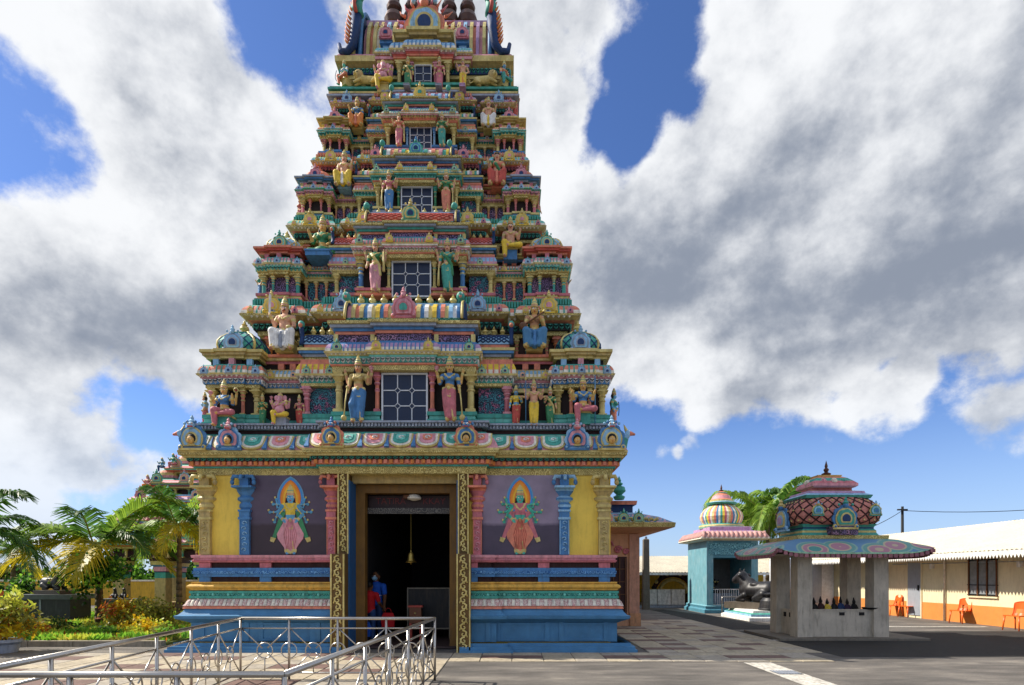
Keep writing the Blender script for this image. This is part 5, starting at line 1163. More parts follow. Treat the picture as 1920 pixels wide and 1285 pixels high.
# ------------------------------------------------------------------ ground
def ground_mat():
    m = bpy.data.materials.new('asphalt'); m.use_nodes = True; N = m.node_tree.nodes; L = m.node_tree.links; b = N['Principled BSDF']
    geo = N.new('ShaderNodeNewGeometry'); Pn = geo.outputs['Position']
    def ns(sc, det, ro, sx=1, sy=1):
        mp = N.new('ShaderNodeMapping'); mp.inputs['Scale'].default_value = (sx, sy, 1); L.new(Pn, mp.inputs[0])
        n = N.new('ShaderNodeTexNoise'); n.inputs['Scale'].default_value = sc; n.inputs['Detail'].default_value = det; n.inputs['Roughness'].default_value = ro; L.new(mp.outputs[0], n.inputs[0]); return n.outputs['Fac']
    cr = N.new('ShaderNodeValToRGB'); e = cr.color_ramp.elements; e[0].position = .36; e[0].color = (.058, .053, .048, 1); e[1].position = .68; e[1].color = (.25, .225, .19, 1)
    q = cr.color_ramp.elements.new(.52); q.color = (.125, .113, .1, 1)
    mx0 = N.new('ShaderNodeMath'); mx0.operation = 'MULTIPLY_ADD'; L.new(ns(1.1, 8, .66, .55, 1.6), mx0.inputs[0]); mx0.inputs[1].default_value = .75
    m3 = N.new('ShaderNodeMath'); m3.operation = 'MULTIPLY'; L.new(ns(45, 3, .6), m3.inputs[0]); m3.inputs[1].default_value = .25; L.new(m3.outputs[0], mx0.inputs[2])
    L.new(mx0.outputs[0], cr.inputs[0]); last = cr.outputs[0]
    vo = N.new('ShaderNodeTexVoronoi'); vo.inputs['Scale'].default_value = 150; L.new(Pn, vo.inputs[0])
    sp = N.new('ShaderNodeMapRange'); sp.inputs[1].default_value = 0; sp.inputs[2].default_value = .6; sp.inputs[3].default_value = .75; sp.inputs[4].default_value = 1.2; L.new(vo.outputs['Distance'], sp.inputs[0])
    mm = N.new('ShaderNodeMixRGB'); mm.blend_type = 'MULTIPLY'; mm.inputs[0].default_value = 1; L.new(last, mm.inputs[1]); L.new(sp.outputs[0], mm.inputs[2]); L.new(mm.outputs[0], b.inputs['Base Color'])
    # pale worn streaks and dark repair patches
    st = N.new('ShaderNodeMapRange'); st.inputs[1].default_value = .62; st.inputs[2].default_value = .70; st.inputs[4].default_value = .55; L.new(ns(2.6, 9, .7, .35, 2.4), st.inputs[0])
    ms_ = N.new('ShaderNodeMixRGB'); L.new(st.outputs[0], ms_.inputs[0]); L.new(mm.outputs[0], ms_.inputs[1]); ms_.inputs[2].default_value = (.42, .39, .33, 1)
    dk = N.new('ShaderNodeMapRange'); dk.inputs[1].default_value = .58; dk.inputs[2].default_value = .63; dk.inputs[4].default_value = .5; L.new(ns(.55, 6, .6, .7, 1.3), dk.inputs[0])
    md_ = N.new('ShaderNodeMixRGB'); L.new(dk.outputs[0], md_.inputs[0]); L.new(ms_.outputs[0], md_.inputs[1]); md_.inputs[2].default_value = (.075, .07, .065, 1); L.new(md_.outputs[0], b.inputs['Base Color'])
    b.inputs['Roughness'].default_value = .85; bp = N.new('ShaderNodeBump'); bp.inputs['Strength'].default_value = .5; bp.inputs['Distance'].default_value = .01; L.new(vo.outputs['Distance'], bp.inputs['Height']); L.new(bp.outputs[0], b.inputs['Normal'])
    return m
mb = MB(); mb.add([(-3000, -300, 0), (3000, -300, 0), (3000, 3000, 0), (-3000, 3000, 0)], [(0, 1, 2, 3)], ground_mat()); mb.build('ground', kind='structure')
def sheet(name, x0, x1, y0, y1, z, m, kind='structure', parent=None):
    mb = MB(); mb.add([(x0, y0, z), (x1, y0, z), (x1, y1, z), (x0, y1, z)], [(0, 1, 2, 3)], m); return mb.build(name, parent, kind=kind)
JOINT = mat('paving_joint', '#5e5850', rough=.9, var=.3, dirt=.2)
TA = mat('tile_sand', '#b5a992', rough=.75, var=.28, nscale=2.2, dirt=.34, dirtcol='#5b5348'); TB = mat('tile_pale', '#aaa192', rough=.75, var=.28, nscale=2.2, dirt=.34, dirtcol='#5b5348'); TR = mat('tile_red', '#786058', rough=.75, var=.3, nscale=2.5, dirt=.3)
def tile_mesh(m, sx, sy):
    mb = MB(); g = .006; b = .008
    mb.add([(g, g, 0), (sx-g, g, 0), (sx-g, sy-g, 0), (g, sy-g, 0), (g+b, g+b, .012), (sx-g-b, g+b, .012), (sx-g-b, sy-g-b, .012), (g+b, sy-g-b, .012)], [(4, 5, 6, 7), (0, 1, 5, 4), (1, 2, 6, 5), (2, 3, 7, 6), (3, 0, 4, 7)], m); return mb.mesh('paving_tile')
TM = {(c, q): tile_mesh(m, *q) for c, m in (('a', TA), ('b', TB), ('r', TR)) for q in ((.5, .5), (.6, .4))}
def paving(x0, y0, nx, ny, sz, redf):
    sx, sy = sz; far = dict(a=[], b=[], r=[]); o = sheet('paving', x0, x0+nx*sx, y0, y0+ny*sy, .004, JOINT)
    for j in range(ny):
        for i in range(nx):
            c = 'r' if redf(i, j) else random.choice('aab')
            if j >= 14: far[c].append((x0+i*sx, y0+j*sy)); continue
            link('paving_tile', TM[(c, sz)], o, (x0+i*sx, y0+j*sy, .005+random.uniform(0, .0015)))
    if ny > 14:
        mb = MB(); g = .006
        for c, m in (('a', TA), ('b', TB), ('r', TR)):
            for (x, y) in far[c]: mb.box(x+g, x+sx-g, y+g, y+sy-g, .005, .017, m)
        mb.build('distant_tiles', o, kind='stuff')
    return o
paving(-9.2, 6.2, 16, 11, (.5, .5), lambda i, j: (i+2*j) % 6 in (0, 1) and j % 3 != 2)
paving(-1.2, 10.55, 12, 3, (.6, .4), lambda i, j: j == 1 and i % 4 in (1, 2))
paving(2.85, 11.8, 6, 22, (.6, .4), lambda i, j: (j % 4 == 1 and i in (0, 1, 3)) or (j % 4 == 3 and i in (1, 4)))
WP = mat('white_paint', '#d0ccc2', rough=.7, var=.35, nscale=5, dirt=.75, dirtcol='#7a7266')
sheet('painted_strip', 4.25, 4.75, 5.5, 10.45, .008, WP); sheet('painted_line', 11.3, 14.9, 17.75, 17.95, .006, WP); sheet('painted_line', 5.6, 7.3, 14.05, 14.2, .006, WP)
mb = MB(); mb.box(4.32, 4.72, 9.2, 9.55, .004, .012, 'black'); gr = mb.build('drain_grate', label='dark drain grate set in the white painted strip', cat='drain')
for i in range(8): mb = MB(); mb.box(4.33+.048*i, 4.35+.048*i, 9.21, 9.54, .012, .018, 'grey'); mb.build('bar', gr)
DK = mat('asphalt_shadow_dark', '#2e2d2c', rough=.9, var=.25, nscale=3, dirt=.2, dirtcol='#4a4844', bump=.4, bscale=140)  # dark sheets below put the tower's ground shadow into the asphalt colour
mb = MB(); mb.add([(6.5, 11.2, .003), (30, 11.2, .003), (30, 16.4, .003), (6.5, 16.4, .003)], [(0, 1, 2, 3)], DK); mb.build('asphalt_shadow_patch', kind='structure')
mb = MB(); mb.add([(6.5, 16.9, .003), (9.0, 16.9, .003), (7.2, 27, .003), (6.5, 27, .003)], [(0, 1, 2, 3)], DK); mb.build('asphalt_shadow_patch', kind='structure')

# ------------------------------------------------------------------ steel railing
STEEL = mat('stainless_steel', '#b9b5ae', rough=.3, metal=1.0, var=.08, dirt=.05, bump=.02)
rail = empty('steel_railing', (-2.6, 6.3, 0), label='stainless steel railing with ring and cross infill enclosing the paved ramp', cat='railing'); RR = Vector((-2.6, 6.3, 0))
def seg(p0, p1, n, ends=(True, True)):
    p0 = Vector((*p0, 0)); p1 = Vector((*p1, 0)); u = Vector((0, 0, 1)); L_ = (p1-p0).length
    def add(nm, pts, r, closed=False, k=6):
        mb = MB(); mb.tube(pts, r, STEEL, k, closed=closed); mb.build(nm, rail, -RR)
    add('top_rail', [p0+u*.95, p1+u*.95], .023, k=10); add('mid_rail', [p0+u*.80, p1+u*.80], .012); add('bottom_rail', [p0+u*.12, p1+u*.12], .012)
    for i in range(n+1):
        q = p0+(p1-p0)*i/n
        if (i == 0 and not ends[0]) or (i == n and not ends[1]): continue
        add('post', [q, q+u*.935], .019, k=8)
    d = (p1-p0)/n; w = d.length; dn = d/w
    ring = lambda c, r: [c+dn*(r*cos(2*pi*j/16))+u*(r*sin(2*pi*j/16)) for j in range(16)]
    for i in range(n):
        a = p0+d*i; c = a+d*.5+u*.46; R = .12
        add('ring', ring(c, R), .010, True, 5)
        if i < n-1: add('ring', ring(a+d+u*.46, .12), .009, True, 5)
        for sx_ in (-1, 1):
            for sz_ in (-1, 1):
                k = c+dn*(sx_*w*.47)+u*(sz_*.33 if sz_ > 0 else -.33); dv = (k-c).normalized(); add('brace', [c+dv*.055, k], .010)
        add('baluster', [c-u*.34, c-u*.12], .009)
seg((-4.15, 8.7), (-1.18, 8.7), 4); seg((-3.62, 3.75), (-4.15, 8.7), 6, (True, False)); seg((-1.50, 3.75), (-1.18, 8.7), 6, (True, False)); seg((-3.62, 3.75), (-1.50, 3.75), 3, (False, False)); seg((-5.6, 3.75), (-3.62, 3.75), 2, (True, False))

# ------------------------------------------------------------------ people in the doorway
PMT = {'red': mat('shirt_red', '#b3141c', rough=.8, dirt=0, var=.15), 'blue': mat('shirt_blue', '#1c56b8', rough=.8, dirt=0, var=.15)}
def person(name, loc, H, rz, skin, shirt, pants, label, mask=False, armL=((.15, -.04, .66), (.13, -.16, .60)), armR=((.15, .0, .64), (.16, -.03, .50)), hair='hair', emblem=False, stripe=False, bag=None):
    F = []
    for s in (-1, 1):
        F += [c_((s*.052, 0, .50), (s*.055, -.01, .28), .062, .045, pants, .02), c_((s*.055, -.01, .28), (s*.055, .01, .05), .042, .030, pants, .01), c_((s*.055, .02, .02), (s*.06, -.09, .015), .022, .02, 'black', .01)]
    F += [e_((0, 0, .52), (.10, .07, .06), pants, .02), c_((0, 0, .55), (0, 0, .77), .085, .092, shirt, .03), c_((-.10, 0, .79), (.10, 0, .79), .042, .042, shirt, .03), c_((0, 0, .80), (0, -.01, .88), .034, .032, skin, .015)]
    if stripe: F += [e_((0, -.02, .655), (.094, .082, .012), 'white', .002)]
    if emblem: F += [e_((.02, -.098, .735), (.018, .012, .02), 'white', .001), e_((-.005, -.10, .742), (.012, .01, .012), 'yellow', .001)]
    F += [e_((0, -.012, .93), (.052, .060, .070), skin, .012), e_((0, .012, .955), (.058, .060, .056), hair, .008), c_((0, -.068, .935), (0, -.078, .918), .008, .011, skin, .008)]
    for s in (-1, 1): F += [e_((s*.053, 0, .925), (.010, .018, .022), skin, .004), e_((s*.020, -.064, .942), (.010, .008, .006), 'white', 0), e_((s*.020, -.069, .942), (.005, .005, .005), 'black', 0), c_((s*.010, -.068, .957), (s*.03, -.062, .956), .004, .003, hair, 0)]
    if mask: F += [e_((0, -.045, .905), (.046, .045, .035), 'sky', .004)]
    else: F += [e_((0, -.064, .895), (.018, .010, .006), 'rose', .002)]
    for side, (el, ha) in zip((-1, 1), (armL, armR)):
        sh = np.array((side*.125, 0, .79)); el = np.array((side*el[0], el[1], el[2])); ha = np.array((side*ha[0], ha[1], ha[2])); md = sh*.35+el*.65
        F += [c_(tuple(sh), tuple(md), .042, .038, shirt, .015), c_(tuple(md), tuple(el), .030, .027, skin, .006), c_(tuple(el), tuple(ha), .027, .019, skin, .008)]
        dv = (ha-el)/np.linalg.norm(ha-el); pe = np.array((-dv[2], 0, dv[0])); pe = pe/max(np.linalg.norm(pe), .01) if np.linalg.norm(pe) > .1 else np.array((0, 1., 0))
        palm = ha+dv*.025; F += [c_(tuple(ha), tuple(palm), .02, .022, skin, .006)]
        for j, ln in enumerate((.030, .036, .033, .026)):
            b0 = palm+pe*(.021-.014*j)+dv*.012; b1 = b0+dv*ln*.6; b2 = b1+dv*ln*.4+np.array((0, -.012, -.004)); F += [c_(tuple(b0), tuple(b1), .0062, .0058, skin, .001), c_(tuple(b1), tuple(b2), .0058, .005, skin, .001)]
        F += [c_(tuple(palm+pe*.018), tuple(palm+pe*.040+dv*.018), .007, .006, skin, .003)]
    r = empty(name, loc, rz, label, 'person'); r.scale = (H,)*3; link('body', sdf_mesh('person', F, .0075, mats=PMT), r); return r, armR
person('person', Vector(((706-960)*13.6/FPX, 13.6, .06)), 1.64, radians(-25), 'brown', 'blue', 'navy', 'person in blue shirt and pale face mask standing in the doorway', mask=True, stripe=True)
person('person', Vector(((693-960)*13.1/FPX, 13.1, .06)), 1.40, radians(165), 'brown', 'red', 'navy', 'person in red shirt standing in the doorway facing the masked person', emblem=True, armR=((.16, 0, .64), (.17, -.02, .50)))
def bag(loc, s, m, lab):
    mb = MB(); w, h, d = .13*s, .30*s, .05*s
    mb.add([(-w, -d, 0), (w, -d, 0), (w, d, 0), (-w, d, 0), (-w*1.1, -d*1.2, h*.6), (w*1.1, -d*1.2, h*.6), (w*1.1, d*1.2, h*.6), (-w*1.1, d*1.2, h*.6), (-w*.8, -.01, h), (w*.8, -.01, h), (w*.8, .01, h), (-w*.8, .01, h)], [(3, 2, 1, 0), (0, 1, 5, 4), (1, 2, 6, 5), (2, 3, 7, 6), (3, 0, 4, 7), (4, 5, 9, 8), (5, 6, 10, 9), (6, 7, 11, 10), (7, 4, 8, 11), (8, 9, 10, 11)], m)
    r = empty('shopping_bag', loc, 0, lab, 'bag'); mb.build('sack', r); hd = MB(); hd.tube([(w*.5*cos(pi*i/8), 0, h+.10*s*sin(pi*i/8)) for i in range(9)], .008, m, 5); hd.build('handle', r)
bag(Vector(((728-960)*13.4/FPX, 13.4, .40)), 1.1, PMT['red'], 'red shopping bag hanging from the hand of the person in blue'); bag(Vector(((683-960)*12.95/FPX, 12.95, .22)), 1.1, PMT['blue'], 'blue shopping bag hanging beside the person in red')
# hanging bell, notice board, box
BR = mat('brass', '#a8904a', rough=.3, metal=.85, var=.2, dirt=.2)
bell = empty('hanging_bell', (X0, 12.95, 1.9), label='brass bell hanging on a chain in the doorway', cat='bell')
mb = MB(); mb.lathe([(.125, 0), (.13, .015), (.10, .04), (.075, .10), (.068, .18), (.05, .22), (.02, .24), (.015, .28), (0, .29)], BR, n=20); mb.build('bell_body', bell); mb = MB(); mb.lathe([(.0, -.05), (.025, -.03), (.018, .0), (.008, .05)], BR, n=10); mb.build('clapper', bell)
mb = MB()
for i in range(30): mb.tube([(.012*cos(q*pi/3)*(i % 2), .012*cos(q*pi/3)*(1-i % 2), .30+i*.029+.02*sin(q*pi/3)) for q in range(6)], .004, BR, 4, closed=True)
mb.build('chain', bell, kind='stuff')
lamp = empty('ceiling_lamp', (X0+.12, 12.7, 3.36), label='small round lamp fixed above the doorway lettering', cat='lamp'); mb = MB(); mb.lathe([(.05, .06), (.12, .04), (.16, -.02), (.15, -.05), (.06, -.08), (0, -.085)], 'cream', n=16); mb.build('shade', lamp); mb = MB(); mb.cbox(-.14, -.02, 0, .09, .05, .04, 'brown'); mb.build('bracket', lamp)
bd = empty('notice_board', (-2.05, 14.0, .06), label='large dark notice board with pale frame standing in the doorway', cat='board')
mb = MB(); mb.box(-.50, .50, .0, .02, .26, 1.22, mat('board_dark', '#14181c', rough=.5)); mb.build('panel', bd)
FW = mat('frame_wood', '#8a8474', rough=.6)
for a in ((-.53, -.50, 0, 1.25), (.50, .53, 0, 1.25)): mb = MB(); mb.box(a[0], a[1], -.02, .03, a[2], a[3], FW); mb.build('frame_post', bd)
for z in (.23, 1.22): mb = MB(); mb.box(-.50, .50, -.02, .03, z, z+.03, FW); mb.build('frame_rail', bd)
bx_ = empty('collection_box', (-2.28, 13.5, .06), label='small red-brown wooden collection box before the notice board', cat='box')
mb = MB(); mb.box(-.14, .14, -.1, .1, .42, .80, mat('box_wood', '#7a4a30', rough=.5)); mb.build('chest', bx_); mb = MB(); mb.box(-.17, .17, -.12, .12, .80, .84, 'red'); mb.build('lid', bx_)
for a in (-.12, .12):
    for b in (-.08, .08): mb = MB(); mb.cbox(a, b, .21, .018, .018, .21, 'red'); mb.build('leg', bx_)
mb = MB(); mb.sphere((0, -.105, .66), .025, 'gold', 8, 5); mb.build('knob', bx_)

# ------------------------------------------------------------------ hall behind the tower
PK = mat('hall_wall', '#d9a27c', rough=.7, var=.15, nscale=2, dirt=.2)
hall = empty('temple_hall', (3.0, 18, 0), label='peach-walled temple hall with moulded eave adjoining the tower', cat='building'); HL = Vector((3, 18, 0))
mb = MB(); mb.box(1.0, 4.0, 18, 34, 0, 3.0, PK); mb.build('wall', hall, -HL)
mb = MB(); mb.box(3.72, 4.06, 17.92, 18.3, .0, .42, 'skinb'); mb.build('plinth_block', hall, -HL)
mb = MB(); mb.box(2.75, 3.62, 17.93, 18.01, .25, 2.2, 'maroon'); dd_ = mb.build('door', hall, -HL)
for i in range(5): mb = MB(); mb.box(2.80+i*.19, 2.83+i*.19, 17.88, 17.93, .28, 2.16, 'brown'); mb.build('bar', dd_)
for z in (.6, 1.0, 1.4, 1.8): mb = MB(); mb.box(2.77, 3.60, 17.895, 17.935, z, z+.03, 'brown'); mb.build('bar', dd_)
mb = MB()
for (x, z, r) in ((3.0, 2.55, .2), (3.35, 2.42, .13), (3.6, 2.36, .1), (2.72, 2.5, .15)): mb.tube([(x+r*(1-q/16)*cos(q*.7), 17.98, z+r*(1-q/16)*sin(q*.7)) for q in range(14)], .035, 'rose', 6); mb.sphere((x, 17.98, z), r*.45, 'rose', 8, 5, sy=.3)
mb.build('rosette_relief', hall, -HL)
HRF = mat_swirl('hall_roof', '#4f8fb4', '#d9a6b2', 2.6, third='#e6dcc6', bump=.8)
pth = rect(1.0, 4.0, 18, 34); mb = MB()
mb.sweep(pth, [(.0, 2.93, PK), (.85, 3.05, PK), (.9, 3.07, SW_GOLD), (.92, 3.2, SW_GOLD), (.86, 3.22, HRF), (.5, 3.42, HRF), (.1, 3.55, 'sky'), (0, 3.6, 'sky'), (-.15, 3.6, 'navy'), (-.15, 3.85, 'navy'), (-.05, 3.86, 'salmon'), (-.03, 3.98, 'gold'), (-.3, 4.0, 'gold')]); mb.build('eave', hall, -HL)
mb = MB()
for i in range(9): mb.tube([(3.0+.16*i, 17.2, 3.26-.0*i), (3.05+.16*i, 17.25, 3.40-.012*i), (3.14+.16*i, 17.2, 3.34)], .045, 'gold', 5)
mb.build('crest_scroll', hall, -HL)
o = finial(hall, 0.35, -.2, 3.98, .75, 'teal', w=.42)
kudu(hall, -.35, -.5, 3.55, .55, KC[0])
for q in (-.1, .35, .8): kudu(hall, q, -.93, 3.2, .34, KC[int(q*10) % 5])
mb = MB(); mb.box(3.7, 4.02, 17.94, 18.2, .42, 2.92, mat('hall_pilaster', '#cf9a80', rough=.7, var=.2, dirt=.25)); mb.build('pilaster', hall, -HL)
post = empty('concrete_post', (px(1211, 1050, 27).x, 27, 0), label='plain grey concrete post standing beyond the temple hall', cat='post'); mb = MB(); mb.lathe([(.16, 0), (.13, 3.1), (.13, 3.3), (.10, 3.35)], mat('concrete_post', '#6e675c', rough=.9), sq=True); mb.build('shaft', post); mb = MB(); mb.cbox(0, 0, 3.4, .05, .05, .06, 'grey'); mb.build('cap', post)

# ------------------------------------------------------------------ low shed at the back
shed = empty('open_shed', (9.6, 29, 0), label='low open shed with pale corrugated roof behind the blue shrine', cat='shed'); SH = Vector((9.6, 29, 0))
CORR = mat('roof_sheet_pale', '#b9b3a2', rough=.55, var=.18, nscale=1.2, dirt=.3); YEL = mat('shed_yellow', '#e0b83c', rough=.7, dirt=.2)
def corrugated(par, off, p00, p10, p01, p11, n, amp, m, name='roof'):
    mb = MB(); p00, p10, p01, p11 = map(Vector, (p00, p10, p01, p11)); nr = (p10-p00).cross(p01-p00).normalized(); vs = []
    if nr.z < 0: nr = -nr
    for i in range(n+1):
        a = p00+(p10-p00)*i/n; b = p01+(p11-p01)*i/n; o_ = nr*(amp if i % 2 else -amp); vs += [a+o_, b+o_]
    mb.add(vs, [(2*i, 2*i+2, 2*i+3, 2*i+1) for i in range(n)], m); return mb.build(name, par, off)
corrugated(shed, -SH, (6.0, 28.2, 1.78), (14.6, 28.2, 1.78), (6.0, 33, 2.75), (14.6, 33, 2.75), 110, .02, CORR)
mb = MB(); mb.box(6.2, 14.4, 32.6, 32.8, 0, 2.3, YEL); mb.build('back_wall', shed, -SH)
mb = MB(); mb.box(6.25, 6.4, 28.6, 32.6, 0, 1.9, YEL); mb.build('side_wall', shed, -SH); mb = MB(); mb.box(6.0, 14.6, 28.15, 28.2, 1.64, 1.76, 'white'); mb.build('gutter', shed, -SH)
for x in (6.3, 9.0, 11.7, 14.3): mb = MB(); mb.tube([(x, 28.4, 0), (x, 28.4, 1.75)], .05, 'white', 8); mb.build('post', shed, -SH)
mb = MB(); mb.box(6.3, 14.4, 28.6, 32.6, .0, .10, 'grey'); mb.build('floor_slab', shed, -SH)
for i in range(3): mb = MB(); x = 6.75+i*.72; mb.box(x, x+.68, 29.2, 29.7, .12, .88, 'white'); r_ = mb.build('white_cabinet', label=['white low cabinet beside the yellow shed wall', 'white low cabinet between two others in the shed', 'white low cabinet next to the ceremonial arch'][i], cat='cabinet', group='white cabinets lined up in the shed'); mb = MB(); mb.box(x-.01, x+.69, 29.18, 29.72, .881, .91, 'cream'); mb.build('top', r_)
wh = empty('ceremonial_arch', (8.55, 30.2, .1), label='dark and gold ceremonial peacock-like arch stored in the open shed', cat='ornament')
mb = MB(); mb.tube([(.75*cos(pi*q/14), 0, .55+.75*sin(pi*q/14)) for q in range(15)], .10, 'gold', 6); mb.build('inner_arch', wh)
mb = MB(); mb.tube([(1.05*cos(pi*q/14), .02, .55+1.0*sin(pi*q/14)) for q in range(15)], .13, 'maroon', 6); mb.build('outer_arch', wh)
for q in range(11): mb = MB(); a = pi*q/10; mb.sphere((1.12*cos(a), -.06, .55+1.08*sin(a)), .11, 'black' if q % 2 else 'gold', 8, 5); mb.build('boss', wh)
mb = MB(); mb.box(-1.0, -.7, -.2, .2, 0, .6, 'maroon'); mb.build('foot', wh); mb = MB(); mb.box(.7, 1.0, -.2, .2, 0, .6, 'maroon'); mb.build('foot', wh)

# ------------------------------------------------------------------ blue shrine
BS = mat('shrine_blue', '#6aa0ae', rough=.6, var=.18, nscale=2.5, dirt=.2, dirtcol='#c9d4d2'); BS2 = mat('shrine_blue_deep', '#4f8ba0', rough=.6, var=.18, dirt=.2)
shr = empty('blue_shrine', (9.45, 25.7, 0), label='small turquoise shrine with striped round dome', cat='shrine'); SR = Vector((9.45, 25.7, 0))
def sp_(mb, n, par=None): return mb.build(n, par or shr, -SR if par is None else None)
xa, xb, ya, ybk = 8.35, 10.55, 24.4, 27.0
mb = MB(); mb.box(xa, xa+.28, ya, ybk, 0, 3.1, BS); mb.box(xb-.28, xb, ya, ybk, 0, 3.1, BS); mb.box(xa+.28, xb-.28, ybk-.2, ybk, 0, 3.1, mat('shrine_tiles', '#6c6a66', rough=.4, var=.2)); mb.box(xa+.28, xb-.28, ya+.002, ybk-.2, 2.38, 3.1, BS2); sp_(mb, 'wall')
mb = MB(); mb.sweep(rect(xa, xb, ya, ybk), [(.14, 0, BS2), (.14, .14, BS2), (.06, .2, BS2), (.08, .3, BS), (.0, .34, BS)]); sp_(mb, 'plinth')
mb = MB(); mb.box(xa+.1, xb-.1, ya-.04, ya+.0, 2.5, 3.0, mat_swirl('shrine_relief', '#2c6f84', '#7fc3cf', 7)); sp_(mb, 'carved_frieze')
mb = MB(); mb.sweep(rect(xa, xb, ya, ybk), [(.05, 3.1, 'cream'), (.32, 3.14, 'gold'), (.36, 3.18, 'cream'), (.34, 3.26, mat('eave_tile', '#c99a94', rough=.7, dirt=.3)), (.1, 3.5, 'lilac'), (-.1, 3.55, 'lilac')]); sp_(mb, 'eave')
mb = MB()
for a, d, l, nr in on_edges(rect(xa, xb, ya, ybk), .30):
    k = int(l/.2)
    for i in range(k): c = a+d*(l/k*(i+.5)); mb.tube([(c.x+nr.x*.05, c.y+nr.y*.05, 3.22), (c.x-nr.x*.18, c.y-nr.y*.18, 3.48)], .07, mat('eave_tile', '#c99a94', rough=.7, dirt=.3), 6)
sp_(mb, 'eave_tiles')
mb = MB(); mb.sweep(rect(xa+.2, xb-.2, ya+.2, ybk-.2), [(0, 3.5, 'lilac'), (.0, 3.72, 'lilac'), (-.1, 3.74, 'lilac')]); sp_(mb, 'dome_base')
mb = MB(); mb.lathe([(.95, 3.72, 'mint'), (.98, 3.80, 'gold'), (.96, 3.86, 'teal'), (.92, 3.9, 'sky')], 'sky', 9.45, 25.7, n=28); sp_(mb, 'dome_ring')
mb = MB(); dome(mb, 9.45, 25.7, 3.9, 4.8, .88, ['gold', 'salmon', 'deepblue', 'cream', 'teal', 'yellow', 'rose', 'cream'], n=64, ex=2.0, ribs='stripe', prof=[(.92, 0), (1.02, .2), (1.06, .38), (1.0, .58), (.84, .78), (.62, .92), (.5, 1.0)]); sp_(mb, 'dome')
mb = MB(); mb.lathe([(.62, 4.80, 'teal'), (.66, 4.88, 'sky'), (.5, 4.93, 'gold'), (.5, 5.0, 'salmon'), (.44, 5.05, 'pink'), (.36, 5.2, 'salmon'), (.24, 5.3, 'aqua'), (.26, 5.35, 'salmon'), (.1, 5.4, 'salmon')], 'pink', 9.45, 25.7, n=24); sp_(mb, 'dome_cap')
mb = MB(); mb.lathe([(.08, 5.4), (.1, 5.46), (.03, 5.5), (.05, 5.56), (0, 5.75)], KAL, 9.45, 25.7, n=10); sp_(mb, 'finial')
mb = MB(); mb.box(xa+.3, xb-.3, 25.9, 26.3, .3, .8, 'grey'); sp_(mb, 'altar')
fig_r, _k = figure('seated_statue', 0, 0, 0, 26, 'lotus', 'black', 'black', None, 'r/r', label='black stone seated statue on the altar inside the turquoise shrine', female=False, loc=Vector((9.1, 26.1, .8)), tot=1.1, h=.02)
mb = MB(); fen = empty('shrine_gate', (9.45, 24.5, 0), label='white low gate across the opening of the turquoise shrine', cat='gate'); FG = Vector((9.45, 24.5, 0))
for z in (.35, 1.02): mb = MB(); mb.tube([(xa+.28, 24.5, z), (xb-.28, 24.5, z)], .018, 'white', 6); mb.build('rail', fen, -FG)
for i in range(17): mb = MB(); x = xa+.3+i*(xb-xa-.6)/16; mb.tube([(x, 24.5, .0), (x, 24.5, 1.02)], .010, 'white', 5); mb.build('bar', fen, -FG)
br_ = empty('barrier_rail', (9.0, 22.9, 0), label='thin steel barrier rail in front of the turquoise shrine', cat='barrier'); BRL = Vector((9.0, 22.9, 0))
mb = MB(); mb.tube([(8.45, 22.9, .0), (8.45, 22.9, .72), (8.5, 22.9, .76), (10.3, 22.9, .76), (10.35, 22.9, .72), (10.35, 22.9, 0)], .025, STEEL, 8); mb.build('frame', br_, -BRL)
mb = MB(); mb.tube([(8.46, 22.9, .4), (10.34, 22.9, .4)], .015, STEEL, 6); mb.build('rail', br_, -BRL)

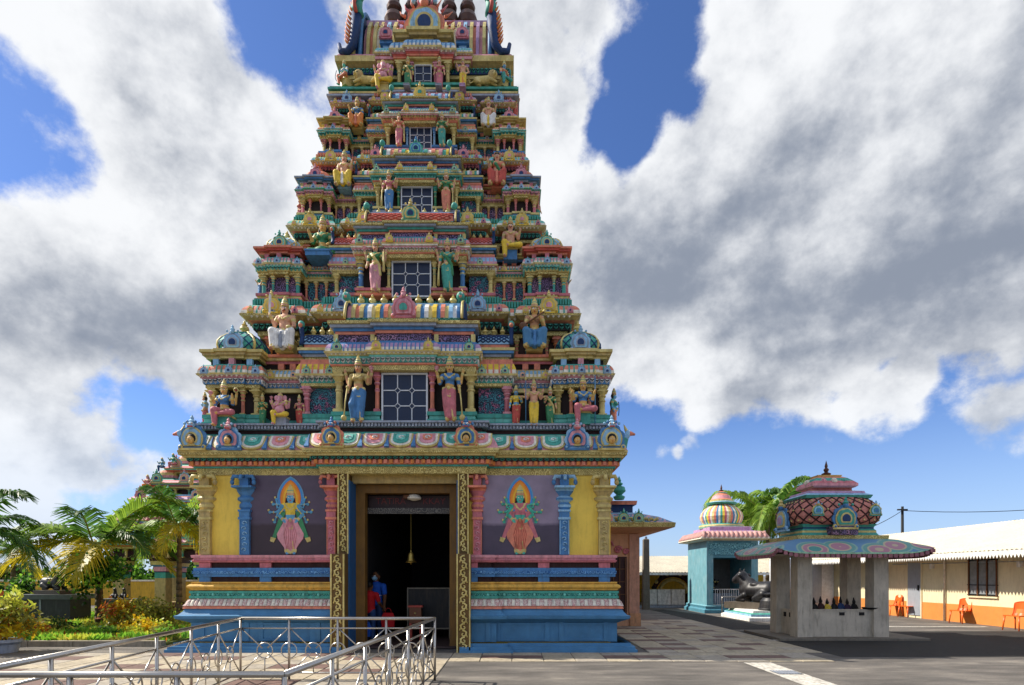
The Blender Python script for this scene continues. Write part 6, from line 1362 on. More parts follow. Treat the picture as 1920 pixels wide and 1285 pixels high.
# ------------------------------------------------------------------ stone bull, stone bell, platform
BLK = mat('black_granite', '#15161a', rough=.45, var=.3, nscale=8, dirt=.12, dirtcol='#6a6a70', spec=.5)
plat = empty('bull_platform', (10.1, 21, 0), label='stepped white and turquoise platform below the black bull', cat='platform'); PLO = Vector((10.1, 21, 0))
mb = MB(); mb.sweep(rect(8.3, 10.7, 19.9, 22.6), [(.0, 0, 'white'), (.0, .12, 'white'), (-.1, .16, 'sky'), (-.1, .24, 'teal'), (-.22, .28, 'white'), (-.24, .36, 'white')]); mb.build('steps', plat, -PLO)
BM = {'b': BLK}
def bull(name, loc, s, rz, lab, head=1):
    F = [c_((-.32, 0, .30), (.28, 0, .30), .235, .20, 'b', .05), e_((.18, 0, .48), (.14, .11, .14), 'b', .06), c_((.24, 0, .42), (.40, 0, .60), .18, .15, 'b', .05), c_((.42, 0, .66), (.60, 0, .56), .14, .095, 'b', .03), e_((.62, 0, .53), (.075, .085, .06), 'b', .02), e_((-.36, 0, .30), (.16, .20, .22), 'b', .04)]
    for q in (-1, 1): F += [c_((.40, q*.11, .70), (.36, q*.20, .68), .03, .05, 'b', .015), c_((.43, q*.07, .76), (.41, q*.10, .85), .03, .014, 'b', .01), c_((.24, q*.15, .18), (.46, q*.15, .07), .075, .055, 'b', .03), c_((.46, q*.15, .06), (.26, q*.16, .045), .05, .04, 'b', .02), c_((-.28, q*.19, .20), (-.06, q*.21, .10), .12, .07, 'b', .03), c_((-.06, q*.21, .07), (-.26, q*.22, .05), .055, .045, 'b', .02)]
    F += [c_((-.50, 0, .36), (-.48, .16, .10), .03, .02, 'b', .01), c_((.30, -.14, .40), (.42, 0, .30), .025, .025, 'b', .005), c_((.30, .14, .40), (.42, 0, .30), .025, .025, 'b', .005), e_((-.02, 0, .45), (.20, .20, .07), 'b', .02)]
    r = empty(name, loc, rz, lab, 'statue'); r.scale = (s,)*3; link('body', sdf_mesh('bull', F, .020, mats=BM), r)
    mb = MB(); mb.box(-.62, .72, -.34, .34, -.16, .0, mat('granite_plinth', '#5a5248', rough=.6, dirt=.3)); mb.build('plinth', r); return r
bull('bull_statue', Vector((9.3, 21.6, .60)), 1.5, radians(125), 'black granite reclining bull statue on a stepped white platform')
gb = empty('stone_bell', (9.35, 20.5, .36), label='black bell-shaped stone vessel beside the black bull', cat='vessel')
mb = MB(); mb.lathe([(.44, 0), (.46, .04), (.42, .08), (.40, .2), (.37, .34), (.30, .44), (.18, .48), (.17, .52), (.25, .55), (.25, .60), (.15, .63), (0, .64)], BLK, n=24); mb.build('vessel', gb)
mb = MB(); mb.tube([(.43*cos(2*pi*q/24), .43*sin(2*pi*q/24), .06) for q in range(24)], .03, BLK, 5, closed=True); mb.build('rim', gb)

# ------------------------------------------------------------------ pavilion
CON = mat('pavilion_concrete', '#c2b9a8', rough=.8, var=.2, nscale=2.5, dirt=.3, dirtcol='#6b6256')
pav = empty('pavilion', (8.3, 15.4, 0), label='open concrete pavilion with lattice-patterned painted dome', cat='pavilion'); PV = Vector((8.3, 15.4, 0))
def pb(mb, n, par=None): return mb.build(n, par or pav, -PV if par is None else None)
mb = MB(); mb.box(6.6, 10.3, 14.0, 16.2, .0, .06, mat('pavilion_slab', '#7d766a', rough=.85, var=.2)); pb(mb, 'floor_slab')
cx0, cx1, cy0, cy1 = 7.18, 9.46, 14.3, 15.8
for x in (cx0, cx1):
    for y in (cy0, cy1):
        mb = MB(); a = x if x == cx0 else x-.36; b = y if y == cy0 else y-.36; mb.lathe([(.19, .0), (.18, 2.1)], CON, a+.18, b+.18, sq=True); pb(mb, 'column')
mb = MB(); mb.box(cx0+.3, cx1-.3, cy0+.1, cy0+.2, .05, .72, CON); fw_ = pb(mb, 'parapet'); mb = MB(); mb.box(cx0+.12, cx0+.22, cy0+.36, cy1-.36, .05, .72, CON); lw_ = pb(mb, 'parapet'); mb = MB(); mb.box(cx1-.22, cx1-.12, cy0+.36, cy1-.36, .05, .72, CON); pb(mb, 'parapet')
mb = MB(); mb.box(cx0+.25, cx1-.25, cy0+.08, cy0+.26, .72, .75, CON); pb(mb, 'parapet_coping')
for x in (8.28, 8.78): mb = MB(); mb.box(x, x+.13, cy0+.085, cy0+.105, .60, .68, 'black'); mb.build('vent', fw_)
for y in (14.85, 15.15): mb = MB(); mb.box(cx0+.105, cx0+.125, y, y+.12, .52, .64, 'black'); mb.build('vent', lw_)
mb = MB(); mb.box(cx0-.05, cx1+.05, cy0-.05, cy1+.05, 2.1, 2.22, CON); pb(mb, 'beam')
EX, EY0, EY1 = 1.90, 13.75, 16.4
def curl(ux, uy): return .13*max(0, (abs(ux)*abs(uy)))**6
g = 24; mb = MB(); cxp, cyp = 8.32, (EY0+EY1)/2; hx_, hy_ = EX, (EY1-EY0)/2
prf = [(1.0, 2.13), (1.0, 2.17), (.94, 2.27), (.82, 2.40), (.68, 2.50), (.5, 2.56)]
def roofp(q, side, t):          # q ring, side 0..3, t -1..1
    r, z = prf[q]; cxx, cyy = [(t, -1), (1, t), (-t, 1), (-1, -t)][side]; return (cxp+hx_*r*cxx, cyp+hy_*r*cyy, z+(.16*abs(t)**7 if q < 3 else 0)*(1-q*.3))
def roofmat():
    m = bpy.data.materials.new('roof_swirls'); m.use_nodes = True; N = m.node_tree.nodes; L = m.node_tree.links; b = N['Principled BSDF']; geo = N.new('ShaderNodeNewGeometry')
    mp = N.new('ShaderNodeMapping'); mp.inputs['Scale'].default_value = (1.05, 1.0, 2.2); L.new(geo.outputs['Position'], mp.inputs[0])
    vo = N.new('ShaderNodeTexVoronoi'); vo.inputs['Scale'].default_value = 1.25; vo.inputs['Randomness'].default_value = .75; vo.feature = 'F1'; L.new(mp.outputs[0], vo.inputs[0])
    cr = N.new('ShaderNodeValToRGB'); cr.color_ramp.interpolation = 'CONSTANT'; els = cr.color_ramp.elements
    for i, (p_, c) in enumerate(((0, '#4a8a84'), (.2, '#b8a98c'), (.25, '#a87888'), (.38, '#b8a98c'), (.43, '#5f9690'), (.54, '#86a89c'), (.60, '#5a86a8'))):
        e = els[i] if i < 2 else els.new(p_); e.position = p_; e.color = (*srgb(c), 1)
    L.new(vo.outputs['Distance'], cr.inputs[0]); L.new(cr.outputs[0], b.inputs['Base Color']); b.inputs['Roughness'].default_value = .55
    bp = N.new('ShaderNodeBump'); bp.inputs['Strength'].default_value = .4; bp.inputs['Distance'].default_value = .04; L.new(vo.outputs['Distance'], bp.inputs['Height']); L.new(bp.outputs[0], b.inputs['Normal']); return m
RM = roofmat()
for q in range(5):
    for sd_ in range(4):
        vs = [roofp(q, sd_, -1+2*i/g) for i in range(g+1)]+[roofp(q+1, sd_, -1+2*i/g) for i in range(g+1)]
        mb.add(vs, [(i, i+1, g+2+i, g+1+i) for i in range(g)], 'mint' if q == 0 else RM, q > 0)
mb.add([(cxp-hx_, cyp-hy_, 2.125), (cxp+hx_, cyp-hy_, 2.125), (cxp+hx_, cyp+hy_, 2.125), (cxp-hx_, cyp+hy_, 2.125)], [(0, 3, 2, 1)], CON); pb(mb, 'roof')
FRG = mat('fringe_a', '#a86f78', rough=.7, dirt=.3); FRG2 = mat('fringe_b', '#8f5f6b', rough=.7, dirt=.3)
mb = MB()
for i in range(30):
    t = -1+2*(i+.5)/30
    for sd_ in (0, 1, 3):
        p = Vector(roofp(0, sd_, t)); k = .62 if sd_ == 0 else .5
        dx, dy = [(1, 0), (0, 1), (0, 0), (0, 1)][sd_]
        mb.cbox(p.x, p.y, p.z-.045, .045 if dx else .015, .045 if dy else .015, .045, FRG if i % 2 else FRG2)
pb(mb, 'eave_fringe')
mb = MB(); mb.sweep(rect(cxp-1.13, cxp+1.13, 14.3, 15.85), [(0, 2.46, SW_GOLD), (.02, 2.62, SW_GOLD), (-.2, 2.63, SW_GOLD)]); pb(mb, 'dome_slab')
mb = MB(); mb.sweep(rect(cxp-.98, cxp+.98, 14.42, 15.72), [(0, 2.63, 'teal'), (-.04, 2.70, 'gold'), (-.04, 2.75, 'teal'), (-.08, 2.80, 'navy'), (-.08, 2.84, 'teal'), (-.03, 2.92, 'teal'), (-.3, 2.93, 'teal')]); pb(mb, 'dome_neck')
mb = MB(); pt = dome(mb, cxp, 15.07, 2.9, 3.62, 1.10, [mat('dome_pink', '#c77f72', rough=.6, var=.2, dirt=.25)], n=40, ex=4.0, prof=[(.88, 0), (1.0, .12), (1.05, .32), (1.04, .52), (.97, .72), (.86, .88), (.74, 1.0)], hy=.70); dm_ = pb(mb, 'dome')
mb = MB(); 
for i in range(28):
    for sg in (-1, 1): mb.tube([pt(2*pi*(i+sg*j/6*3)/28, .05+.9*j/6) for j in range(7)], .020, 'maroon', 5)
mb.build('dome_lattice', dm_, (0, 0, 0))
mb = MB()
for i in range(28):
    for j in (0, 1, 2):
        p = pt(2*pi*(i+.5*(j % 2))/28, .05+.9*(j+.5)/3-.15+.15); mb.sphere(p, .028, 'gold', 6, 4)
mb.build('dome_studs', dm_, kind='stuff')
mb = MB(); mb.sweep(rect(cxp-.82, cxp+.82, 14.5, 15.65), [(0, 3.58, 'teal'), (.04, 3.66, 'sky'), (-.08, 3.72, 'lilac'), (-.1, 3.78, 'gold'), (-.3, 3.82, 'rose'), (-.3, 3.88, 'sky'), (-.35, 3.9, 'sky')]); pb(mb, 'dome_shoulder')
mb = MB(); mb.sweep(rect(cxp-.52, cxp+.52, 14.68, 15.46), [(0, 3.88, 'lilac'), (.06, 3.92, 'pink'), (.06, 3.98, 'rose'), (-.02, 4.06, 'teal'), (-.12, 4.15, 'salmon'), (-.22, 4.20, 'gold'), (-.2, 4.24, 'salmon'), (-.35, 4.26, 'salmon')]); pb(mb, 'dome_cap')
mb = MB()
for i in range(12):
    a = 2*pi*i/12; mb.sphere((cxp+.50*cos(a), 15.07+.36*sin(a), 4.05), .085, ('cream', 'teal', 'pink')[i % 3], 8, 5)
pb(mb, 'cap_scrolls')
mb = MB(); mb.lathe([(.1, 4.26), (.12, 4.3), (.04, 4.34), (.07, 4.41), (.03, 4.46), (.04, 4.5), (0, 4.66)], KAL, cxp, 15.07, n=12); pb(mb, 'finial')
for (x, y, rz, w, c) in ((cxp, 14.22, 0, .62, ('blue', 'gold', 'teal', 'navy')), (cxp-1.16, 15.07, -pi/2, .66, ('blue', 'sky', 'gold', 'lilac'))):
    kudu(pav, x-PV.x, y-PV.y, 2.80, w, c, rz=rz)
for x in (cxp-.66, cxp+.78): kudu(pav, x-PV.x, 14.24-PV.y, 3.12, .3, ('gold', 'teal', 'sky', 'blue'))
mb = MB(); mb.box(cxp-.32, cxp+.32, 14.2, 14.5, 2.63, 2.84, SW_PURP); pb(mb, 'arch_base')
# dark figurines on a shelf in the pavilion
mb = MB(); mb.box(cx0+.4, cx1-.4, cy0+.5, cy0+1.0, .0, .66, CON); pb(mb, 'altar_table')
for i in range(8):
    cols = ('black', 'black', 'maroon', 'yellow', 'black', 'navy', 'purple', 'black')[i]
    F = [c_((0, 0, .03), (0, 0, .16), .075, .055, cols, .02), e_((0, -.01, .25), (.042, .042, .05), 'black', .01), c_((0, 0, .29), (0, 0, .36), .03, .012, 'black', .01), c_((-.05, -.02, .17), (-.075, -.05, .09), .022, .018, cols, .01), c_((.05, -.02, .17), (.075, -.05, .09), .022, .018, cols, .01)]
    r_ = empty('figurine', (7.75+i*.175, 14.95, .66), 0, ['small black stone figurine at the end of the row on the pavilion altar', 'small black pointed figurine in the middle of the row on the pavilion altar', 'small dark red-robed figurine on the pavilion altar', 'small figurine in yellow robe on the pavilion altar', 'small black pointed figurine in the middle of the row on the pavilion altar', 'small figurine in navy robe on the pavilion altar', 'small figurine in purple robe on the pavilion altar', 'small black stone figurine at the end of the row on the pavilion altar'][i], 'figurine', 'figurines on the pavilion altar')
    r_.scale = (1.05, 1.05, .95+.15*((i*7) % 3)/2); link('body', sdf_mesh('figurine', F, .016), r_)
tr_ = empty('offering_tray', (9.1, 14.46, .75), label='dark flat tray on the pavilion parapet', cat='tray'); mb = MB(); mb.lathe([(.16, 0), (.2, .05), (.18, .05), (.15, .015), (0, .012)], 'black', n=18); mb.build('dish', tr_)

# ------------------------------------------------------------------ long cream building
CRM = mat('cream_wall', '#e6d9b4', rough=.75, var=.1, nscale=1.5, dirt=.16, dirtcol='#a08f68'); ORG = mat('orange_dado', '#d98a44', rough=.7, var=.14, nscale=2, dirt=.2, dirtcol='#b98a5a')
lb = empty('cream_building', (17.5, 18, 0), label='long single-storey cream building with orange dado and pale metal roof', cat='building'); LB = Vector((17.5, 18, 0))
def lbb(mb, n, par=None): return mb.build(n, par or lb, -LB if par is None else None)
WX = 15.4
mb = MB(); mb.box(WX, 20, 8, 27.9, 0, 2.55, CRM); wl = lbb(mb, 'wall')
for (a, b) in ((8, 21.35), (22.15, 27.85)): mb = MB(); mb.box(WX-.012, WX, a, b, .0, .62, ORG); mb.build('dado', wl)
RS = mat('roof_sheet_cream', '#e0d6bc', rough=.5, var=.12, nscale=1, dirt=.22, dirtcol='#b09f78')
corrugated(lb, -LB, (14.35, 7.5, 2.36), (14.35, 28.2, 2.36), (17.9, 7.5, 3.57), (17.9, 28.2, 3.57), 260, .018, RS)
corrugated(lb, -LB, (21, 7.5, 2.42), (21, 28.2, 2.42), (17.9, 7.5, 3.57), (17.9, 28.2, 3.57), 60, .018, RS)
mb = MB(); mb.add([(WX-.0, 27.905, 2.5), (20.0, 27.905, 2.5), (17.9, 27.905, 3.5)], [(0, 1, 2)], CRM); lbb(mb, 'gable')
mb = MB(); mb.box(14.32, 14.40, 7.5, 28.2, 2.21, 2.34, 'white'); lbb(mb, 'fascia'); 
mb = MB()
for i in range(170): y = 7.6+i*.12; mb.add([(14.30, y, 2.23), (14.30, y+.06, 2.11), (14.30, y+.12, 2.23), (14.30, y+.12, 2.34), (14.30, y, 2.34)], [(4, 3, 2, 1, 0)], 'white')
lbb(mb, 'valance')
mb = MB(); mb.box(14.4, WX, 7.6, 28.1, 2.33, 2.35, 'cream'); lbb(mb, 'soffit')
GRY = mat('door_grey', '#9aa0a8', rough=.5, var=.08, dirt=.1)
dr_ = MB(); dr_.box(WX-.03, WX+.02, 21.4, 22.1, .10, 2.1, GRY); do_ = dr_.build('door', wl); mb = MB(); mb.box(WX-.07, WX-.03, 21.47, 21.53, 1.05, 1.25, 'black'); mb.build('handle', do_)
for (a, b) in ((21.35, 21.4), (22.1, 22.15)): mb = MB(); mb.box(WX-.04, WX+.02, a, b, .0, 2.14, CRM); mb.build('door_jamb', wl)
CURT = mat('curtain_grey', '#8a8f92', rough=.8, var=.3, nscale=5, dirt=.1)
def grille_window(y0, y1, z0, z1):
    mb = MB(); mb.box(WX-.015, WX+.02, y0, y1, z0, z1, 'black'); w_ = mb.build('window', wl)
    n = 3
    for i in range(n): mb = MB(); a = y0+(y1-y0)*i/n+.04; b = y0+(y1-y0)*(i+1)/n-.04; mb.box(WX-.022, WX-.014, a, b, z0+.05, z1-.05, CURT); mb.build('pane', w_)
    for i in range(n+1): y = y0+(y1-y0)*i/n; mb = MB(); mb.box(WX-.05, WX-.02, y-.02, y+.02, z0-.02, z1+.02, 'brown'); mb.build('grille_bar', w_)
    for z in (z0+.02, z0+.35, z1-.02): mb = MB(); mb.box(WX-.045, WX-.025, y0-.06, y1+.06, z-.012, z+.012, 'black'); mb.build('grille_bar', w_)
    mb = MB(); mb.box(WX-.06, WX, y0-.05, y1+.05, z0-.07, z0-.022, CRM); mb.build('window_sill', w_)
grille_window(18.05, 19.15, .95, 2.15); grille_window(23.3, 24.1, 1.15, 2.1); grille_window(13.6, 14.8, .95, 2.15)
for y in (20.2, 25.4, 16.2):
    mb = MB(); mb.tube([(WX-.05, y, 0), (WX-.05, y, 2.2), (WX-.5, y, 2.3)], .035, 'cream', 8); lbb(mb, 'downpipe')
mb = MB(); mb.tube([(WX-.02, 8.2, 2.05), (WX-.02, 17.9, 2.04), (WX-.02, 23.0, 2.06)], .012, 'grey', 5); lbb(mb, 'conduit')
for y in (20.8, 17.2): mb = MB(); mb.cbox(WX-.05, y, 1.95, .05, .06, .09, 'white'); lbb(mb, 'wall_light')
# white annex wall seen through the pavilion
an = empty('white_annex', (12.6, 29, 0), label='white and orange annex wall with a shelf seen through the pavilion', cat='building'); AN = Vector((12.6, 29, 0))
mb = MB(); mb.box(12.4, 15.38, 27.2, 27.4, 0, 2.4, mat('annex_white', '#dfe1e6', rough=.7, dirt=.1)); mb.build('wall', an, -AN); mb = MB(); mb.box(12.4, 13.9, 27.19, 27.2, 0, .95, ORG); mb.build('dado', an, -AN)
mb = MB(); mb.box(13.95, 14.75, 27.1, 27.2, 0.3, 2.2, GRY); mb.build('door', an, -AN)
# orange plastic chairs
OR = mat('orange_plastic', '#e8641a', rough=.35, var=.06, dirt=.05, bump=.0, spec=.5)
def chair_mesh():
    mb = MB(); me = {}
    s_ = MB(); s_.add([(-.21, -.21, .44), (.21, -.21, .44), (.19, .20, .43), (-.19, .20, .43), (-.21, -.21, .415), (.21, -.21, .415), (.19, .20, .405), (-.19, .20, .405), (0, 0, .425)], [(0, 1, 8), (1, 2, 8), (2, 3, 8), (3, 0, 8), (5, 4, 7, 6), (4, 5, 1, 0), (5, 6, 2, 1), (6, 7, 3, 2), (7, 4, 0, 3)], OR)
    for a, b in ((-.21, -.23), (.21, .23)): s_.tube([(a, -.22, .43), (a, .2, .42)], .018, OR, 6)
    me['seat'] = s_.mesh('seat')
    b_ = MB()
    prof = [(.18, .42), (.215, .50), (.25, .62), (.27, .74), (.285, .84)]
    def bp_(u, q): return (u*.205, prof[q][0]+.05*(abs(u)**2)*-1+.0, prof[q][1]-.05*(abs(u)**3 if q == 4 else 0))
    for dy in (0, .012):
        for q in range(4):
            for i in range(8):
                u0, u1 = -1+i*.25, -.75+i*.25
                if q == 1 and i in (1, 6): continue
                if q < 2 and i in (2, 5) : continue
                vs = [Vector(bp_(u0, q)), Vector(bp_(u1, q)), Vector(bp_(u1, q+1)), Vector(bp_(u0, q+1))]; vs = [v+Vector((0, dy, 0)) for v in vs]; b_.add(vs, [(0, 1, 2, 3)], OR)
    b_.tube([bp_(-1, q) for q in range(5)]+[bp_(-1+i*.25, 4) for i in range(1, 8)]+[bp_(1, q) for q in range(4, -1, -1)], .016, OR, 6)
    me['backrest'] = b_.mesh('backrest')
    for k, (x, y, fx, fy) in {'leg_a': (-.19, -.19, -.22, -.24), 'leg_b': (.19, -.19, .22, -.24), 'leg_c': (-.17, .19, -.21, .27), 'leg_d': (.17, .19, .21, .27)}.items():
        l_ = MB(); l_.tube([(x, y, .43), (fx, fy, 0)], .024, OR, 6, r2=.017); me[k] = l_.mesh('leg')
    return me
CM = chair_mesh()
def chair(x, y, rz, lab, z=0, grp='orange plastic chairs along the wall'):
    r_ = empty('plastic_chair', (x, y, z), rz, lab, 'chair', grp)
    for k, m_ in CM.items(): link(k.split('_')[0], m_, r_)
for (xp, d, a, lab) in ((1672, 22.6, -95, 'orange plastic chair with its neighbour, the one farther from the grey door'), (1700, 22.0, -80, 'orange plastic chair standing next to the grey door'), (1799, 19.2, -75, 'orange plastic chair standing alone between grey door and barred window'), (1903, 16.7, -75, 'orange plastic chair standing beyond the barred window')):
    chair((xp-960)*d/FPX+.05, d, radians(a), lab)
# utility pole and wires
up_ = empty('utility_pole', (px(1692, 1000, 34).x, 34, 0), label='dark utility pole behind the cream building', cat='utility pole'); mb = MB(); mb.tube([(0, 0, 0), (0, 0, zz(950, 34))], .10, 'black', 8, r2=.07); mb.build('shaft', up_)
mb = MB(); mb.tube([(-.3, 0, zz(956, 34)), (.3, 0, zz(956, 34))], .05, 'black', 6); mb.build('crossarm', up_)
def wire(a, b, sag, nm):
    pts = [a+(b-a)*t/14-Vector((0, 0, sag*4*(t/14)*(1-t/14))) for t in range(15)]; mb = MB(); r_ = a; mb.tube([p-r_ for p in pts], .018, 'black', 4); o = mb.build('overhead_wire', None, r_); tag(o, nm, 'wire')
tp = Vector((px(1692, 1000, 34).x, 34, zz(956, 34)-.05)); wire(tp, px(2300, 905, 30), .6, 'thin black overhead wire running from the pole above the cream roof'); wire(tp, px(1560, 1010, 30), .25, 'thin black overhead wire running from the pole behind the pavilion dome')
# ------------------------------------------------------------------ plants
def leafmat(name, c1, c2, rough=.45, trans=.45):
    if name in MATS: return MATS[name]
    m = bpy.data.materials.new(name); m.use_nodes = True; MATS[name] = m; N = m.node_tree.nodes; L = m.node_tree.links; b = N['Principled BSDF']; out = N['Material Output']
    geo = N.new('ShaderNodeNewGeometry'); n = N.new('ShaderNodeTexNoise'); n.inputs['Scale'].default_value = 2.3; n.inputs['Detail'].default_value = 3; L.new(geo.outputs['Position'], n.inputs[0])
    ad = N.new('ShaderNodeMath'); ad.operation = 'MULTIPLY_ADD'; L.new(geo.outputs['Random Per Island'], ad.inputs[0]); ad.inputs[1].default_value = .6; 
    r0 = N.new('ShaderNodeMapRange'); r0.inputs[1].default_value = .35; r0.inputs[2].default_value = .65; r0.inputs[4].default_value = .5; L.new(n.outputs['Fac'], r0.inputs[0]); L.new(r0.outputs[0], ad.inputs[2])
    mx = N.new('ShaderNodeMixRGB'); mx.inputs[1].default_value = (*srgb(c1), 1); mx.inputs[2].default_value = (*srgb(c2), 1); L.new(ad.outputs[0], mx.inputs[0]); L.new(mx.outputs[0], b.inputs['Base Color'])
    b.inputs['Roughness'].default_value = rough; b.inputs['Specular IOR Level'].default_value = .35
    tr = N.new('ShaderNodeBsdfTranslucent'); L.new(mx.outputs[0], tr.inputs[0]); ms = N.new('ShaderNodeMixShader'); ms.inputs[0].default_value = trans; L.new(b.outputs[0], ms.inputs[1]); L.new(tr.outputs[0], ms.inputs[2]); L.new(ms.outputs[0], out.inputs[0])
    return m
LG = leafmat('palm_green', '#4a7028', '#9cbc46'); LY = leafmat('palm_yellow', '#8f8a26', '#d9c22e'); LD = leafmat('palm_dark', '#2a4a22', '#5a8534'); LB_ = leafmat('leaf_bright', '#4a8a28', '#a0d048'); LK = leafmat('leaf_dark', '#1c3a17', '#3f6b28')
LO = leafmat('leaf_olive', '#55601f', '#a3a048'); LC = leafmat('leaf_croton', '#c98a1c', '#e0d02c'); LR = leafmat('leaf_red', '#8a2a1e', '#d07a2a'); LL = leafmat('leaf_lime', '#9ab038', '#e0e25a')
TRK = mat('palm_trunk', '#6a5c48', rough=.9, var=.3, nscale=6, dirt=.3, bump=.5, bscale=18); WOOD = mat('bark', '#4a3a2a', rough=.9, var=.3, bump=.6, bscale=20); RACH = mat('rachis', '#8f8f3c', rough=.5, var=.15, dirt=.1)
def np_mesh(name, V, F, mats, mi=None):
    me = bpy.data.meshes.new(name); V = np.asarray(V, 'f').reshape(-1, 3); F = np.asarray(F, 'i'); k = F.shape[1]
    me.vertices.add(len(V)); me.vertices.foreach_set('co', V.ravel()); me.loops.add(F.size); me.loops.foreach_set('vertex_index', F.ravel())
    me.polygons.add(len(F)); me.polygons.foreach_set('loop_start', np.arange(0, F.size, k, dtype='i'))
    for m in mats: me.materials.append(m)
    if mi is not None: me.polygons.foreach_set('material_index', np.asarray(mi, 'i'))
    me.update(calc_edges=True); return me
def frond_mesh(L_, rise, droop, leaf, n, m, seed, tw=.5, ldroop=.5, up=.5):
    """a feather frond along +x: arching midrib with two rows of blades; up: V angle of the blades"""
    r = random.Random(seed); pts = []
    for i in range(n+1):
        t = i/n; pts.append(Vector((L_*(t-.12*t*t*droop), .06*L_*sin(t*2+seed), L_*(rise*t-droop*t**2.2))))
    V = []; Fq = []; mi = []
    mb = MB(); mb.tube(pts[::2], .018*L_/2+.004, RACH, 5, r2=.004)
    for i in range(int(n*.10), n):
        t = i/n; p = pts[i]; tg = (pts[i+1]-pts[i-1]).normalized(); side = tg.cross(Vector((0, 0, 1))).normalized(); nrm = side.cross(tg)
        ll = leaf*(sin(pi*min(1, .12+t*.86))**.6)*r.uniform(.82, 1.1); w = .034*L_/2*r.uniform(.8, 1.2)
        for s in (-1, 1):
            if r.random() < .05: continue
            d = (side*s*(1-.35*t)+tg*(.55+.6*t)+nrm*up*r.uniform(.5, 1.2)).normalized(); q0 = p; q1 = p+d*ll*.5+Vector((0, 0, -.10*ll*ldroop)); q2 = p+d*ll*.95+Vector((0, 0, -ldroop*ll*r.uniform(.5, .95)))
            wv = tg*w; b = len(V); V += [q0-wv*.5, q0+wv*.5, q1+wv, q1-wv, q2+wv*.15, q2-wv*.15]; Fq += [(b, b+1, b+2, b+3), (b+3, b+2, b+4, b+5)]
    b = len(mb.v); mb.v += [tuple(v) for v in V]; k = mb.mi(m)
    for f in Fq: mb.f.append(tuple(b+q for q in f)); mb.m.append(k); mb.sm.append(False)
    return mb.mesh('frond')
FR = {}
def palm(base, hgt, nf, L_, lab, kind='g', trunk=.09, lean=(0, 0), rise=(.3, 1.0), seed=1, yellow=0, group=None, droop=.75, ldroop=.5, leaf=.34):
    r = random.Random(seed); root = empty('palm_tree', base, 0, lab, 'palm tree', group)
    mb = MB(); n = 14; tp = Vector((lean[0], lean[1], hgt))
    cp = [Vector((lean[0]*(i/n)**1.5, lean[1]*(i/n)**1.5, hgt*i/n)) for i in range(n+1)]
    for i in range(n): mb.tube([cp[i], cp[i+1]], trunk*(1.35-.5*i/n)*1.06, TRK, 9, r2=trunk*(1.35-.5*(i+1)/n)*.94)
    mb.build('trunk', root)
    mb = MB(); mb.tube([tp-Vector((0, 0, .05)), tp+Vector((0, 0, .25*L_/2))], trunk*1.1, 'mint' if kind == 'g' else 'brown', 8, r2=trunk*.5); mb.build('crownshaft', root)
    for i in range(nf):
        u = i/max(1, nf-1); up_ = rise[1]+(rise[0]-rise[1])*u; m = LY if i >= nf-yellow else (LD if kind == 'd' or (kind == 'g' and i % 3 == 2) else LG)
        key = (round(L_, 1), round(up_, 1), m.name, i % 2, round(droop, 2), round(ldroop, 2), round(leaf, 2))
        if key not in FR: FR[key] = frond_mesh(L_, up_, droop*(1+.25*(i % 2)), leaf*L_, 60, m, len(FR)+3, ldroop=ldroop)
        o = link('frond', FR[key], root, tp+Vector((0, 0, .12*L_/2)), scale=(r.uniform(.85, 1.1),)*3); o.rotation_euler = (r.uniform(-.2, .2), r.uniform(-.12, .12), i*2.399+r.uniform(-.3, .3))
    return root
def leaf_cloud(n, rad, size, mats, seed=1, hollow=.5, cl=14, asp=.45):
    """leaves gathered in clumps through an ellipsoid's volume"""
    g = np.random.default_rng(seed); C = g.normal(size=(cl, 3)); C /= np.linalg.norm(C, axis=1)[:, None]; C *= g.uniform(hollow, 1.0, (cl, 1)); C[:, 2] = C[:, 2]*.9
    ci = g.integers(0, cl, n); p = C[ci]+g.normal(size=(n, 3))*.26; p = p*np.array(rad)
    a = g.normal(size=(n, 3)); a[:, 2] += .15; a /= np.linalg.norm(a, axis=1)[:, None]; b = np.cross(a, g.normal(size=(n, 3))); b /= np.linalg.norm(b, axis=1)[:, None]
    s = size*g.uniform(.6, 1.3, (n, 1)); nr = np.cross(a, b)
    V = np.stack([p, p+a*s*.5+b*s*asp+nr*s*.08, p+a*s, p+a*s*.5-b*s*asp+nr*s*.08], 1)
    return np_mesh('foliage', V, np.arange(4*n).reshape(n, 4), mats, (ci % len(mats)) if len(mats) > 1 else None)
def bush(name, base, rad, n, size, mats, lab, cat='shrub', seed=1, stems=5, group=None, asp=.45, hollow=.45, cl=16):
    r = empty(name, base, 0, lab, cat, group); link('foliage', leaf_cloud(n, rad, size, mats, seed, hollow, cl, asp), r, (0, 0, rad[2]*.95))
    mb = MB(); rr = random.Random(seed)
    for i in range(stems): a = rr.uniform(0, 2*pi); mb.tube([(0, 0, 0), (.3*rad[0]*cos(a), .3*rad[1]*sin(a), rad[2]*.6), (.6*rad[0]*cos(a), .6*rad[1]*sin(a), rad[2]*1.2)], .02*max(rad), WOOD, 5, r2=.006*max(rad))
    mb.build('stem', r); return r
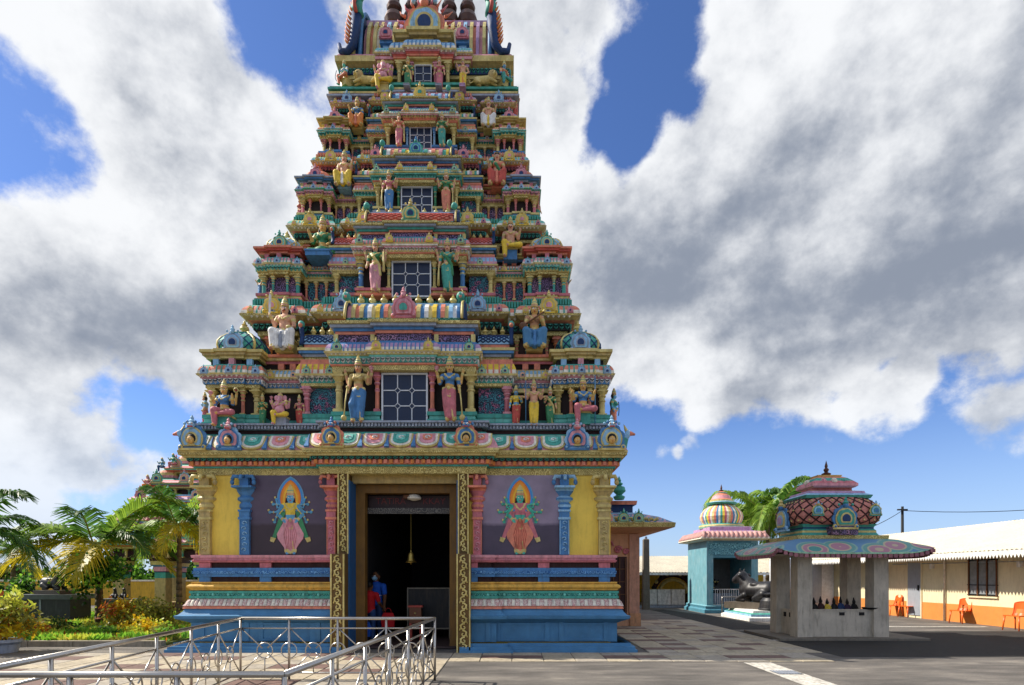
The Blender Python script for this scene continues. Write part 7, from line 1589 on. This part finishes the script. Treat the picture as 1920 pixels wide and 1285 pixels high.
def tree(name, base, hgt, rad, n, size, mats, lab, seed=1, group=None, trunk=.07):
    r = empty(name, base, 0, lab, 'tree', group); mb = MB(); rr = random.Random(seed); zc = hgt-rad[2]
    mb.tube([(0, 0, 0), (.03, 0, zc*.6), (0, .02, zc)], trunk, WOOD, 8, r2=trunk*.6)
    for i in range(7): a = i*2.4; mb.tube([(0, 0, zc*.75), (.35*rad[0]*cos(a), .35*rad[1]*sin(a), zc+rr.uniform(-.2, .3)*rad[2]), (.7*rad[0]*cos(a), .7*rad[1]*sin(a), zc+rr.uniform(-.3, .7)*rad[2])], trunk*.5, WOOD, 5, r2=trunk*.12)
    mb.build('trunk', r); link('crown', leaf_cloud(n, rad, size, mats, seed, .35, 22), r, (0, 0, zc)); return r
def blades(base, n, L_, w, mats, lab, seed=1, name='strap_leaf_plant', cat='plant', group=None, up=.9, droop=.8):
    g = np.random.default_rng(seed); r = empty(name, base, 0, lab, cat, group); V = []; F = []; mi = []
    for i in range(n):
        a = g.uniform(0, 2*pi); l = L_*g.uniform(.6, 1.1); u_ = up*g.uniform(.5, 1.3); d = np.array((cos(a), sin(a), 0)); sd_ = np.array((-sin(a), cos(a), 0)); b = len(V)
        for k in range(6):
            t = k/5; p = d*l*t*.75+np.array((0, 0, l*(u_*t-droop*t*t))); ww = w*(sin(pi*(.12+.86*t))+.02); V += [p-sd_*ww, p+sd_*ww]
        F += [(b+2*k, b+2*k+1, b+2*k+3, b+2*k+2) for k in range(5)]; mi += [i % len(mats)]*5
    link('leaves', np_mesh('leaves', V, F, mats, mi), r, (0, 0, .03)); mb = MB(); mb.tube([(0, 0, -.02), (0, 0, .10*L_)], .04*L_, WOOD, 6); mb.build('stem', r); return r
def gx(x, d): return (x-960)*d/FPX

# ------------------------------------------------------------------ garden beds on the left
SOIL = mat('bed_soil', '#5d6a2c', rough=.95, var=.4, nscale=5, dirt=.4, dirtcol='#6b5a3a', bump=.8, bscale=25)
mb = MB(); mb.box(-30, -7.9, 13.0, 27, -.05, .07, SOIL); mb.build('planting_bed', kind='structure')
KER = mat('kerb_stone', '#8f8676', rough=.85, var=.25, dirt=.3)
kb = sheet('kerb', -30, -7.8, 12.80, 13.0, .002, KER)
for i in range(22): mb = MB(); mb.box(-30+i*1.005, -29.01+i*1.005, 12.82, 13.0, .002, .13, KER); mb.build('kerb_stone', kb)
g = np.random.default_rng(5); n = 26000; p = np.stack([g.uniform(-21, -7.95, n), 13.05+g.uniform(0, 1, n)**1.4*9, np.full(n, .07)], 1); nz_ = np.sin(p[:, 0]*2.1+1)*np.cos(p[:, 1]*2.7)+.6*np.sin(p[:, 0]*5.3)*np.sin(p[:, 1]*4.1)
hh = .10+.09*(nz_ > 0)+.05*g.random(n); a = g.normal(size=(n, 3))*.5; a[:, 2] = np.abs(a[:, 2])+.5; a /= np.linalg.norm(a, axis=1)[:, None]; b = np.cross(a, g.normal(size=(n, 3))); b /= np.linalg.norm(b, axis=1)[:, None]; s = hh[:, None]
V = np.stack([p, p+a*s*.5+b*s*.22, p+a*s, p+a*s*.5-b*s*.22], 1); mi = np.where(nz_ > .5, 1, np.where(nz_ > -.3, 0, 2)); mi = np.where(g.random(n) < .03, 3, mi)
gc = link('ground_cover', np_mesh('ground_cover', V, np.arange(4*n).reshape(n, 4), [LB_, LL, LO, LR], mi)); tag(gc, 'low yellow-green ground cover filling the garden bed', 'ground cover', kind='stuff')
palm(Vector((gx(186, 17.5), 17.5, .05)), 2.35, 13, 2.5, 'feather palm with yellowing lower fronds beside the black reclining statue', seed=26, yellow=4, rise=(.15, 1.05), ldroop=.6, droop=.6, leaf=.38)
palm(Vector((gx(336, 18.5), 18.5, .05)), 3.05, 12, 2.1, 'slender feather palm standing close to the tower podium', seed=9, yellow=2, rise=(.25, 1.3), ldroop=.7, droop=.8, trunk=.075, leaf=.38)
palm(Vector((gx(-55, 15.5), 15.5, .05)), 2.5, 11, 2.4, 'palm with dark drooping fronds over the potted yellow croton', 'd', seed=12, rise=(.1, 1.2), ldroop=.8, yellow=1)
palm(Vector((gx(25, 24), 24, .05)), 2.4, 8, 2.0, 'low dark palm arching behind the black reclining statue', 'd', seed=21, rise=(.1, .9), ldroop=.75, yellow=2)
tree('small_tree', Vector((gx(184, 16.6), 16.6, .05)), 2.45, (.72, .7, .72), 2600, .11, [LK, LB_], 'small dense leafy tree in front of the feather palm', seed=3, trunk=.06)
pot = empty('flower_pot', (gx(4, 11.9), 11.9, -.08), label='pale grey flower pot standing at the edge of the paving', cat='pot'); mb = MB(); mb.lathe([(.24, 0), (.30, .25), (.36, .30), (.36, .36), (.32, .36), (.28, .28), (0, .28)], 'grey', n=20); mb.build('bowl', pot)
bush('croton_shrub', Vector((gx(8, 11.9), 11.9, .2)), (.52, .5, .5), 1500, .17, [LC, LL, LR, LO], 'yellow and orange croton growing in the grey pot', seed=8, asp=.16)
bush('clipped_hedge', Vector((gx(288, 16), 16, .05)), (.85, .6, .42), 4200, .075, [LO, LO, LL], 'olive-green rounded hedge beside the tower podium', 'hedge', seed=5, hollow=.3, cl=26)
bush('croton_shrub', Vector((gx(228, 15.6), 15.6, .05)), (.42, .4, .42), 1300, .14, [LR, LC, LO], 'red and yellow croton shrub left of the olive hedge', seed=6, asp=.18)
bush('round_shrub', Vector((gx(114, 15.2), 15.2, .05)), (.34, .34, .24), 1500, .06, [LK, LO], 'small dark rounded shrub before the black plinth', seed=7)
bush('yellow_shrub', Vector((gx(268, 14.3), 14.3, .05)), (.42, .36, .24), 1400, .07, [LL, LC], 'low bright yellow-green shrub near the kerb', seed=10)
bush('red_flower_shrub', Vector((gx(62, 13.9), 13.9, .05)), (.36, .3, .2), 1000, .07, [LB_, LR, LL], 'low shrub dotted with red leaves near the kerb', seed=14)
bush('green_shrub', Vector((gx(12, 19), 19, .05)), (.75, .6, .75), 2200, .13, [LB_, LK], 'bright green broad shrub beyond the potted croton', seed=15)
bush('green_shrub', Vector((gx(300, 13.6), 13.6, .05)), (.32, .3, .18), 900, .06, [LO, LB_], 'tiny green mound against the tower podium corner', seed=16)
blades(Vector((gx(146, 14.8), 14.8, .05)), 46, .62, .035, [LB_, LL], 'clump of arching bright green strap leaves below the black plinth', seed=2)
blades(Vector((gx(182, 15.0), 15.0, .05)), 46, .66, .035, [LB_, LK], 'clump of dark arching strap leaves under the small leafy tree', seed=3)
blades(Vector((gx(214, 14.6), 14.6, .05)), 36, .55, .03, [LK, LB_], 'clump of strap leaves before the red croton', seed=4)
blades(Vector((gx(62, 15.5), 15.5, .05)), 30, .85, .022, [LL, LO], 'spiky pale green plant beside the black plinth', seed=5, up=1.1, droop=.7)
blades(Vector((gx(250, 15.0), 15.0, .05)), 30, .6, .03, [LB_, LO], 'clump of green strap leaves between croton and hedge', seed=6)
# black plinth with reclining statue, slab with small carvings
pl_ = empty('statue_plinth', (gx(97, 18.6), 18.6, .05), label='broad black stone plinth with grey slab under the reclining statue', cat='plinth')
mb = MB(); mb.box(-.95, .95, -.45, .45, 0, .80, BLK); mb.build('block', pl_); mb = MB(); mb.box(-1.08, 1.08, -.55, .55, .80, .95, mat('slab_grey', '#5f6468', rough=.5, dirt=.2)); mb.build('slab', pl_); mb = MB(); mb.box(-1.0, 1.0, -.52, -.40, -.06, .18, MATS['slab_grey']); mb.build('base', pl_); mb = MB(); mb.box(-.03, .03, -.465, -.44, .2, .79, 'grey'); mb.build('joint', pl_)
bull('reclining_statue', Vector((gx(100, 18.6), 18.6, 1.13)), .80, radians(-12), 'dark stone reclining animal statue on the broad garden plinth')
sl_ = empty('stone_bench', (gx(226, 20), 20, .05), label='grey stone bench slab behind the red croton', cat='bench'); mb = MB(); mb.box(-.6, .6, -.25, .25, .62, .75, MATS['slab_grey']); mb.build('seat', sl_)
for x in (-.45, .45): mb = MB(); mb.box(x-.1, x+.1, -.2, .2, 0, .62, MATS['slab_grey']); mb.build('leg', sl_)
for i, xx in enumerate((-.16, .16)):
    F = [e_((0, 0, .09), (.11, .10, .09), 'b', .03), c_((0, 0, .12), (.02, -.01, .25), .07, .05, 'b', .03), e_((.02, -.03, .32), (.05, .055, .06), 'b', .02), c_((.07, -.05, .14), (.10, -.13, .04), .03, .025, 'b', .01), c_((-.07, -.05, .14), (-.09, -.13, .04), .03, .025, 'b', .01)]
    r_ = empty('small_carving', (gx(226, 20)+xx, 19.95, .80), 0, 'small dark crouching stone carving on the grey bench slab', 'carving', 'small carvings on the bench'); link('body', sdf_mesh('carving', F, .016, mats=BM), r_)
# yellow boundary wall and trees behind it
bw = empty('boundary_wall', (-18, 31, 0), label='low yellow boundary wall behind the garden', cat='wall'); mb = MB(); mb.box(-26, 10, -.1, .1, 0, 1.3, mat('wall_ochre', '#d9ae3c', rough=.8, var=.2, nscale=2, dirt=.25)); mb.build('panel', bw); mb = MB(); mb.box(-26, 10, -.16, .16, 1.3, 1.38, 'cream'); mb.build('coping', bw)
for i in range(12): mb = MB(); mb.cbox(-24+i*3, 0, .76, .18, .18, .76, MATS['wall_ochre']); mb.build('pier', bw)
for i, (x, d, h, rr_) in enumerate(((20, 36, 2.3, 2.0), (85, 38, 2.0, 1.7), (-60, 34, 2.6, 2.2), (255, 36, 2.2, 1.5), (325, 38, 2.6, 1.8), (200, 44, 1.9, 1.8), (-140, 38, 3.0, 2.6), (365, 34, 2.4, 1.4))):
    tree('garden_tree', Vector((gx(x, d), d, 0)), h, (rr_*.8, rr_*.7, h*.42), 2400, .26, [LK, LK, LB_] if i % 2 else [LK, LO], 'bushy green tree rising behind the yellow boundary wall', seed=40+i, group='trees behind the boundary wall', trunk=.12)
# ------------------------------------------------------------------ side gateway seen past the palms
sg = empty('side_gateway', (-11.2, 27.5, 0), label='smaller multicoloured temple gateway on pillars behind the palms', cat='gateway'); SG = Vector((-11.2, 27.5, 0))
def sb(mb, n): return mb.build(n, sg, -SG)
for x in (-17.35, -15.5, -13.6, -11, -8.5):
    for y in (25.3, 29.6):
        mb = MB(); mb.lathe([(.34, 0, 'brown'), (.34, .25, 'ochre'), (.24, .3, 'ochre'), (.24, 1.5, 'teal'), (.24, 1.75, 'navy'), (.27, 1.8, 'pink'), (.27, 2.0, 'blue'), (.34, 2.08, 'gold'), (.38, 2.25, 'maroon'), (.42, 2.4, 'maroon')], 'ochre', x, y, sq=True); sb(mb, 'pillar')
lev = [(6.75, 2.4, 3.3), (6.15, 3.3, 4.35), (5.65, 4.35, 5.25), (5.1, 5.25, 6.0), (4.4, 6.0, 6.7), (3.6, 6.7, 7.3)]
for i, (hw, z0, z1) in enumerate(lev):
    h_ = z1-z0; dy = 2.6-.3*i; pth = rect(-11.2-hw, -11.2+hw, 27.5-dy, 27.5+dy); cs = [('maroon', 'gold', 'salmon', 'teal', 'pink'), ('navy', 'gold', 'pink', 'blue', 'rose'), ('dark', 'teal', 'salmon', 'sky', 'lilac'), ('maroon', 'gold', 'rose', 'teal', 'pink'), ('dark', 'gold', 'salmon', 'aqua', 'rose'), ('navy', 'pink', 'gold', 'teal', 'rose')][i]
    mb = MB(); mb.sweep(pth, [(-.3, z0, cs[0]), (-.3, z0+.42*h_, cs[1]), (.0, z0+.44*h_, cs[1]), (.02, z0+.52*h_, cs[2]), (.10, z0+.54*h_, cs[2]), (.2, z0+.60*h_, cs[3]), (.22, z0+.66*h_, SW_GOLD), (.24, z0+.72*h_, cs[4]), (.12, z0+.86*h_, cs[2]), (.0, z0+.92*h_, cs[3]), (-.05, z1, cs[3]), (-.8, z1+.005, cs[3])]); sb(mb, 'storey')
    for k in range(9):
        x = -11.2-hw+.35+k*.62
        if x > -10.5: break
        o = link('column', column_mesh(.42*h_, .06, ('rose', 'gold', 'teal')[(k+i) % 3], 'gold'), sg, Vector((x, 27.5-dy+.14, z0))-SG)
        if k % 2 == 0: kudu(sg, x-SG.x, 27.5-dy-.24-SG.y, z1-.28*h_, .5, KC[(k//2+i) % 5])
    mb = MB(); dome(mb, -11.2-hw+.5, 27.5-dy+.5, z1, z1+.62, .4, ['teal', 'pink', 'gold', 'salmon'], n=16, ribs='rings'); sb(mb, 'dome'); finial(sg, -hw+.5, -dy+.5, z1+.58, .3, 'rose')
for (x, y1, y0, sk, lo, lab) in ((277, 890, 922, 'pink', 'orange', 'pink figure on the edge of the smaller gateway roof'), (304, 858, 885, 'bluef', 'navy', 'blue figure high on the smaller gateway roof'), (325, 850, 880, 'teal', 'rose', 'teal and pink figure high on the smaller gateway roof')):
    figure('rooftop_statue', x, y1, y0, 25.6, 'cross', sk, lo, None, 'r/k', 'flat', label=lab, h=.022, group='statues on the smaller gateway')
# ------------------------------------------------------------------ coconut palms on the right
for i, (x, d, yc_, L_, sd_) in enumerate(((1402, 37, 975, 3.4, 50), (1440, 34, 965, 3.8, 57), (1466, 36, 960, 3.6, 63))):
    palm(Vector((gx(x, d), d, 0)), zz(yc_, d)-.4, 15, L_, ['coconut palm rising behind the striped dome', 'coconut palm standing between the striped dome and the lattice dome', 'tall coconut palm fronds beside the lattice dome'][i], 'g', trunk=.12, seed=sd_, rise=(.0, 1.5), ldroop=.9, droop=.9, yellow=2, leaf=.26)
